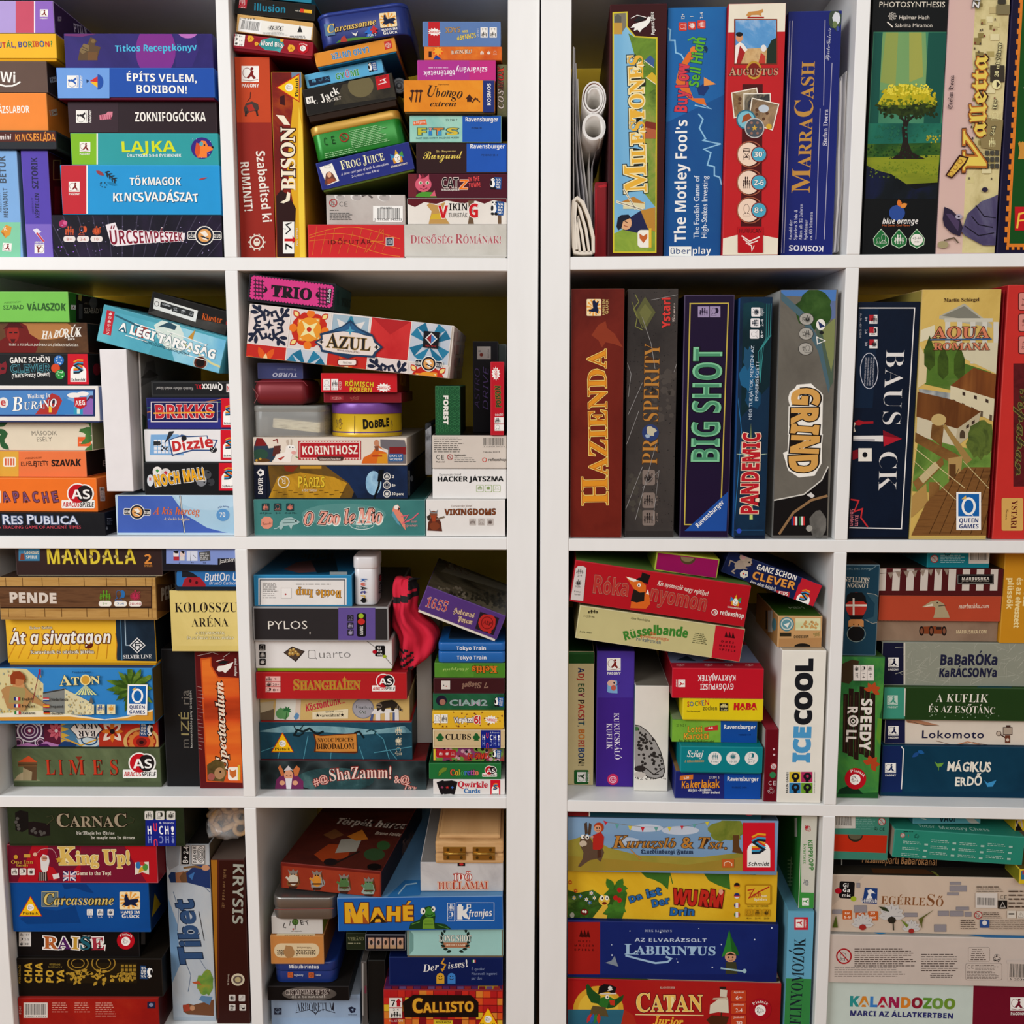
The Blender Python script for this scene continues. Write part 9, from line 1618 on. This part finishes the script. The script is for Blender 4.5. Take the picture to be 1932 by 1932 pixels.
G([(140,848),(140,640),(200,660),(300,640),(360,680),(420,620),(470,590),(520,660),(500,780),(480,848)],('n',20,'2a4a1e','4a7a30','3a5a24','6a8a3c'))
for a,x,y in ((-60,450,640),(-120,430,640),(0,440,630),(30,440,740),(150,440,740),(90,450,700),(-30,430,760)):G(leaf(x,y,84,26,a),('n',30,'3a6a2a','5a9038'))
for x,y in ((470,640),(445,690),(470,705)):El(x,y,15,16,'c02c28')
for x,y,c_ in ((180,690,'d8d8e0'),(220,680,'5a8ac0'),(260,700,'d8d8e0'),(290,660,'d8d0d8'),(280,720,'4a7ab8'),(190,645,'c83a2c'),(155,590,'c83a2c'),(310,690,'d8d8e0')):G(star(x,y,15,8,6),c_);El(x,y,5,5,'e0c040')
Ln([(370,700),(378,745),(350,780),(330,805),(380,815)],34,'dcb848');El(372,705,36,34,'e2c050');El(358,690,13,16,'f0ece0');El(390,690,12,15,'f0ece0');El(361,692,5,7,'222');El(391,692,5,7,'222');El(374,724,15,9,'7a2a20');El(246,780,24,20,'7a2420');El(238,776,7,8,'f0ece0');El(254,778,7,8,'f0ece0');El(168,800,14,18,'b8b8a8')
for s,x0,y0,x1,y1,h_ in (('Da',536,725,622,690,46),('ist',645,690,740,668,56),('Der',678,750,792,725,50),('Drin',788,800,950,802,52)):T(s,x0,y0,x1,y1,h_,'3a74b0','B',ol=[(.05,'24344a')],jit=.08,off=.025)
T('WURM',806,725,1130,752,104,'c8382c','B',ol=[(.045,'5a1a18')],jit=.06,off=.03,grow=(1.0,1.1));El(1118,650,14,18,'e0a890')
fl2=[(610,('2a2426','b8302a','d8a030'),'h'),(675,('2a3a7a','c83a3a','e0dcd8'),'h'),(736,('2a3a7a','e4e0dc','c83a3a'),'v'),(795,('2e7a44','e4e0dc','c83a3a'),'v')]
for y,cs,k in fl2:
    part('flag')
    for i,c_ in enumerate(cs):El(1220,y,18,18,c_,a0=(-90 if k=='v' else 180)+0,a1=(90 if k=='v' else 360)) if i==2 and k=='v' else None
    El(1220,y,18,18,cs[1]);El(1220,y,18,18,cs[0],a0=(180 if k=='h' else 120),a1=(360 if k=='h' else 240));El(1220,y,18,18,cs[2],a0=(20 if k=='h' else-60),a1=(160 if k=='h' else 60));part(None)
part('publisher_logo');RR(1272,602,1440,732,10,'b88a20');RR(1280,610,1432,724,8,'e0b838');Ln([(1290,640),(1330,632),(1295,690),(1360,650),(1425,618)],8,'b8302c');T('Zoch',1300,690,1378,676,42,'b8302c','I');t('zum',1372,684,1412,684,18,'ece4d0','B');t('Spielen',1328,706,1412,706,18,'ece4d0','B');part(None)
icons([(1296,782),(1352,782),(1408,782)],46,'👤👪⏱','c89a24','4a3a1c',0,.12,['4+','2-4','20'],'4a3a1c');t('Art.Nr. : 60 113 0300',1286,746,1420,746,13,'4a3a1c')
B('box with a donkey, a red-haired rider and curly bronze title under bunting',136,188,1484,516,'7a94b4',.010,.28,sides={'R':'6a7a4a','T':'4a5a6a'})
R(130,180,1490,520,('h',7,'6a8ab4','8aa8c4','7a98bc'));G([(130,330),(260,290),(400,370),(600,420),(1000,430),(1260,400),(1260,520),(130,520)],('n',5,'8a8a3c','a89a48','76803a'));G([(130,420),(500,450),(900,480),(1260,430),(1260,520),(130,520)],('n',5,'b09040','94883a'));El(640,245,110,24,'c8d0dc');El(860,260,120,28,'c4ccd8');El(520,330,80,26,'b8c4d4')
G(blob(1160,260,115,70,22,.18,4),('n',20,'6a7a30','8a9040','566828'));R(1195,290,1235,400,'6a4a2c');G([(1190,400),(1200,360),(1235,360),(1262,410)],'6a4a2c')
Ln([(375,205),(620,238),(860,238),(1050,205)],3,'8a8a80');Many([[(368,196),(396,206),(380,226)],[(606,238),(632,238),(618,270)],[(860,230),(880,230),(870,258)]],'c83a44');Many([[(442,218),(468,222),(454,248)],[(692,240),(718,240),(704,268)],[(936,222),(960,218),(950,244)]],'6aa8a0');Many([[(526,230),(552,232),(538,262)],[(776,236),(804,236),(790,266)],[(1018,206),(1044,202),(1032,232)]],'d8c848')
G([(205,490),(235,440),(240,400),(225,370),(215,340),(222,300),(250,285),(280,300),(300,340),(350,350),(372,400),(350,460),(325,440),(280,450),(250,470),(222,492)],'6a5444');G([(245,215),(262,205),(268,280),(250,285)],'5a4638');G([(275,210),(292,222),(285,290),(268,285)],'5a4638');El(238,344,24,20,'c8b8a4');El(236,300,12,15,'ece8e0');El(264,302,12,15,'ece8e0');El(239,302,5,6,'222');El(265,304,5,6,'222');Ln([(238,362),(256,358)],4,'4a3428')
G([(300,380),(300,290),(350,268),(372,300),(365,370),(340,385)],'b8342c');El(338,240,32,32,'b84a24');El(332,248,24,24,'d8a080');El(326,244,4,5,'222');El(342,244,4,5,'222');Ln([(324,258),(334,263),(344,257)],3,'8a3a28');Ln([(300,300),(290,300)],10,'d8a080');G([(330,385),(350,380),(355,430),(330,435)],'5a3a2c')
T('Kuruzsló & Tsa.',428,372,1160,378,72,'c08a44','I',ol=[(.035,'4a3424')],big={0:1.3,9:1.1,11:1.15},off=-.005,arc=.08);t('Quedlinburgi Futam',606,406,942,408,30,'2a3a5a','F',off=.01);Ln([(540,380),(580,420),(605,440),(590,442)],6,'c08a44')
schmidt(1360,364,204,0,1.0,1.52);R(1126,442,1202,496,'c86a34');Ln([(1140,484),(1140,465),(1165,455),(1188,470),(1188,484)],4,'e8d8c0')
B('dark teal box edge with a red left end, at the very top under the shelf',136,110,1380,180,'17424e',.012,.26,sides={'T':'17424e'},rest='prev')
R(130,100,276,200,'7a1e22');R(274,100,282,200,'c8c4bc');El(1300,150,30,16,'b83a5a')
B('light blue and green upright box with dark upward hand lettering',1532,776,1700,1640,'5a9ab0',.010,.26,'floor',sides={'L':'7ab0c4','T':'6a9ab0'})
G([(1500,770),(1720,770),(1712,1210),(1500,1210)],('h',5,'68a8c4','7ab4cc'));G([(1500,1205),(1712,1210),(1700,1650),(1500,1650)],('n',5,'3a8448','4a9a58'));T('KUFLINYOMOZÓK',1624,1610,1660,950,86,'26343c','R',off=-.006,jit=.04);part('publisher_logo');R(1588,815,1676,896,'c83040');part(None);pagony(1625,854,54,-90,fg='c83040')
tku=TOP
B('white and green slim upright box with green downward capitals and a strawberry',1625,170,1725,768,'cfcdc0',.016,.20,rest=tku+.0003,sides={'L':'3a8440','T':'5a9a5a'})
G([(1600,655),(1730,660),(1725,775),(1600,770)],'4a9a4c');R(1618,160,1632,660,'4a9a4c');T('KIPPKOPP',1676,320,1684,518,32,'4a8a48','B');t('kvartett',1646,346,1644,474,26,'5a9a54',p='title');em('🍓',1674,246,38,40,'b82c3a',off=.02);em('🍇',1664,592,36,40,'3a4a6a',off=.01);pagony(1662,716,48,-90,fg='4a9a4c',text=False)
face('L');Ln([(1560,600),(1570,430)],6,'b8d4b0');fine(1545,440,1580,620,8,'a8d0a0');R(1590,180,1606,300,'d8d8d0');face('F')
# ================================================================ bottom row, far right compartment
Z(1540,1490,392/1713,'R',4,'game boxes in the bottom row, far right compartment')
B('pale mint box with rainbow capitals and dark crimson right end, lowest at far right',94,1590,1900,2050,'ccd6ce',.010,.28,'floor',sides={'T':'9aa49a'},fy=.2)
G([(1296,1590),(1900,1600),(1900,2060),(1280,2060)],'7e1c34');Ln([(1294,1590),(1282,2060)],5,'d8d4cc');T('KALANDOZOO',268,1784,1146,1806,92,['3a9a98','d8923a','4a8ac8','b82a44','a82a58','d88a34','98283c','6a9a3c','7aa04a','7a9a3a'],'B',off=.03);T('MARCI AZ ÁLLATKERTBEN',274,1860,1130,1884,46,'3a3c78','B',off=.02,track=.04);pagony(1660,1770,120,0,fg='7e1c34')
B('white box side full of fine print, a no-small-children sign and a barcode',100,1212,1900,1580,'cfc2b8',.004,.29,sides={'T':'a8a49e'},fy=.5,wear=.1)
under3(228,1372,130,3,'ccc0b8');fine(315,1304,830,1460,9,'5a4a44');fine(150,1460,820,1545,5,'5a4a44');fine(865,1348,1210,1500,8,'5a4a44');fine(915,1508,1200,1552,3,'5a4a44',mid=True);RR(1252,1298,1430,1416,14,'8a7a70');RR(1254,1300,1428,1414,13,'cfc2b8');fine(1266,1308,1416,1408,6,'5a4a44',mid=True);RR(1230,1430,1530,1568,16,'8a7a70');RR(1232,1432,1528,1566,15,'cfc2b8');ce(1272,1456,56);fine(1310,1440,1515,1490,4,'5a4a44');fine(1240,1492,1515,1560,6,'5a4a44');em('♻',1488,1388,66,64,'221e1e');RR(1570,1404,1800,1430,4,'ccc0b8');barcode(1690,1500,220,2,1,.7,'cfc2b8','5 2036 71')
face('T');El(240,1140,160,30,'3a84b0');El(530,1165,64,26,'3a84b0');G([(1100,1175),(1750,1200),(1750,1255),(1500,1235)],'3a78a8');face('F')
B('cream box with flower and stone drawings, brown curly title and small orange icons',116,716,1900,1176,'cbb9a6',.010,.28,fy=.5,sides={'T':'3a342c'},wear=.1)
R(100,700,1900,1190,('n',3,'c4b2a0','d2c0ae','c8b6a8'));G([(110,715),(420,692),(330,770),(130,960)],'c4b4a4');T('EGÉRLESŐ',530,940,1050,962,76,'8a5c3c','R',off=-.012,big={6:1.5},ol=[(.02,'c8a888')]);gigamic(252,826,140,3)
part('publisher_logo');G([(400,806),(505,812),(500,940),(380,935)],'2a4a84');G([(410,900),(430,860),(420,830),(450,820),(490,855),(455,850),(450,870),(470,905),(420,912)],'e4e0dc');T('GémKlub',368,926,500,930,34,'e4e0dc','B',ol=[(.06,'24386a')]);part(None)
for i,(a,b2) in enumerate((('Kor','5-9'),('2','6'),('20','perc'))):part('player_icon');RR(216+i*104,992+i*4,294+i*108,1068+i*4,8,'c86a34');t(a,234+i*104,1026,276+i*104,1026,22,'f0e0d0','B');t(b2,228+i*104,1060,284+i*104,1060,24,'f0e0d0','B');part(None)
for x,y,w_,h_ in ((1100,758,92,24),(1098,788,142,50),(1078,844,96,24),(1150,962,108,30),(1002,996,90,42),(1100,996,112,46),(1222,1004,56,40),(720,1012,112,34),(970,1108,100,60),(330,765,30,40),(310,950,104,60),(130,985,80,36)):R(x,y,x+w_,y+h_,'8a8488');R(x+3,y+4,x+w_-2,y+h_-2,'9a9498')
for cx0,cy0,s_ in ((620,1030,1.0),(380,1095,.85),(780,1130,.7)):
    for k in range(7):G(leaf(cx0,cy0+10,110*s_,30*s_,180+k*30),'ccc8c4');Ln([(cx0,cy0+10),(cx0+80*s_*math.cos(math.radians(180+k*30)),cy0+10+80*s_*math.sin(math.radians(180+k*30)))],3,'8a8a90')
    El(cx0,cy0+40*s_,34*s_,28*s_,'3a342c' if s_==1 else 'a83a34')
Ln([(630,1070),(634,1150)],9,'3a3a2c');G([(510,955),(570,965),(600,1000),(550,990)],'3a4428');G([(870,1140),(840,1060),(970,980),(880,1050),(868,1100)],'6a6a34');G([(130,1130),(160,1030),(175,1130)],'5a6a2c');G([(690,1060),(760,1110),(740,1130)],'7a8a3c')
part('barcode');R(1308,845,1488,968,'d8d0c8');barcode(1398,920,172,2,1,.5,'d8d0c8');part(None);fine(1316,785,1560,840,3,'5a4a40');fine(1580,815,1900,975,5,'5a4a40');ce(1538,876,58);R(1494,905,1568,974,'24201e');em('△',1531,940,50,50,'c8c0b8');under3(1330,1026,66,3,'ccc0b4');fine(1372,1000,1534,1056,4,'5a4a40');fine(1185,1060,1330,1146,5,'5a4a40');R(1344,1066,1420,1130,'3a5a94');El(1382,1090,20,20,'e0dcd8');fine(1424,1066,1900,1146,5,'5a4a40');R(1568,990,1638,1052,'d8d0c4');R(1646,992,1716,1054,'d8d0c4');em('⚠',1680,1024,44,40,'3a3430');R(1580,1010,1626,1022,'3a3430')
face('T');G([(450,650),(900,660),(980,700),(470,690)],'5a3a24');G([(940,670),(980,680),(1020,716),(1000,716)],'7a7a3c');face('F')
teg=TOP
B('black box edge with pale orange crooked lettering, half covered by the green box',134,520,1560,668,'1a1614',.034,.24,rest=teg+.0003)
R(205,515,214,620,'a8a49c');T('Pizsamaparti Babarókánál',372,600,996,626,66,'cc9a6c','B',off=-.01,jit=.04)
tpz=TOP
B('green carton with a scarlet drawer and a thumb notch, at the left divider',144,200,598,530,'4a8a78',.010,.15,rest=tpz+.0003,name='card_game_box',cat='card game',sides={'R':'8a1e28'})
part('drawer');G([(140,366),(585,378),(575,522),(140,505)],'c03a20');El(322,374,62,56,'3a3428',a0=2,a1=182);El(322,372,54,40,'6a6450',a0=2,a1=182);part('barcode');R(120,205,322,318,'c8c4bc');barcode(220,262,180,3,1,.56,'c8c4bc');part(None);under3(540,262,64,3,'b8c0b8');fine(325,218,490,330,7,'7aa89c');ce(542,322,46);em('♻',492,320,30,30,'221e1e')
B('tilted green box with rows of pale fine print and white lettering on its top face',quad=[(652,326),(1716,388),(1702,652),(620,566)],col='36907c',d=.004,D=.26,sides={'T':'348a78','L':'a89a88'})
under3(712,376,40,3,'c8c0b8');t('!',757,392,765,392,26,'b03a34');em('♻',826,382,42,36,'16241e');fine(720,338,830,354,1,'16241e')
for i in range(4):
    for j in range(3):
        x,y=716+i*232-j*8,432+i*6+j*50
        with at(x,y-(20 if i==1 else 4),1,4):fine(0,-12,175,16,2,'a8c4b8',.4);R(176,2,206,18,'a8c4b8')
face('T');T('Memory Chess',1020,325,1440,345,26,'a8c8bc','J');T('Tutor',850,310,985,316,22,'a8c8bc','J');face('F')
B('pale teal box end with dark capitals, top cut off by the shelf above',quad=[(800,206),(1360,196),(1350,290),(790,297)],col='5a98a0',d=.022,D=.16,sides={'L':'3a7a84'},name='card_game_box',cat='card game')
T('VAU!',1016,262,1145,260,50,'1c3a44','B',off=.02);G([(1230,235),(1290,230),(1350,280),(1300,284),(1260,270)],'a8a8a0');Ln([(860,232),(905,245)],8,'b8c8c4')
B('small yellow box with a red framed window, at the right edge',1655,660,1900,800,'d8bc30',-.006,.14,rest=None,name='card_game_box',cat='card game',sides={'L':'8a8a2c','T':'6a5a2c'})
R(1690,670,1900,740,'3a7a9a');R(1700,640,1712,700,'b83a34')
B('yellow and black box corner at the right edge under the shelf',1640,225,1900,350,'c8ac2c',.02,.14,rest=None,name='card_game_box',cat='card game')
G([(1560,150),(1650,250),(1720,370),(1640,380)],'1e1a18');Ln([(1650,300),(1660,260),(1690,250),(1700,310)],10,'b8a8a0')
flush()
